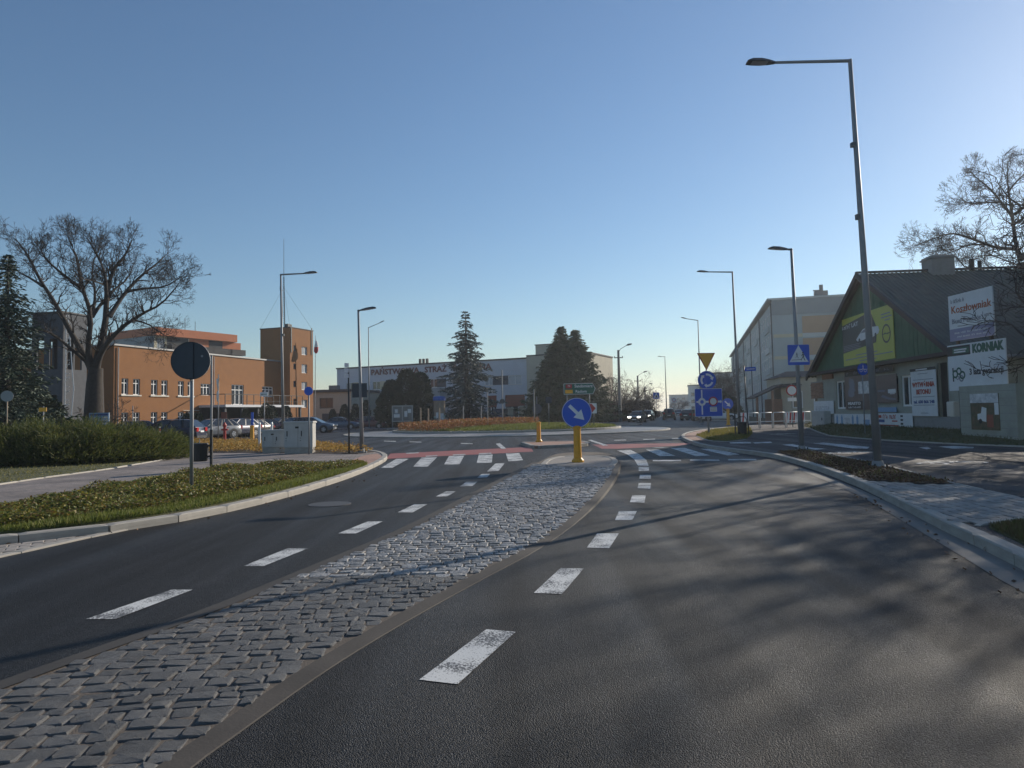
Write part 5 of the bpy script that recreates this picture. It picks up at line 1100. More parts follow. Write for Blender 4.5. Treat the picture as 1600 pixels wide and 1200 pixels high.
# leafless trees along the far street
for k, (px, Y, top, cr, lab) in enumerate(((962, 92, 578, 3.9, 'nearest brown leafless tree behind the dark fence'), (985, 104, 585, 4.2, 'leafless tree around the concrete lamp post'), (1003, 128, 598, 4.2, 'leafless tree behind the approaching cars'), (1014, 165, 612, 4.0, 'small far leafless tree by the crossing sign'), (948, 98, 600, 3.0, 'low brown leafless tree beside the spruce pair'))):
    P = at(px, 655, Y); Hh = 1.5 + (641 - top) / 1100 * Y; bare_tree('bare_tree', lab, (P.x, P.y, 0), Hh, 70 + k, 6, .9, Hh * .62, .22, Hh * .22, depth=6, twig='twig_brown', group='leafless trees along the far street', lim_ang=(20, 70))
for k, (px, Y, top) in enumerate(((1122, 120, 575), (1132, 105, 588), (1062, 200, 622), (1140, 132, 566))):
    P = at(px, 650, Y); Hh = 1.5 + (639 - top) / 1100 * Y; bare_tree('bare_tree', ['leafless tree behind the roundabout sign', 'lower leafless tree left of the panel block', 'far small reddish tree at the street end', 'tallest leafless tree at the far end of the panel block'][k], (P.x, P.y, 0), Hh, 80 + k, 6, .8, Hh * .62, .2, Hh * .25, depth=6, twig='twig_brown', group='leafless trees by the panel block', lim_ang=(25, 75))
for k, (px, Y, w_, h_) in enumerate(((1128, 96, 1.9, 3.6), (1142, 92, 1.5, 2.8))):
    P = at(px, 650, Y); leafy('evergreen_bush', ['dark tall bush behind the blue direction board', 'dark bush at the foot of the panel block'][k], (P.x, P.y, 0), cone_shape(h_, w_, .45, .2), 5000, 90 + k, 'thuja', .4)
for k, (px, Y, w_, h_) in enumerate(((950, 90, 2.6, 2.6), (975, 96, 3.0, 2.8), (1000, 118, 3.2, 3.0))):
    P = at(px, 655, Y); leafy('hedge_bush', ['dark bush behind the left end of the street fence', 'dark bush behind the middle of the street fence', 'far dark bush behind the approaching cars'][k], (P.x, P.y, 0), cone_shape(h_, w_, .4, .2), 4000, 95 + k, 'twig_brown', .4)
# tree behind the green house and its neighbours to the right, whose branches shade the road
def walnut(label, x, y, H, seed, cr, tr, **k): return bare_tree('walnut_tree', label, (x, y, .3), H, seed, 6, .95, cr, tr, H * .2, depth=7, group='leafless trees by the green house', **k)
cw = lambda L: [(1400 + x / 5.715, 230 + y / 5.715) for x, y in L]
wb = at(1622, 660, 48); limb_tree('walnut_tree', 'large leafless tree rising behind the roof of the green house', (wb.x, 48, .2), 17, 33, [
    (cw([(1120, 1010), (1070, 880), (1040, 620), (1000, 380), (995, 170)]), .22, 1.5), (cw([(1075, 910), (900, 900), (760, 850), (600, 790), (480, 765), (300, 830), (190, 870)]), .15, -2.5), (cw([(1040, 620), (940, 490), (840, 370), (740, 290), (660, 220)]), .13, 2.5),
    (cw([(930, 490), (760, 495), (650, 510), (580, 460)]), .08, -2), (cw([(1060, 600), (1150, 530), (1260, 400), (1330, 240)]), .14, -2), (cw([(830, 870), (640, 870), (520, 930), (420, 960)]), .08, 2), (cw([(1110, 1000), (1250, 860), (1400, 760), (1560, 700)]), .16, 2), (cw([(1040, 700), (1120, 640), (1220, 600), (1400, 470)]), .12, -3),
    (cw([(1150, 1130), (900, 1060), (640, 1100), (520, 960), (380, 890)]), .09, -3), (cw([(1000, 400), (1080, 300), (1180, 210)]), .1, 3), (cw([(1110, 1060), (1000, 1020), (850, 960), (700, 980)]), .08, 3)], .34, 48,
    [(wb.x, 48, .1), at(1612, 520, 48), at(1602, 440, 48), at(1598, 410, 48)], depth=6, group='leafless trees by the green house', L0=.72)
walnut('upright leafless tree beside the road right of the green house', 25.7, 26.0, 16, 103, 8.2, .48, lim_ang=(50, 80), dens=1.05)
walnut('broad leafless tree at the pavement right of the road', 21.8, 20.3, 12, 106, 6.2, .40, lim_ang=(25, 74))
walnut('leafless roadside tree nearest to the camera on the right', 21.5, 14.0, 14, 104, 8.0, .42, lim_ang=(25, 74))

# junipers: one sprawling plant per clump
def juniper_shape(rx, ry, h):
    def f(g, n):
        u = np.sqrt(g.uniform(0, 1, n)); a = g.uniform(0, 2 * np.pi, n); x, y = u * np.cos(a), u * np.sin(a)
        top = h * (1 - u ** 2.6) * (.74 + .26 * np.sin(x * 9 + 1) * np.cos(y * 8)); z = top * g.uniform(.3, 1, n) ** .5
        P_ = np.stack([x * rx, y * ry, z], 1); D_ = np.stack([x * 1.1, y * 1.1, np.full(n, .2)], 1); return P_, D_
    return f
def juniper(label, x, y, rx, ry, h, seed, n=11000):
    t = thing('juniper_shrub', label, 'shrub', (x, y, .1), 0, 'sprawling junipers on the left lawn'); g = np.random.default_rng(seed); Ps, Ds, Ln, Wd = [], [], [], []
    P_, D_ = juniper_shape(rx, ry, h)(g, n // 7); D_ = D_ + np.stack([g.normal(.35, .4, len(P_)), g.normal(-.1, .35, len(P_)), g.uniform(.0, .75, len(P_))], 1); D_ /= np.linalg.norm(D_, axis=1, keepdims=True)
    for q in range(7):                                                  # feathery sprays: needles along a short stem
        s = q / 7 * .52; Ps.append(P_ + D_ * s + g.normal(0, .012, P_.shape)); Ds.append(D_ + g.normal(0, .3, P_.shape)); Ln.append(g.uniform(.10, .24, len(P_))); Wd.append(g.uniform(.012, .03, len(P_)))
    V, Fq = leaves(np.concatenate(Ps), np.concatenate(Ds), np.concatenate(Ln), np.concatenate(Wd), g); np_mesh('foliage', V, Fq, 'juniper', t)
    mb = MB()
    for k in range(14): a = k * .45; mb.tube([(0, 0, 0), (math.cos(a) * rx * .5, math.sin(a) * ry * .5, h * .45), (math.cos(a) * rx * .85, math.sin(a) * ry * .85, h * .5)], [.03, .02, .008], 4, False)
    mb.build('stem', 'bark', t)
for k, (px, Y, rx, ry, h, lab) in enumerate(((-70, 24.5, 4.2, 3.0, 1.35, 'sprawling juniper at the left edge of the lawn'), (45, 25.0, 3.2, 3.0, 1.30, 'sprawling juniper left of the middle of the clump'), (130, 25.2, 2.8, 2.8, 1.34, 'tallest sprawling juniper in the middle of the clump'), (195, 26.0, 2.3, 2.6, 1.05, 'lower juniper right of the middle of the clump'), (226, 27.4, 1.3, 2.0, .66, 'low juniper at the right tip of the clump'))):
    P = at(px, 700, Y); juniper(lab, P.x, P.y, rx, ry, h, 200 + k, int(15000 * rx))

# ---- ground cover, grass, litter: too many to count
def scatter(poly, n, g):
    xs = [p.x for p in poly]; ys = [p.y for p in poly]; out = []; px = np.array(xs); py = np.array(ys); m = len(xs)
    need = n
    while need > 0:
        q = np.stack([g.uniform(min(xs), max(xs), n * 2), g.uniform(min(ys), max(ys), n * 2)], 1); ins = np.zeros(len(q), bool)
        for i in range(m):
            j = (i + 1) % m; c = ((py[i] > q[:, 1]) != (py[j] > q[:, 1])) & (q[:, 0] < (px[j] - px[i]) * (q[:, 1] - py[i]) / (py[j] - py[i] + 1e-12) + px[i]); ins ^= c
        q = q[ins][:need]; out.append(q); need -= len(q)
    return np.concatenate(out)
def cover(name, poly, n, z, h, size, m, seed, up=.5, wid=.55, jit=1.0):
    g = np.random.default_rng(seed); q = scatter(poly, n, g); hh = np.abs(h * (.25 + .75 * g.uniform(0, 1, n))) * (.75 + .35 * np.sin(q[:, 0] * 2.3 + q[:, 1]) * np.sin(q[:, 1] * 2.9))
    P_ = np.column_stack([q, z + hh]); D_ = np.column_stack([g.normal(0, jit, n), g.normal(0, jit, n), g.uniform(-.2, 1, n) * up]); V, Fq = leaves(P_, D_, g.uniform(.6, 1.4, n) * size, g.uniform(.6, 1.2, n) * size * wid, g); return stuff(np_mesh(name, V, Fq, m))
def blades(name, poly, n, z, ln, m, seed, wd=.008, lean=.35):
    g = np.random.default_rng(seed); q = scatter(poly, n, g); P_ = np.column_stack([q, np.full(n, z)]); D_ = np.column_stack([g.normal(0, lean, n), g.normal(0, lean, n), np.ones(n)]); pat = .6 + .5 * np.abs(np.sin(q[:, 0] * 1.7 + 2) * np.cos(q[:, 1] * 1.3))
    V, Fq = leaves(P_, D_, g.uniform(.5, 1.3, n) * ln * pat, wd * g.uniform(.7, 1.5, n), g); return stuff(np_mesh(name, V, Fq, m))
mid = [p.lerp(q, .13) for p, q in zip(resample_n(kin, 30), resample_n(near_edge, 30))]; mid2 = [p.lerp(q, .86) for p, q in zip(resample_n(kin, 30), resample_n(near_edge, 30))]
vis = [p for p in mid if p.x > -14]; vis2 = [p for p in mid2 if p.x > -14]
hedge_poly = mid + mid2[::-1]
hp = [p for p in hedge_poly if p.y > 6.5]
o = cover('ground_cover', hp, 70000, .1, .24, .055, 'cover_leaf', 301); o['label'] = 'low leafy ground cover along the left kerb'
blades('verge_grass', [p for p in verge_poly if p.y > 6], 60000, .11, .12, 'grass', 302, .010); blades('verge_grass', [p for p in (kin + mid[::-1]) if p.y > 6], 14000, .11, .10, 'grass', 303, .010)
blades('lawn_grass', [p for p in lawn_poly if p.y > 6], 60000, .11, .07, 'lawn_dry', 304, .016, .8)
cover('yellow_cover', strip_poly, 16000, .1, .30, .085, 'leaf_yellow', 305)
cover('bed_litter', bed, 9000, .122, .05, .05, 'leaf_litter', 306, up=.3); blades('bed_grass', bed, 500, .12, .12, 'grass', 316)
blades('corner_grass', grass_corner, 14000, .12, .08, 'grass_dull', 307, .009)
blades('island_grass', isl, 9000, .125, .16, 'lawn_dry', 308, .022); cover('island_litter', isl, 1500, .125, .06, .08, 'leaf_yellow', 309)
bk_poly = [Vector((x, y, 0)) for x, y in foot] + [Vector((x, y, 0)) for x, y in head[::-1]]
g = np.random.default_rng(310); q = scatter(bk_poly, 16000, g)
s = np.clip((q[:, 0] - np.interp(q[:, 1], [f[1] for f in foot], [f[0] for f in foot])) / np.maximum(.5, np.interp(q[:, 1], [f[1] for f in foot], [hh[0] for hh in head]) - np.interp(q[:, 1], [f[1] for f in foot], [f[0] for f in foot])), 0, 1)
V, Fq = leaves(np.column_stack([q, .118 + .33 * np.sin(s * np.pi / 2)]), np.column_stack([g.normal(0, .5, len(q)), g.normal(0, .5, len(q)), np.ones(len(q))]), g.uniform(.05, .14, len(q)), .02, g); stuff(np_mesh('bank_grass', V, Fq, 'grass_dull'))
# roundabout planting: rust-coloured low shrubs behind, grass on the near right part
def disc_scatter(n, g, cond):
    out = []
    while sum(map(len, out)) < n:
        q = g.uniform(-8.8, 8.8, (n * 2, 2)); q = q[(q ** 2).sum(1) < 8.7 ** 2]; q = q[cond(q)]; out.append(q)
    return np.concatenate(out)[:n]
g = np.random.default_rng(311)
zc = lambda q: .27 + .28 * (1 - (q ** 2).sum(1) / 81)
q = disc_scatter(15000, g, lambda q: (q[:, 0] < 2.6) & ((q[:, 1] > -5.2 + (q[:, 0] + 2) * 1.1) | (q[:, 0] < -5.5))); P_ = np.column_stack([q + [RC.x, RC.y], zc(q) + g.uniform(0, .55, len(q))])
V, Fq = leaves(P_, np.column_stack([g.normal(0, .8, len(q)), g.normal(0, .8, len(q)), g.uniform(0, 1, len(q))]), g.uniform(.08, .2, len(q)), g.uniform(.05, .1, len(q)), g); stuff(np_mesh('rust_shrubs', V, Fq, 'leaf_red'))
q = disc_scatter(22000, g, lambda q: (q[:, 1] <= -3.6 + (q[:, 0] + 2) * .9) | (q[:, 0] > 2.2)); P_ = np.column_stack([q + [RC.x, RC.y], zc(q)])
V, Fq = leaves(P_, np.column_stack([g.normal(0, .4, len(q)), g.normal(0, .4, len(q)), np.ones(len(q))]), g.uniform(.08, .22, len(q)), .035, g); stuff(np_mesh('roundabout_grass', V, Fq, 'grass'))
# dead leaves blown along the gutters
g = np.random.default_rng(312); q = np.concatenate([np.array([[p.x, p.y] for p in resample_n(gl[:6], 60)]) + g.normal(0, .12, (60, 2)), np.array([[p.x, p.y] for p in resample_n(kin, 60)]) + g.normal(0, .25, (60, 2)) + [.3, -.2]])
V, Fq = leaves(np.column_stack([q, np.full(len(q), .012)]), np.column_stack([g.normal(0, 1, len(q)), g.normal(0, 1, len(q)), np.full(len(q), .15)]), g.uniform(.03, .07, len(q)), .03, g); stuff(np_mesh('fallen_leaves', V, Fq, 'leaf_litter'))
# ================================================================== street lamps
def lamp_head(L=.62, w_=.26):
    prof = [(-.02, .04), (.12, .06), (.30, .075), (.5, .07), (L, .03)]; mb = MB(); vs = []; fs = []
    for x, h in prof:
        ww = w_ * (.30 if x < .05 else (.7 if x < .2 else (1 if x < .55 else .85))) / 2
        vs += [(x, -ww, -.02), (x, ww, -.02), (x, ww * .75, -.02 + h), (x, -ww * .75, -.02 + h)]
    for i in range(len(prof) - 1):
        for k in range(4): fs.append((i * 4 + k, i * 4 + (k + 1) % 4, i * 4 + 4 + (k + 1) % 4, i * 4 + 4 + k))
    fs += [(3, 2, 1, 0), tuple(4 * (len(prof) - 1) + k for k in range(4))]; mb.add(vs, fs); return mb
def street_lamp(label, base, H, arm, az, tilt=R(4), r0_=.085, lean=(0, 0), group='galvanised street lamps', bands=(), name='street_lamp'):
    """tapered steel column on a flange, bracket arm towards az, flat lantern"""
    t = thing(name, label, 'street lamp', base, az, group)
    mb = MB().tube([(0, 0, 0), (0, 0, H * .5), (0, 0, H)], [r0_, r0_ * .78, r0_ * .52], 12); mb.build('column', 'galvanised', t, True)
    mb = MB().box(-.17, .17, -.17, .17, -.02, .025); mb.tube([(0, 0, .025), (0, 0, .14)], [r0_ * 1.6, r0_ * 1.25], 12); mb.build('base_flange', 'galvanised', t)
    for x, y in ((-.13, -.13), (.13, -.13), (.13, .13), (-.13, .13)): MB().tube([(x, y, .026), (x, y, .09)], .02, 6).build('bolt', 'dark_post', t)
    e = Vector((arm * math.cos(tilt), 0, arm * math.sin(tilt)))
    MB().tube([(-.02, 0, H - .06), (.02, 0, H - .03), Vector((0, 0, H - .03)) + e], [.042, .04, .032], 8).build('arm', 'galvanised' if H > 7 else 'lamp_grey', t, True)
    h = lamp_head().build('lantern', 'lamp_grey', t, False, Vector((0, 0, H - .03)) + e, (0, -tilt - R(3), 0))
    MB().box(.16, .52, -.09, .09, -.028, -.021).build('lens', 'lamp_glass', h)
    MB().box(-r0_ - .003, -r0_ + .012, -.05, .05, .55, .95).build('access_door', 'galvanised', t)
    for z, dz in bands: MB().box(.0, .11, -.05, .05, z, z + dz).build('band_bracket', 'lamp_grey', t)
    t.rotation_euler = (lean[0], lean[1], az); return t
B = lambda px, py, z: G(px, py, z)
def lampspec(px, py, ytop, z): 
    p = G(px, py, z); return p, at(px, ytop, p.y).z - z
p, h = lampspec(1372, 730, 92, .127); street_lamp('tallest nearest street lamp at right, arm reaching over the road', p, h, 1.75, R(180), R(1), .085, (0, R(1.2)), bands=((h * .78, .1), (h * .6, .12)))
p, h = lampspec(1253, 703, 388, .12); street_lamp('short-armed lamp by the crossing carrying the blue pedestrian sign', p, h, .12, R(180), R(3), .08, (0, R(.6)), 'short-armed crossing lamps')
p, h = lampspec(1156, 677, 424, .12); street_lamp('lamp with a long arm behind the bin and street-name sign', p, h, 1.35, R(180), R(2), .085, (0, R(.5)))
p = at(1096, 660, 70); street_lamp('lamp rising behind the yellow give-way triangle', (p.x, p.y, .05), at(1091, 501, 70).z, 1.1, R(180), R(10), .085)
p = at(1042, 655, 99); street_lamp('farthest modern lamp over the street end', (p.x, p.y, .0), at(1037, 557, 99).z, .4, R(180), R(2), .085)
p, h = lampspec(443, 700, 428, .11); street_lamp('lamp with a long arm behind the grey cabinets', p, h, 1.05, R(0), R(1), .075, (0, R(-.8)), bands=((h * .64, .1),))
p, h = lampspec(566, 707, 484, .11); street_lamp('short-armed lamp on the left corner holding a square sign', p, h, .06, R(8), R(6), .075, (0, R(-1.1)), 'short-armed crossing lamps')
p = at(577, 668, 78); street_lamp('lamp with a raised arm left of the fire station lettering', (p.x, p.y, .1), at(575, 513, 78).z, 1.3, R(0), R(22), .085)
p = at(330, 690, 16.6); 
# old concrete poles with lanterns down the street
for k, (px, Y, ytop, lab) in enumerate(((969, 88, 547, 'nearest concrete pole with lamp over the leafless trees'), (998, 125, 587, 'second concrete pole with lamp along the street'), (1009, 160, 604, 'farthest concrete pole with lamp along the street'))):
    p = at(px, 650, Y); z = at(px, ytop, Y).z; t = thing('concrete_pole', lab, 'utility pole', (p.x, p.y, 0), 0, 'concrete poles down the street')
    mb = MB(); mb.tube([(0, 0, 0), (0, 0, z)], [.24, .14], 6); mb.build('pole', 'concrete_pole', t); MB().tube([(0, 0, z - .3), (.3, 0, z + .15), (1.15, 0, z + .62)], .035, 5).build('arm', 'steel_wire', t)
    MB().tube([(1.05, 0, z + .58), (1.25, 0, z + .66), (1.7, 0, z + .75)], [.05, .13, .08], 8).build('lantern', 'lamp_grey', t); mb = MB().box(-.55, .55, -.05, .05, z - 1.0, z - .9)
    for x in (-.5, .5): mb.box(x - .04, x + .04, -.04, .04, z - .9, z - .75)
    mb.build('crossarm', 'wood_dark', t)

# ================================================================== traffic signs
def plate(t, pts, back='sign_back', face='sign_white', th=.015, y=0.0, name='plate'):
    """sign plate facing -y with a folded rim"""
    o = MB().extr(pts, y, y + th).build(name, face, t); MB().extr(pts, y + th + .001, y + th + .012).build('backing', back, o); return o
def shape(t, pts, m, y, name='symbol'): return MB().add([(x, y, z) for x, z in pts], [tuple(range(len(pts)))]).build(name, m, t)
def post(t, h, r_=.03, x=0, y=.05, z0=0, m='galvanised'): return MB().tube([(x, y, z0), (x, y, h)], r_, 10).build('post', m, t, True)
def arc_arrow(c, r0_, r1_, a0, a1, head):
    n = 9; P = [(c[0] + r1_ * math.cos(a0 + (a1 - a0) * k / n), c[1] + r1_ * math.sin(a0 + (a1 - a0) * k / n)) for k in range(n + 1)]
    rm = (r0_ + r1_) / 2; hr = (r1_ - r0_) * 1.05; d = head * (1 if a1 > a0 else -1)
    P += [(c[0] + (rm + hr) * math.cos(a1), c[1] + (rm + hr) * math.sin(a1)), (c[0] + rm * math.cos(a1 + d), c[1] + rm * math.sin(a1 + d)), (c[0] + (rm - hr) * math.cos(a1), c[1] + (rm - hr) * math.sin(a1))]
    P += [(c[0] + r0_ * math.cos(a1 + (a0 - a1) * k / n), c[1] + r0_ * math.sin(a1 + (a0 - a1) * k / n)) for k in range(n + 1)]; return P
def rrect(x0, x1, z0, z1, r_=.04, n=4):
    P = []
    for cx, cz, a in ((x1 - r_, z0 + r_, -90), (x1 - r_, z1 - r_, 0), (x0 + r_, z1 - r_, 90), (x0 + r_, z0 + r_, 180)):
        P += [(cx + r_ * math.cos(R(a + 90 * k / n)), cz + r_ * math.sin(R(a + 90 * k / n))) for k in range(n + 1)]
    return P
def keep_arrow(t, c, r_, y):
    q = []
    for u, v in ((-.62, .10), (.05, .10), (.05, .34), (.62, 0), (.05, -.34), (.05, -.10), (-.62, -.10)):
        a = R(-45); q.append((c[0] + r_ * (u * math.cos(a) - v * math.sin(a)), c[1] + r_ * (u * math.sin(a) + v * math.cos(a))))
    shape(t, q[::-1], 'sign_white', y, 'arrow')
def bollard(t, h=.92, r_=.1):
    MB().lathe([(r_ * 1.6, 0), (r_ * 1.6, .05), (r_ * 1.05, .12), (r_ * .95, h * .9), (r_ * 1.12, h * .92), (r_ * 1.12, h * .97), (r_ * .5, h)], 8).build('bollard', 'bollard_yellow', t)
# back of the round sign on the left verge
p = G(299, 775, .11); t = thing('round_sign', 'round sign seen from behind on a post in the left verge', 'road sign', p, R(6)); zc = at(300, 564, p.y).z - .11; r_ = .345
post(t, zc + .30, .034, 0, .0); o = plate(t, disc_pts(r_, 36, cz=zc), 'sign_white', 'sign_back', .02, -.075); MB().box(-.05, .05, -.10, -.076, zc - r_ + .02, zc + r_ - .02).build('stiffener', 'sign_back', t)
shape(t, disc_pts(.022, 10, cx=.2, cz=zc + .08), 'galvanised', -.078, 'sticker')
mb = MB()
for k in range(36):
    a0, a1 = 2 * math.pi * k / 36, 2 * math.pi * (k + 1) / 36; mb.quad(*[(q * math.cos(a), y_, zc + q * math.sin(a)) for q, a, y_ in ((r_, a0, -.09), (r_, a1, -.09), (r_, a1, -.05), (r_, a0, -.05))])
mb.build('rim', 'sign_back', t)
# litter bin on its post beside it
p = G(330, 735, .11); t = thing('litter_bin', 'black litter bin hung on a dark post in the left verge', 'litter bin', p, R(5)); hh = at(330, 556, p.y).z
MB().tube([(0, 0, 0), (0, 0, 1.1)], .04, 8).build('post', 'dark_post', t); MB().tube([(0, 0, 1.1), (0, 0, hh - .1)], .03, 8).build('upper_post', 'galvanised', t)
w_ = 25 / 1100 * p.y; z0_, z1_ = at(318, 721, p.y).z - .1, at(318, 693, p.y).z - .1
MB().lathe([(w_ * .42, z0_), (w_ * .5, z0_ + .03), (w_ * .52, z1_ - .03), (w_ * .5, z1_)], 4 * 4, (-w_ * .5 - .09, 0, 0)).build('bin', 'black', t); MB().tube([(-w_ * .5 - .09, 0, z1_), (-w_ * .5 - .09, 0, z1_ + .12)], .012, 5).build('handle', 'galvanised', t)
for z in (z0_ + .1, z1_ - .1): MB().box(-.1, -.03, -.03, .03, z, z + .05).build('clamp', 'dark_post', t)
# keep-right sign on the yellow bollard
p = G(903, 722, .115); t = thing('keep_right_sign', 'blue keep-right arrow sign on a yellow bollard at the island nose', 'road sign', p, R(0)); zc = at(900, 645, p.y).z - .115; r_ = 23.4 / 1100 * p.y
bollard(t, zc - r_ + .06, .105); plate(t, disc_pts(r_, 40, cz=zc), 'sign_back', 'sign_blue', .03, -.02)
mb = MB()
for k in range(40): a0, a1 = 2 * math.pi * k / 40, 2 * math.pi * (k + 1) / 40; mb.quad(*[(q * math.cos(a), -.0225, zc + q * math.sin(a)) for q, a in ((r_ * .955, a0), (r_ * .985, a0), (r_ * .985, a1), (r_ * .955, a1))])
mb.build('rim_line', 'sign_white', t); keep_arrow(t, (0, zc), r_ * 1.12, -.0235); MB().box(-.05, .05, .0, .05, zc - r_ - .05, zc).build('bracket', 'galvanised', t)
p = G(842, 690.5, .115); t = thing('refuge_bollard', 'yellow bollard on the small crossing refuge', 'bollard', p, 0); bollard(t, .95, .1); MB().box(-.07, .07, -.116, -.106, .5, .72).build('reflector', 'reflector', t)
# give way + roundabout + map board
p = at(1108, 678, 38.5); sc = p.y / 1100; t = thing('roundabout_sign', 'give-way triangle and roundabout disc stacked on one post', 'road sign', (p.x - .02, p.y, .12), R(4))
zz = lambda px, py: at(px, py, p.y).z - .12
post(t, zz(1104, 552), .035); zc = zz(1105, 594); r_ = 14.6 * sc; plate(t, disc_pts(r_, 36, cz=zc), 'sign_back', 'sign_blue', .015, -.02)
for k in range(3): shape(t, arc_arrow((0, zc), r_ * .50, r_ * .72, R(100 - 120 * k), R(25 - 120 * k), R(28))[::-1], 'sign_white', -.0235, 'arrow')
z1_, z0_ = zz(1103, 551.5), zz(1104, 579); hw = 14.3 * sc; plate(t, [(0, z0_), (hw, z1_ - .02), (hw - .03, z1_), (-hw + .03, z1_), (-hw, z1_ - .02)][::1], 'sign_back', 'sign_red', .015, -.02)
shape(t, [(0, z0_ + .085), (hw - .075, z1_ - .035), (-hw + .075, z1_ - .035)], 'sign_yellow', -.0225); 
t = thing('map_board', 'square blue board showing the roundabout with a no-entry disc', 'road sign', (p.x, p.y - .1, .12), R(4)); z1_, z0_ = zz(1108, 607), zz(1108, 651); hw = 22 * sc
MB().tube([(.02, .1, 0), (.02, .1, z1_ - .1)], .035, 8).build('post', 'galvanised', t)
plate(t, rrect(-hw, hw, z0_, z1_, .05), 'sign_back', 'sign_white', .02, -.02); shape(t, rrect(-hw + .022, hw - .022, z0_ + .022, z1_ - .022, .04), 'sign_blue', -.0215)
k = hw; cz = (z0_ + z1_) / 2 + .04; cx = -.48 * k
bar = lambda a, b, c, e: shape(t, [(a, c), (b, c), (b, e), (a, e)], 'sign_white', -.0235, 'map_line')
bar(cx - .05 * k, cx + .05 * k, cz + .27 * k, cz + .85 * k); bar(cx - .05 * k, cx + .05 * k, cz - .9 * k, cz - .27 * k); bar(cx + .27 * k, .86 * k, cz - .06 * k, cz + .07 * k); bar(cx - .40 * k, cx - .27 * k, cz - .06 * k, cz + .06 * k)
shape(t, disc_pts(.28 * k, 20, cx=cx, cz=cz), 'sign_white', -.0237, 'map_ring'); shape(t, disc_pts(.13 * k, 16, cx=cx, cz=cz), 'sign_blue', -.0245, 'map_centre')
shape(t, [(.86 * k, cz - .13 * k), (.96 * k, cz), (.86 * k, cz + .13 * k)], 'sign_white', -.0238, 'map_line')
shape(t, disc_pts(.33 * k, 24, cx=.33 * k, cz=cz + .02), 'sign_red', -.026, 'no_entry_ring'); shape(t, disc_pts(.24 * k, 24, cx=.33 * k, cz=cz + .02), 'sign_white', -.0275, 'no_entry_disc')
shape(t, [(.08 * k, cz - .7 * k), (.58 * k, cz - .7 * k), (.58 * k, cz - .36 * k), (.08 * k, cz - .36 * k)], 'paper', -.0245, 'map_note')
for j in range(3): shape(t, [(.13 * k, cz - (.64 - .1 * j) * k), (.52 * k, cz - (.64 - .1 * j) * k), (.52 * k, cz - (.61 - .1 * j) * k), (.13 * k, cz - (.61 - .1 * j) * k)], 'ink_grey', -.0255, 'map_note')
# keep-right on the far arm
p = at(1138, 661, 62); t = thing('keep_right_sign', 'small blue keep-right sign on yellow post beyond the map board', 'road sign', (p.x, p.y, .05), 0); zc = at(1138, 632, 62).z; r_ = .5; bollard(t, zc - r_ + .1, .14); plate(t, disc_pts(r_, 24, cz=zc), 'sign_back', 'sign_blue', .02, -.02); keep_arrow(t, (0, zc), r_ * 1.1, -.0235)
# pedestrian crossing sign clamped to the short lamp
p = G(1253, 703, .12); zc = at(1245, 555, p.y).z; x_ = at(1245, 555, p.y).x; t = thing('crossing_sign', 'blue square pedestrian and cycle crossing sign clamped to the lamp column', 'road sign', (x_, p.y - .13, 0), R(2)); k = 17 / 1100 * p.y
plate(t, rrect(-k, k, zc - k * .93, zc + k * .93, .03), 'sign_back', 'sign_blue', .015, -.02); shape(t, [(-k * .88, zc - k * .66), (k * .88, zc - k * .66), (0, zc + k * .88)], 'sign_white', -.0225)
def walker(cx, cz, s, m='black'):
    for P in ([(0, .0), (.09, .0), (.06, .28), (-.05, .26)], [(-.04, .02), (.04, .04), (-.10, -.22), (-.17, -.36), (-.22, -.34), (-.13, -.16)], [(.0, .04), (.08, .0), (.14, -.18), (.22, -.36), (.16, -.37), (.06, -.16)], [(-.05, .24), (-.02, .20), (-.14, .05), (-.17, .07)], [(.04, .25), (.06, .20), (.16, .10), (.17, .13)]):
        q = [(cx + s * a, cz + s * b) for a, b in P]; ar = sum(q[i][0] * q[(i + 1) % len(q)][1] - q[(i + 1) % len(q)][0] * q[i][1] for i in range(len(q))); shape(t, q if ar > 0 else q[::-1], m, -.0245, 'figure')
    shape(t, disc_pts(s * .075, 10, cx=cx + s * .01, cz=cz + s * .37), m, -.0245, 'figure')
walker(k * .38, zc - k * .18, k * 1.0); walker(-k * .18, zc - k * .08, k * .62)
shape(t, [(-k * .68, zc - k * .5), (k * .22, zc - k * .46), (k * .22, zc - k * .42), (-k * .68, zc - k * .46)], 'black', -.0243, 'stripe')
for z in (zc - .15, zc + .15): MB().box(-.05, .09, -.004, .12, z, z + .04).build('clamp', 'galvanised', t)
# no-entry-type disc and plate by the railing, blue sign by the house, street-name sign, bin
p = at(1239, 660, 49); t = thing('closed_road_sign', 'white disc with dark ring and plate before the brick outbuilding', 'road sign', (p.x, p.y, .12), R(-4)); z = at(1239, 610, 49).z - .12; post(t, z + .5, .03); plate(t, disc_pts(.38, 28, cz=z), 'sign_back', 'sign_red', .015, -.02); shape(t, disc_pts(.30, 28, cz=z), 'sign_white', -.0225); z2 = at(1239, 624, 49).z - .12; plate(t, rrect(-.3, .3, z2 - .13, z2 + .13, .03), 'sign_back', 'sign_white', .012, -.02)
p = G(1353, 682, .12); t = thing('cycle_path_sign', 'small round blue sign on a thin post before the house', 'road sign', p, R(8)); z = at(1347, 577, p.y).z - .12; post(t, z + .3, .025); plate(t, disc_pts(.27, 28, cz=z), 'sign_back', 'sign_blue', .015, -.02)
for a in (-.1, .1): shape(t, arc_arrow((a, z - .06), .05, .07, 0, 6.2, .05), 'sign_white', -.0235)
walker(0, z + .08, .28, 'sign_white'); shape(t, [(-.24, z - .005), (.24, z - .005), (.24, z + .01), (-.24, z + .01)], 'sign_white', -.0236, 'stripe')
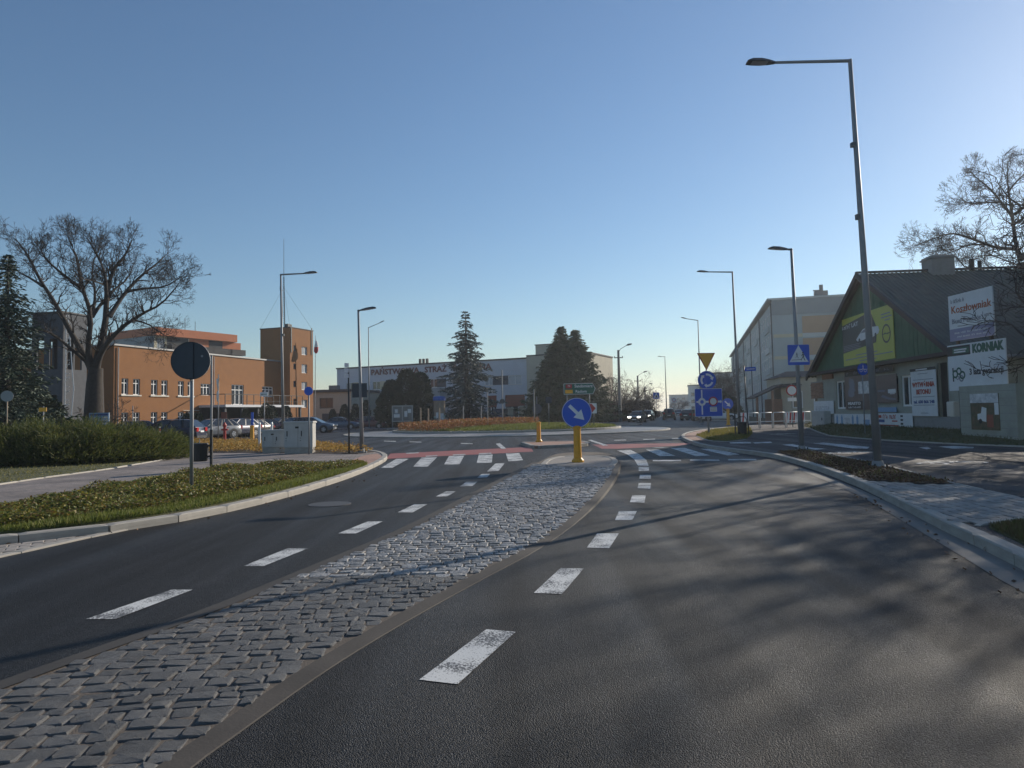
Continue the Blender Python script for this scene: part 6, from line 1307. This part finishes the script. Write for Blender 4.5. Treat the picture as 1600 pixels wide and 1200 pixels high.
p = at(1170, 672, 36); t = thing('street_name_sign', 'leaning dark post with a small street-name plate above the bin', 'street sign', (p.x, p.y, .12), R(3)); z = at(1168, 577, 36).z - .12; post(t, z + .2, .03, 0, 0, m='dark_post'); t.rotation_euler = (0, R(-2.2), R(3)); plate(t, rrect(.04, .62, z - .1, z + .1, .02), 'sign_back', 'sign_blue', .012, -.01); MB().box(.12, .55, -.016, -.0125, z - .02, z + .02).build('name_strip', 'paper', t)
p = G(1160, 682, .12); t = thing('litter_bin', 'dark round litter bin on the small island at right', 'litter bin', p, 0); k = 7.4 / 1100 * p.y; z1_ = at(1160, 655, p.y).z - .12
MB().lathe([(k * .86, .12), (k * .9, .16), (k, z1_ - .2), (k * 1.06, z1_ - .19), (k * 1.06, z1_ - .14), (k * .95, z1_ - .13)], 20).build('bin', 'dark_post', t)
MB().tube([(-k, 0, z1_ - .14), (-k, 0, z1_), (-k * .6, 0, z1_ + .12), (k * .6, 0, z1_ + .12), (k, 0, z1_), (k, 0, z1_ - .14)], .02, 6).build('hood', 'dark_post', t); MB().tube([(-k - .1, 0, 0), (-k - .1, 0, z1_ + .35)], .035, 8).build('post', 'dark_post', t); MB().tube([(0, 0, 0), (0, 0, .13)], .06, 8).build('foot', 'dark_post', t)
# railings
rail_m = None
x0_ = at(1167, 660, 47).x
for k in range(5):
    t = thing('pedestrian_railing', ['white tubular railing nearest the bin', 'second white tubular railing from the bin', 'middle white tubular railing', 'fourth white tubular railing from the bin', 'white tubular railing nearest the house'][k], 'railing', (x0_ + k * 1.02, 47 + k * .35, .12), R(19), 'white railings by the corner')
    mb = MB().tube([(0, 0, 0), (0, 0, .98), (.06, 0, 1.05), (.9, 0, 1.05), (.96, 0, .98), (.96, 0, 0)], .03, 8); mb.build('frame', 'barrier_white', t, True); MB().tube([(.03, 0, .45), (.93, 0, .45)], .025, 8).build('crossbar', 'barrier_white', t)
for k, px in enumerate((1152, 1226, 1240)):
    p = at(px, 652, 56 + k); t = thing('barrier_board', ['red and white striped barrier board left of the railings', 'red and white striped barrier board behind the railings', 'rightmost red and white striped barrier board by the outbuilding'][k], 'barrier', (p.x, p.y, .05), R(-5), 'striped barrier boards'); MB().box(0, .9, 0, .03, .2, 1.1).build('board', 'sign_white', t)
    for j in range(3): MB().add([(.05 + .3 * j, -.003, .22), (.18 + .3 * j, -.003, .22), (.26 + .3 * j, -.003, 1.08), (.13 + .3 * j, -.003, 1.08)], [(0, 1, 2, 3)]).build('stripe', 'sign_red', t)
    for x in (.05, .8): MB().box(x, x + .06, .031, .08, 0, 1.1).build('leg', 'galvanised', t)
# green direction sign, chevron, small square sign on the roundabout
p = at(907, 660, 50.5); sc = p.y / 1100; zz = lambda px, py: at(px, py, p.y).z
t = thing('direction_sign', 'green arrow-shaped direction sign on two posts at the roundabout', 'road sign', (p.x, p.y, .5), R(2)); z1_, z0_ = zz(907, 599) - .5, zz(907, 616) - .5; hw = 25 * sc; zm = (z0_ + z1_) / 2
plate(t, [(-hw, z0_), (hw - .2, z0_), (hw, zm), (hw - .2, z1_), (-hw, z1_)], 'sign_back', 'sign_white', .02, -.02); shape(t, [(-hw + .03, z0_ + .03), (hw - .21, z0_ + .03), (hw - .045, zm), (hw - .21, z1_ - .03), (-hw + .03, z1_ - .03)], 'sign_green', -.0225)
text('Sandomierz', .30, 'sign_white', t, (.28, -.026, zm + .19), width=1.3, ext=.001, bold=.004); text('Radom', .27, 'sign_white', t, (.1, -.026, zm - .19), width=.8, ext=.001, bold=.004)
shape(t, [(-hw + .15, zm + .05), (-.55, zm + .05), (-.55, zm + .32), (-hw + .15, zm + .32)], 'sign_red', -.0245, 'route_plate'); text('79', .2, 'sign_white', t, ((-hw - .4) / 2, -.027, zm + .185), ext=.001); shape(t, [(-hw + .1, zm - .32), (-.5, zm - .32), (-.5, zm - .06), (-hw + .1, zm - .06)], 'sign_yellow', -.0245, 'route_plate')
for x in (-hw * .8, hw * .6): post(t, z1_ - .05, .035, x)
p = at(925, 662, 52.5); t = thing('chevron_board', 'red and white chevron board beside the keep-right sign', 'road sign', (p.x, p.y, .45), R(2)); z1_, z0_ = at(925, 630, 52.5).z - .45, at(925, 646, 52.5).z - .45; plate(t, rrect(-.38, .38, z0_, z1_, .03), 'sign_back', 'sign_white', .02, -.02); zm = (z0_ + z1_) / 2; shape(t, [(-.36, z0_ + .04), (.0, z0_ + .04), (.3, zm), (.0, z1_ - .04), (-.36, z1_ - .04), (-.1, zm)], 'sign_red', -.0225, 'chevron'); post(t, z1_, .03, .15)
p = at(858, 660, 53); t = thing('square_sign', 'small grey square sign on a post in the roundabout', 'road sign', (p.x, p.y, .5), R(0)); z = at(858, 625, 53).z - .5; plate(t, rrect(-.23, .23, z - .24, z + .24, .03), 'sign_back', 'sign_back', .012, -.02); post(t, z + .2, .025)
p = at(841, 660, 72); t = thing('round_sign', 'dark back of a round sign behind the roundabout planting', 'road sign', (p.x - .1, p.y, .1), R(10)); z = 1.75; plate(t, disc_pts(.5, 24, cz=z), 'sign_white', 'sign_back', .015, -.05); post(t, 3.0, .04, 0, 0)
# short stakes of young trees on the roundabout
for k, (px, Y, yt, yb) in enumerate(((657, 56, 637, 673), (669, 57, 638, 672), (686.5, 55, 637, 673), (724, 58, 634, 660), (752, 60, 634, 660), (762, 56, 612, 662), (785.5, 57, 578, 660), (835, 58, 608, 660))):
    p = at(px, 660, Y); t = thing('stake', ['leftmost pale wooden stake on the roundabout', 'second pale wooden stake from the left on the roundabout', 'third pale stake on the roundabout, before the poster column', 'thin stake before the trunk of the slender spruce', 'thin stake just right of the slender spruce', 'tall stake right of the slender spruce', 'tallest thin pole on the roundabout with a small grey disc', 'thin pole left of the dense spruces'][k], 'stake', (p.x, p.y, .4), 0, 'stakes on the roundabout'); z = at(px, yt, Y).z - .4
    MB().tube([(0, 0, 0), (.01, 0, z)], .07 if k < 3 else .045, 6).build('shaft', 'wood_post' if k < 3 else 'galvanised', t)
    if k == 6: plate(t, disc_pts(.2, 16, cz=at(px, 627, Y).z - .4), 'sign_back', 'sign_back', .01, -.06)
# left-side signs
def simple_sign(label, px, py_base, z, kind, py_c, size, m='sign_back', rot=0, name='road_sign', postm='galvanised', Y=None, ptop=None):
    p = G(px, py_base, z) if Y is None else at(px, py_base, Y); t = thing(name, label, 'road sign', (p.x, p.y, z), rot); zc = at(px, py_c, p.y).z - z; k = size / 1100 * p.y / 2
    if kind == 'disc': plate(t, disc_pts(k, 28, cz=zc), 'sign_back', m, .015, -.05)
    elif kind == 'rect': plate(t, rrect(-k, k, zc - k * .5, zc + k * .5, .02), 'sign_back', m, .015, -.05)
    elif kind == 'square': plate(t, rrect(-k, k, zc - k, zc + k, .02), 'sign_back', m, .015, -.05)
    post(t, (at(px, ptop, p.y).z - z) if ptop else zc + k * .8, .03, 0, 0, m=postm); return t, zc, k
t, zc, k = simple_sign('round blue cycle and pedestrian path sign beside the large cabinet', 483, 710, .11, 'disc', 611, 13.5, 'sign_blue')
walker(.02, zc + .02, k * 1.2, 'sign_white')
t, zc, k = simple_sign('thin post with white stop plates at the left corner', 545.5, 708, .11, 'rect', 580, 1, 'sign_white', R(60), 'stop_post', 'dark_post', ptop=579)
for j in range(3): MB().box(-.22, -.02, -.03, .0, zc + .15 - .2 * j, zc + .3 - .2 * j).build('plate', 'sign_white', t)
t, zc, k = simple_sign('dark rectangular sign back clamped to the corner lamp', 563, 707, .11, 'rect', 610, 22, 'sign_back', R(4), 'sign_panel', ptop=612); 
MB().box(-.28, .28, -.062, -.051, zc - .27, zc + .27).build('panel', 'sign_back', t)
t, zc, k = simple_sign('small white arrow plate on a thin post before the terrace', 413, 690, .0, 'rect', 616, 13, 'sign_white', R(-10), Y=44, name='arrow_plate'); shape(t, [(-k * .8, zc), (-k * .4, zc - .05), (-k * .4, zc - .02), (k * .8, zc - .02), (k * .8, zc + .02), (-k * .4, zc + .02), (-k * .4, zc + .05)], 'ink_green', -.052)
t, zc, k = simple_sign('pair of road signs seen edge-on behind the litter bin', 341, 693, .1, 'disc', 619, 17, 'sign_white', R(-58), ptop=585)
hw = .42; plate(t, [(0, zc + .36), (hw, zc + 1.0), (-hw, zc + 1.0)], 'sign_back', 'sign_white', .015, -.05)
simple_sign('yellow small rectangular sign behind the junipers', 67, 690, .1, 'rect', 640, 12.5, 'sign_yellow', R(-4), Y=34)
simple_sign('old round sign seen from behind on a wooden pole at far left', 10, 690, .1, 'disc', 619, 17, 'grey_render', R(25), Y=31, postm='wood_post', ptop=612)
simple_sign('dark narrow sign on a thin white post before the office windows', 207, 690, .0, 'rect', 641, 3, 'dark_post', R(0), Y=50, ptop=634)
p = at(154, 690, 41); t = thing('info_board', 'pale blue town map board behind the junipers', 'sign', (p.x, p.y, .1), R(8)); k = 14.5 / 1100 * 41; z1_, z0_ = at(154, 645, 41).z - .1, at(154, 667, 41).z - .1
MB().box(-k, k, 0, .05, z0_, z1_).build('panel', 'poster_blue', t); MB().box(-k * .8, k * .2, -.006, -.001, z0_ + .25, z1_ - .25).build('map', 'poster_mix', t); MB().box(-k * .9, k * .9, -.006, -.001, z1_ - .16, z1_ - .06).build('heading', 'ink_blue', t)
for j in range(3): MB().box(k * .35, k * .9, -.006, -.001, z0_ + .15 + .17 * j, z0_ + .25 + .17 * j).build('note', 'paper', t)
for x in (-k, k - .06): MB().box(x, x + .06, .051, .11, 0, z1_).build('post', 'galvanised', t)
p = at(249, 694, 43.5); t = thing('marker_post', 'white marker post with red band before the dark blue car', 'post', (p.x, p.y, .1), 0); MB().tube([(0, 0, 0), (0, 0, .98)], .05, 8).build('shaft', 'sign_white', t); MB().tube([(0, 0, .72), (0, 0, .9)], .053, 8).build('band', 'sign_red', t)
p = at(351, 692, 43.5); t = thing('fire_hydrant', 'red fire hydrant post in the yellow ground cover', 'hydrant', (p.x, p.y, .1), 0); MB().lathe([(.13, 0), (.13, .08), (.085, .12), (.085, .9), (.12, .92), (.12, 1.0), (.07, 1.1), (.02, 1.18)], 12).build('barrel', 'hydrant_red', t)
for s_ in (-1, 1): MB().tube([(0, 0, .72), (s_ * .2, 0, .72)], [.06, .05], 8).build('outlet', 'hydrant_red', t)
p = at(350, 692, 50); t = thing('parking_sign', 'small reddish notice on a thin post behind the hydrant', 'sign', (p.x, p.y, 0), R(5)); z = at(350, 649, 50).z; plate(t, rrect(-.2, .2, z - .24, z + .24, .03), 'sign_back', 'gate_red', .012, -.03); post(t, z + .22, .025, 0, 0)
p = at(394, 690, 43); t = thing('yellow_bollard', 'yellow bollard with a blue sign blade by the cabinets', 'bollard', (p.x, p.y, .1), 0); bollard(t, .95, .13); MB().box(-.07, .07, -.02, .02, .95, 1.75).build('sign_blade', 'sign_blue', t)
for k, px in enumerate((405.5, 424.5)):
    p = at(px, 690, 33); t = thing('short_post', ['short white post left behind the small cabinet', 'short white post right behind the small cabinet'][k], 'post', (p.x, p.y, .1), 0, 'short white posts'); MB().tube([(0, 0, 0), (0, 0, 1.12), (.01, 0, 1.2)], [.06, .06, .02], 8).build('shaft', 'barrier_white', t)
# street cabinets
def cabinet(label, px0, px1, pyb, pyt, doors):
    A, B_ = G(px0, pyb, .1), G(px1, pyb, .1); t = thing('street_cabinet', label, 'cabinet', (A.x, A.y, .1), R(0), 'grey street cabinets'); w_ = B_.x - A.x; h_ = at(px0, pyt, A.y).z - .1
    MB().box(.02, w_ - .02, .02, .42, -.02, .22).build('plinth', 'concrete', t); MB().box(0, w_, 0, .45, .221, h_ - .04).build('body', 'cabinet', t); MB().cbox(-.03, w_ + .03, -.03, .48, h_ - .039, h_ + .03, .02).build('roof', 'cabinet', t)
    for j in range(doors):
        a, b = w_ * j / doors + .015, w_ * (j + 1) / doors - .015; d = MB().box(a, b, -.016, -.001, .25, h_ - .06).build('door', 'cabinet', t); MB().box(a + .1, a + .13, -.034, -.017, h_ * .55, h_ * .72).build('handle', 'black', d)
        for q in range(2): MB().box(a + .06, a + .09, -.022, -.017, h_ * (.4 + .08 * q), h_ * (.42 + .08 * q)).build('lock', 'black', d)
    MB().box(w_ * .4, w_ * .52, -.022, -.017, h_ * .8, h_ * .86).build('plate', 'black', t)
cabinet('lower left grey street cabinet with two doors', 409, 441, 708, 673, 2); cabinet('taller right grey street cabinet with blank doors', 443.5, 484, 709, 660, 2)
# notice board and poster column before the fire station
p = at(629, 672, 73); t = thing('notice_board', 'glazed grey notice board on two legs before the dark thujas', 'notice board', (p.x, p.y, .1), R(3)); sc = 73 / 1100; k = 16.2 * sc; z1_, z0_ = at(629, 633.5, 73).z - .1, at(629, 659, 73).z - .1
mb = MB().box(-k, k, 0, .12, z0_, z1_); mb.build('case', 'cabinet', t)
for a, b in ((-k + .1, -.05), (.05, k - .1)): MB().box(a, b, -.012, -.001, z0_ + .1, z1_ - .1).build('pane', 'glass_board', t)
for x, z, w_, h_ in ((-k + .3, z0_ + .9, .3, .4), (-k + .2, z0_ + .45, .6, .35), (.2, z0_ + .5, .3, .6), (.55, z0_ + .9, .35, .4)): MB().box(x, x + w_, -.02, -.013, z, z + h_).build('notice', 'paper', t)
for x in (-k, k - .08): MB().box(x, x + .08, .121, .2, 0, z1_).build('leg', 'galvanised', t)
p = at(687, 662, 76); t = thing('poster_column', 'round poster column with a blue cap beside the slender spruce', 'poster column', (p.x, p.y, .1), 0); k = 9 / 1100 * 76; z1_ = at(687, 626, 76).z - .1
MB().lathe([(k * 1.0, 0), (k, z1_)], 20).build('drum', 'wood_post', t); MB().lathe([(k * 1.08, z1_ + .002), (k * 1.12, z1_ + .1), (k * 1.06, z1_ + .42), (k * .3, z1_ + .5)], 20).build('cap', 'awning_blue', t)
mb = None
for a0, a1, z0_, zz1, m_ in ((190, 235, .1, 1.2, 'poster_mix'), (238, 275, .15, 1.6, 'paper'), (278, 320, .2, 1.5, 'poster_photo'), (322, 350, .2, 1.3, 'poster_mix')):
    mb = MB()
    for j in range(5):
        q0, q1 = R(a0 + (a1 - a0) * j / 5), R(a0 + (a1 - a0) * (j + 1) / 5); f = lambda q, z: (k * 1.012 * math.cos(q), k * 1.012 * math.sin(q), z); mb.quad(f(q0, z0_), f(q1, z0_), f(q1, zz1), f(q0, zz1))
    mb.build('poster', m_, t)
# gate posts in front of the fire station, wall
for k, (px, w_, yt) in enumerate(((798, 8, 640), (817, 9, 637))):
    p = at(px, 662, 82); t = thing('gate_pillar', ['left weathered stone pillar by the fire station drive', 'right taller weathered stone pillar by the fire station drive'][k], 'pillar', (p.x, p.y, .05), R(5), 'stone pillars'); w_ = w_ / 1100 * 82 / 2; z = at(px, yt, 82).z; MB().cbox(-w_, w_, -w_, w_, 0, z, .06).build('shaft', 'beige_wall', t); MB().cbox(-w_ - .08, w_ + .08, -w_ - .08, w_ + .08, z + .002, z + .18, .06).build('cap', 'beige_wall', t)
p0 = at(700, 660, 86); t = thing('low_wall', 'low dark wall behind the slender spruce', 'wall', (p0.x, p0.y, .0), R(-3)); MB().box(0, 7.5, 0, .3, 0, 1.3).build('wall', 'house_wall', t); MB().box(-.05, 7.55, -.05, .35, 1.302, 1.4).build('coping', 'concrete', t)
p0 = at(905, 660, 86); p1 = at(985, 660, 100); d = p1 - p0; L_ = math.hypot(d.x, d.y); t = thing('board_fence', 'dark vertical board fence along the street below the leafless trees', 'fence', (p0.x, p0.y, 0), math.atan2(d.y, d.x)); n = int(L_ / .24)
bm_ = MB().box(0, .2, 0, .025, .08, 1.75).mesh('board', 'wood_dark')
for j in range(n): link('board', bm_, t, (j * .24, random.uniform(-.01, .01), 0), (0, 0, 0), (1, 1, random.uniform(.96, 1.03)))
for z in (.5, 1.4): MB().box(0, L_, .026, .08, z, z + .08).build('rail', 'wood_dark', t)
# flag pole
p = at(492, 655, 84); t = thing('flag_pole', 'slim flagpole with a furled flag right of the stair tower', 'flagpole', (p.x, p.y, 0), 0); z = at(494, 524, 84).z; MB().tube([(0, 0, 0), (.12, 0, z)], [.06, .025], 8).build('pole', 'galvanised', t)
fz = at(494, 545, 84).z; mb = MB(); prof = [(.08, 1.0), (.16, .7), (.2, .2), (.22, -.3), (.12, -.55)]
vs = []; fs = []
for j, (r_, dz) in enumerate(prof):
    for q in range(10): a = q / 10 * 6.283; rr = r_ * (1 + .35 * math.sin(a * 3 + j)); vs.append((.2 + rr * math.cos(a), rr * math.sin(a), fz + dz))
for j in range(len(prof) - 1):
    for q in range(10): fs.append((j * 10 + q, j * 10 + (q + 1) % 10, j * 10 + 10 + (q + 1) % 10, j * 10 + 10 + q))
MB().add(vs[:30], fs[:20]).build('flag', 'flag_white', t, True); MB().add(vs[20:], [tuple(i - 20 for i in f) for f in fs[20:]]).build('flag_stripe', 'flag_red', t, True)
# crossing signs down the street
for k, (px, Y, m_, lab) in enumerate(((1026.5, 118, 'sign_blue', 'far blue pedestrian crossing sign beside the street'), (1054, 150, 'sign_white', 'far white square speed sign beside the street'))):
    p = at(px, 655, Y); t = thing('road_sign', lab, 'road sign', (p.x, p.y, 0), 0); z = at(px, 618 if k == 0 else 625, Y).z; plate(t, rrect(-.52, .52, z - .52, z + .52, .05), 'sign_back', m_, .02, -.05); post(t, z + .5, .05, 0, 0)
    if k == 0: shape(t, [(-.42, z - .36), (.42, z - .36), (0, z + .44)], 'sign_white', -.055); shape(t, [(-.1, z - .3), (.14, z - .3), (.05, z + .1), (-.05, z + .1)], 'black', -.058, 'figure')
    else: shape(t, disc_pts(.4, 20, cz=z), 'sign_red', -.055, 'ring'); shape(t, disc_pts(.3, 20, cz=z), 'sign_white', -.058, 'disc')
# ================================================================== cars
SHAPES = {   # side outline of the body (x from nose to tail, z top of body), then greenhouse: base front, top front, top rear, base rear, roof height
    'hatch':  dict(L=4.35, W=1.80, H=1.50, hood=[(0, .58), (.08, .74), (.5, .86), (1.25, .97)], gh=(1.05, 1.95, 3.55, 4.22), tail=[(4.25, .98), (4.33, .70)]),
    'estate': dict(L=4.65, W=1.82, H=1.52, hood=[(0, .58), (.08, .72), (.5, .84), (1.3, .96)], gh=(1.10, 2.05, 4.05, 4.55), tail=[(4.55, .98), (4.63, .70)]),
    'sedan':  dict(L=4.40, W=1.72, H=1.43, hood=[(0, .56), (.07, .72), (.5, .82), (1.25, .92)], gh=(1.15, 1.90, 3.05, 3.70), tail=[(3.75, .96), (4.32, .92), (4.39, .68)]),
    'suv':    dict(L=4.45, W=1.85, H=1.68, hood=[(0, .68), (.07, .90), (.5, 1.0), (1.15, 1.10)], gh=(1.0, 1.72, 3.85, 4.30), tail=[(4.33, 1.10), (4.42, .8)]),
    'van':    dict(L=4.9, W=1.92, H=1.95, hood=[(0, .66), (.07, .88), (.5, 1.0), (1.0, 1.12)], gh=(.85, 1.65, 4.55, 4.80), tail=[(4.82, 1.12), (4.88, .8)]),
}
def car(name, label, loc, rotz, style, paint, lit=False, group='cars in the fire brigade car park', cat='car'):
    s = SHAPES[style]; L, W, H = s['L'], s['W'] / 2, s['H']; t = thing(name, label, cat, loc, rotz, group); gz = .30
    # lower body: lofted stations
    top = s['hood'] + [(s['gh'][0] + .1, s['hood'][-1][1] + .01), (s['gh'][3] - .1, s['tail'][0][1] + .0)] + s['tail']
    top = sorted(top); xs = sorted({*[p[0] for p in top], *np.linspace(.02, L - .02, 12)}); zt = lambda x: float(np.interp(x, [p[0] for p in top], [p[1] for p in top]))
    vs, fs = [], []; n = 10
    for x in xs:
        e = min(x, L - x); wf = W * (1 - .16 * max(0, 1 - e / .5) ** 2); z1 = zt(x); zb = .24 + .10 * max(0, 1 - e / .25)
        for y, z in ((-wf * .86, zb), (-wf * .98, zb + .10), (-wf, zb + .32), (-wf * .985, z1 - .12), (-wf * .90, z1 - .015), (wf * .90, z1 - .015), (wf * .985, z1 - .12), (wf, zb + .32), (wf * .98, zb + .10), (wf * .86, zb)): vs.append((x - L / 2, y, z))
    m = len(xs)
    for i in range(m - 1):
        for k in range(n): fs.append((i * n + k, i * n + n + k, i * n + n + (k + 1) % n, i * n + (k + 1) % n))
    fs += [tuple(range(n)), tuple((m - 1) * n + k for k in range(n))[::-1]]
    smooth_angle(MB().add(vs, fs).build('body', paint, t), 40)
    # greenhouse: roof in body colour, glass all round
    g0, g1, g2, g3 = [v - L / 2 for v in s['gh']]; zb0, zb1 = zt(s['gh'][0]) - .02, zt(s['gh'][3]) - .02; wt, wb = W * .70, W * .90
    P = lambda x, y, z: (x, y, z)
    rf = [(g1, wt * .94, H - .05), (g1 + .35, wt, H), (g2 - .4, wt, H - .005), (g2, wt * .94, H - .06)]
    v = [P(x, -y, z - .03) for x, y, z in rf] + [P(x, y, z - .03) for x, y, z in rf] + [P(x, -y * .8, z) for x, y, z in rf] + [P(x, y * .8, z) for x, y, z in rf]
    f = [(8, 12, 13, 9)[::-1], (9, 13, 14, 10)[::-1], (10, 14, 15, 11)[::-1]] + [(k, k + 1, k + 9, k + 8) for k in range(3)] + [(k + 5, k + 4, k + 12, k + 13) for k in range(3)] + [(0, 8, 12, 4), (3, 7, 15, 11)]
    smooth_angle(MB().add(v, f).build('roof', paint, t), 50)
    MB().quad((g0, -wb * .96, zb0), (g1, -wt * .92, H - .06), (g1, wt * .92, H - .06), (g0, wb * .96, zb0)).build('windscreen', 'car_glass', t)
    MB().quad((g3, -wb * .96, zb1), (g3, wb * .96, zb1), (g2, wt * .92, H - .07), (g2, -wt * .92, H - .07)).build('rear_window', 'car_glass', t)
    for sgn in (-1, 1):
        q = [(g0 + .05, sgn * wb, zb0), (g3 - .05, sgn * wb, zb1), (g2 - .02, sgn * wt * .955, H - .075), (g1 + .02, sgn * wt * .955, H - .065)]
        MB().poly(q if sgn < 0 else q[::-1]).build('side_window', 'car_glass', t)
        lerp = lambda a, b, u: tuple(a[i] + (b[i] - a[i]) * u for i in range(3))
        for u in ((.0, .045), (.40, .445), (.74, .80) if style != 'sedan' else (.80, .85), (.955, 1.0)):
            a0, a1 = lerp(q[0], q[1], u[0]), lerp(q[0], q[1], u[1]); b0, b1 = lerp(q[3], q[2], u[0]), lerp(q[3], q[2], u[1]); off = lambda p: (p[0], p[1] + sgn * .008, p[2])
            pq = [off(a0), off(a1), off(b1), off(b0)]; MB().poly(pq if sgn < 0 else pq[::-1]).build('pillar', paint if u[0] in (.0, .955) else 'car_trim', t)
        MB().box(g0 + .38, g0 + .52, *sorted((sgn * W * .98, sgn * (W + .17))), zb0 + .0, zb0 + .13).build('mirror', paint, t)
        for u in (.42, .66): MB().box(-L / 2 + L * u, -L / 2 + L * u + .16, *sorted((sgn * W * .985, sgn * (W + .012))), .80, .83).build('door_handle', 'car_trim', t)
        for x in (L * .195, L * .795):
            xc = x - L / 2; MB().tube([(xc, sgn * (W - .30), .335), (xc, sgn * (W + .004), .335)], .40, 20).build('wheel_arch', 'car_trim', t)
            wl = MB().tube([(xc, sgn * (W - .22), .32), (xc, sgn * (W - .02), .32), (xc, sgn * (W + .012), .32)], [.32, .32, .295], 20).build('wheel', 'tyre', t); rim = MB().tube([(xc, sgn * W, .32), (xc, sgn * (W + .018), .32)], [.215, .19], 16).build('rim', 'rim', wl)
            mb = MB()
            for k in range(5):
                a = k * 1.2566; mb.add([(xc + .05 * math.cos(a - .5), sgn * (W + .019), .32 + .05 * math.sin(a - .5)), (xc + .18 * math.cos(a - .22), sgn * (W + .019), .32 + .18 * math.sin(a - .22)), (xc + .18 * math.cos(a + .22), sgn * (W + .019), .32 + .18 * math.sin(a + .22))], [(0, 1, 2) if sgn < 0 else (2, 1, 0)])
            mb.build('spoke_gap', 'car_trim', wl)
        zl = .62 if style != 'suv' else .78
        MB().cbox(-L / 2 - .012, -L / 2 + .22, *sorted((sgn * W * .45, sgn * W * .86)), zl, zl + .15, .02).build('headlight', 'head_lit' if lit else 'head_clear', t)
        MB().cbox(L / 2 - .16, L / 2 + .010, *sorted((sgn * W * .55, sgn * W * .89)), zl + .06, zl + (.32 if style in ('hatch', 'suv', 'estate', 'van') else .2), .02).build('tail_light', 'tail_red', t)
    MB().box(-L / 2 - .018, -L / 2 + .04, -W * .42, W * .42, .50, .68).build('grille', 'car_trim', t); MB().box(-L / 2 - .03, -L / 2 - .019, -.26, .26, .36, .47).build('number_plate', 'sign_white', t); MB().box(L / 2 + .0, L / 2 + .022, -.26, .26, .62, .73).build('number_plate', 'sign_white', t)
    for x0, x1 in ((-L / 2 - .012, -L / 2 + .3), (L / 2 - .3, L / 2 + .012)): MB().box(x0, x1, -W * .82, W * .82, .25, .40).build('bumper', 'car_trim', t)
    return t
def park(label, px, Y, rot, style, paint, z=0.0, **k):
    p = at(px, 660, Y); return car('parked_car', label, (p.x, p.y, z), R(rot), style, 'paint_' + paint, **k)
park('dark navy estate car seen side-on behind the junipers', 262, 47.6, 0, 'estate', 'navy')
park('blue car partly hidden left of the navy estate', 200, 55, 40, 'hatch', 'blue')
park('silver hatchback right behind the navy estate', 331, 53.5, 62, 'hatch', 'silver')
park('dark blue car right of the silver hatchback', 368, 56, 70, 'hatch', 'navy')
park('black saloon between the dark blue car and the yellow bollard', 391, 58, 72, 'sedan', 'black')
park('navy hatchback behind the blue sign post', 462, 67, 64, 'hatch', 'navy')
park('maroon car behind the small cabinet', 410, 64, 60, 'sedan', 'maroon')
park('dark grey car behind the cabinets under the terrace', 437, 68, 60, 'hatch', 'anthracite')
park('light blue hatchback right of the large cabinet', 488, 66, 178, 'hatch', 'lightblue')
park('silver blue saloon beside the corner stop post', 533, 79, 176, 'sedan', 'lightblue')
park('dark maroon car behind the corner lamp', 578, 80.5, 172, 'sedan', 'maroon')
park('black car half hidden behind the notice board', 612, 83, 178, 'estate', 'black')
p = at(783, 660, 86); car('parked_van', 'dark blue van parked before the garage doors', (p.x, p.y, .1), R(70), 'van', 'paint_navy', cat='van', group='vehicles at the fire station')
p = at(752, 660, 88); car('parked_car', 'white car parked left of the dark blue van', (p.x, p.y, .1), R(80), 'suv', 'paint_white', group='vehicles at the fire station')
head = math.degrees(math.atan2(STD.y, STD.x))
def drive(label, px, Y, rot, style, paint, lit, name='driving_car'):
    p = at(px, 655, Y); car(name, label, (p.x, p.y, .0), R(rot), style, 'paint_' + paint, lit, 'cars on the far street')
drive('dark old saloon with lit headlights approaching the roundabout', 996, 86, head - 6, 'sedan', 'olive', True)
drive('dark car with lit headlights following the old saloon', 1011, 101, head - 4, 'hatch', 'anthracite', True)
drive('black off-road car driving away down the street', 1046, 105, head + 180, 'suv', 'black', False)
drive('dark car parked right of the off-road car', 1078, 98, head + 165, 'hatch', 'anthracite', False)
drive('black hatchback behind the blue map board', 1093, 92, head + 180, 'hatch', 'black', False)
drive('white car waiting beyond the map board', 1122, 88, 176, 'estate', 'white', False)
drive('small far dark car at the street end', 1060, 150, head, 'hatch', 'navy', False)
# ================================================================== thin winter haze over the whole place
hz = MB().box(-1050, 1050, -250, 1550, -1.2, 26).mesh('haze', [])
hm = bpy.data.materials.new('haze'); hm.use_nodes = True; n = hm.node_tree; n.nodes.remove(n.nodes['Principled BSDF'])
pvn = n.nodes.new('ShaderNodeVolumePrincipled'); pvn.inputs['Color'].default_value = (.86, .90, .96, 1); pvn.inputs['Density'].default_value = .0006; pvn.inputs['Anisotropy'].default_value = .45
n.links.new(pvn.outputs[0], n.nodes['Material Output'].inputs['Volume']); hz.materials.append(hm)
stuff(link('haze', hz))
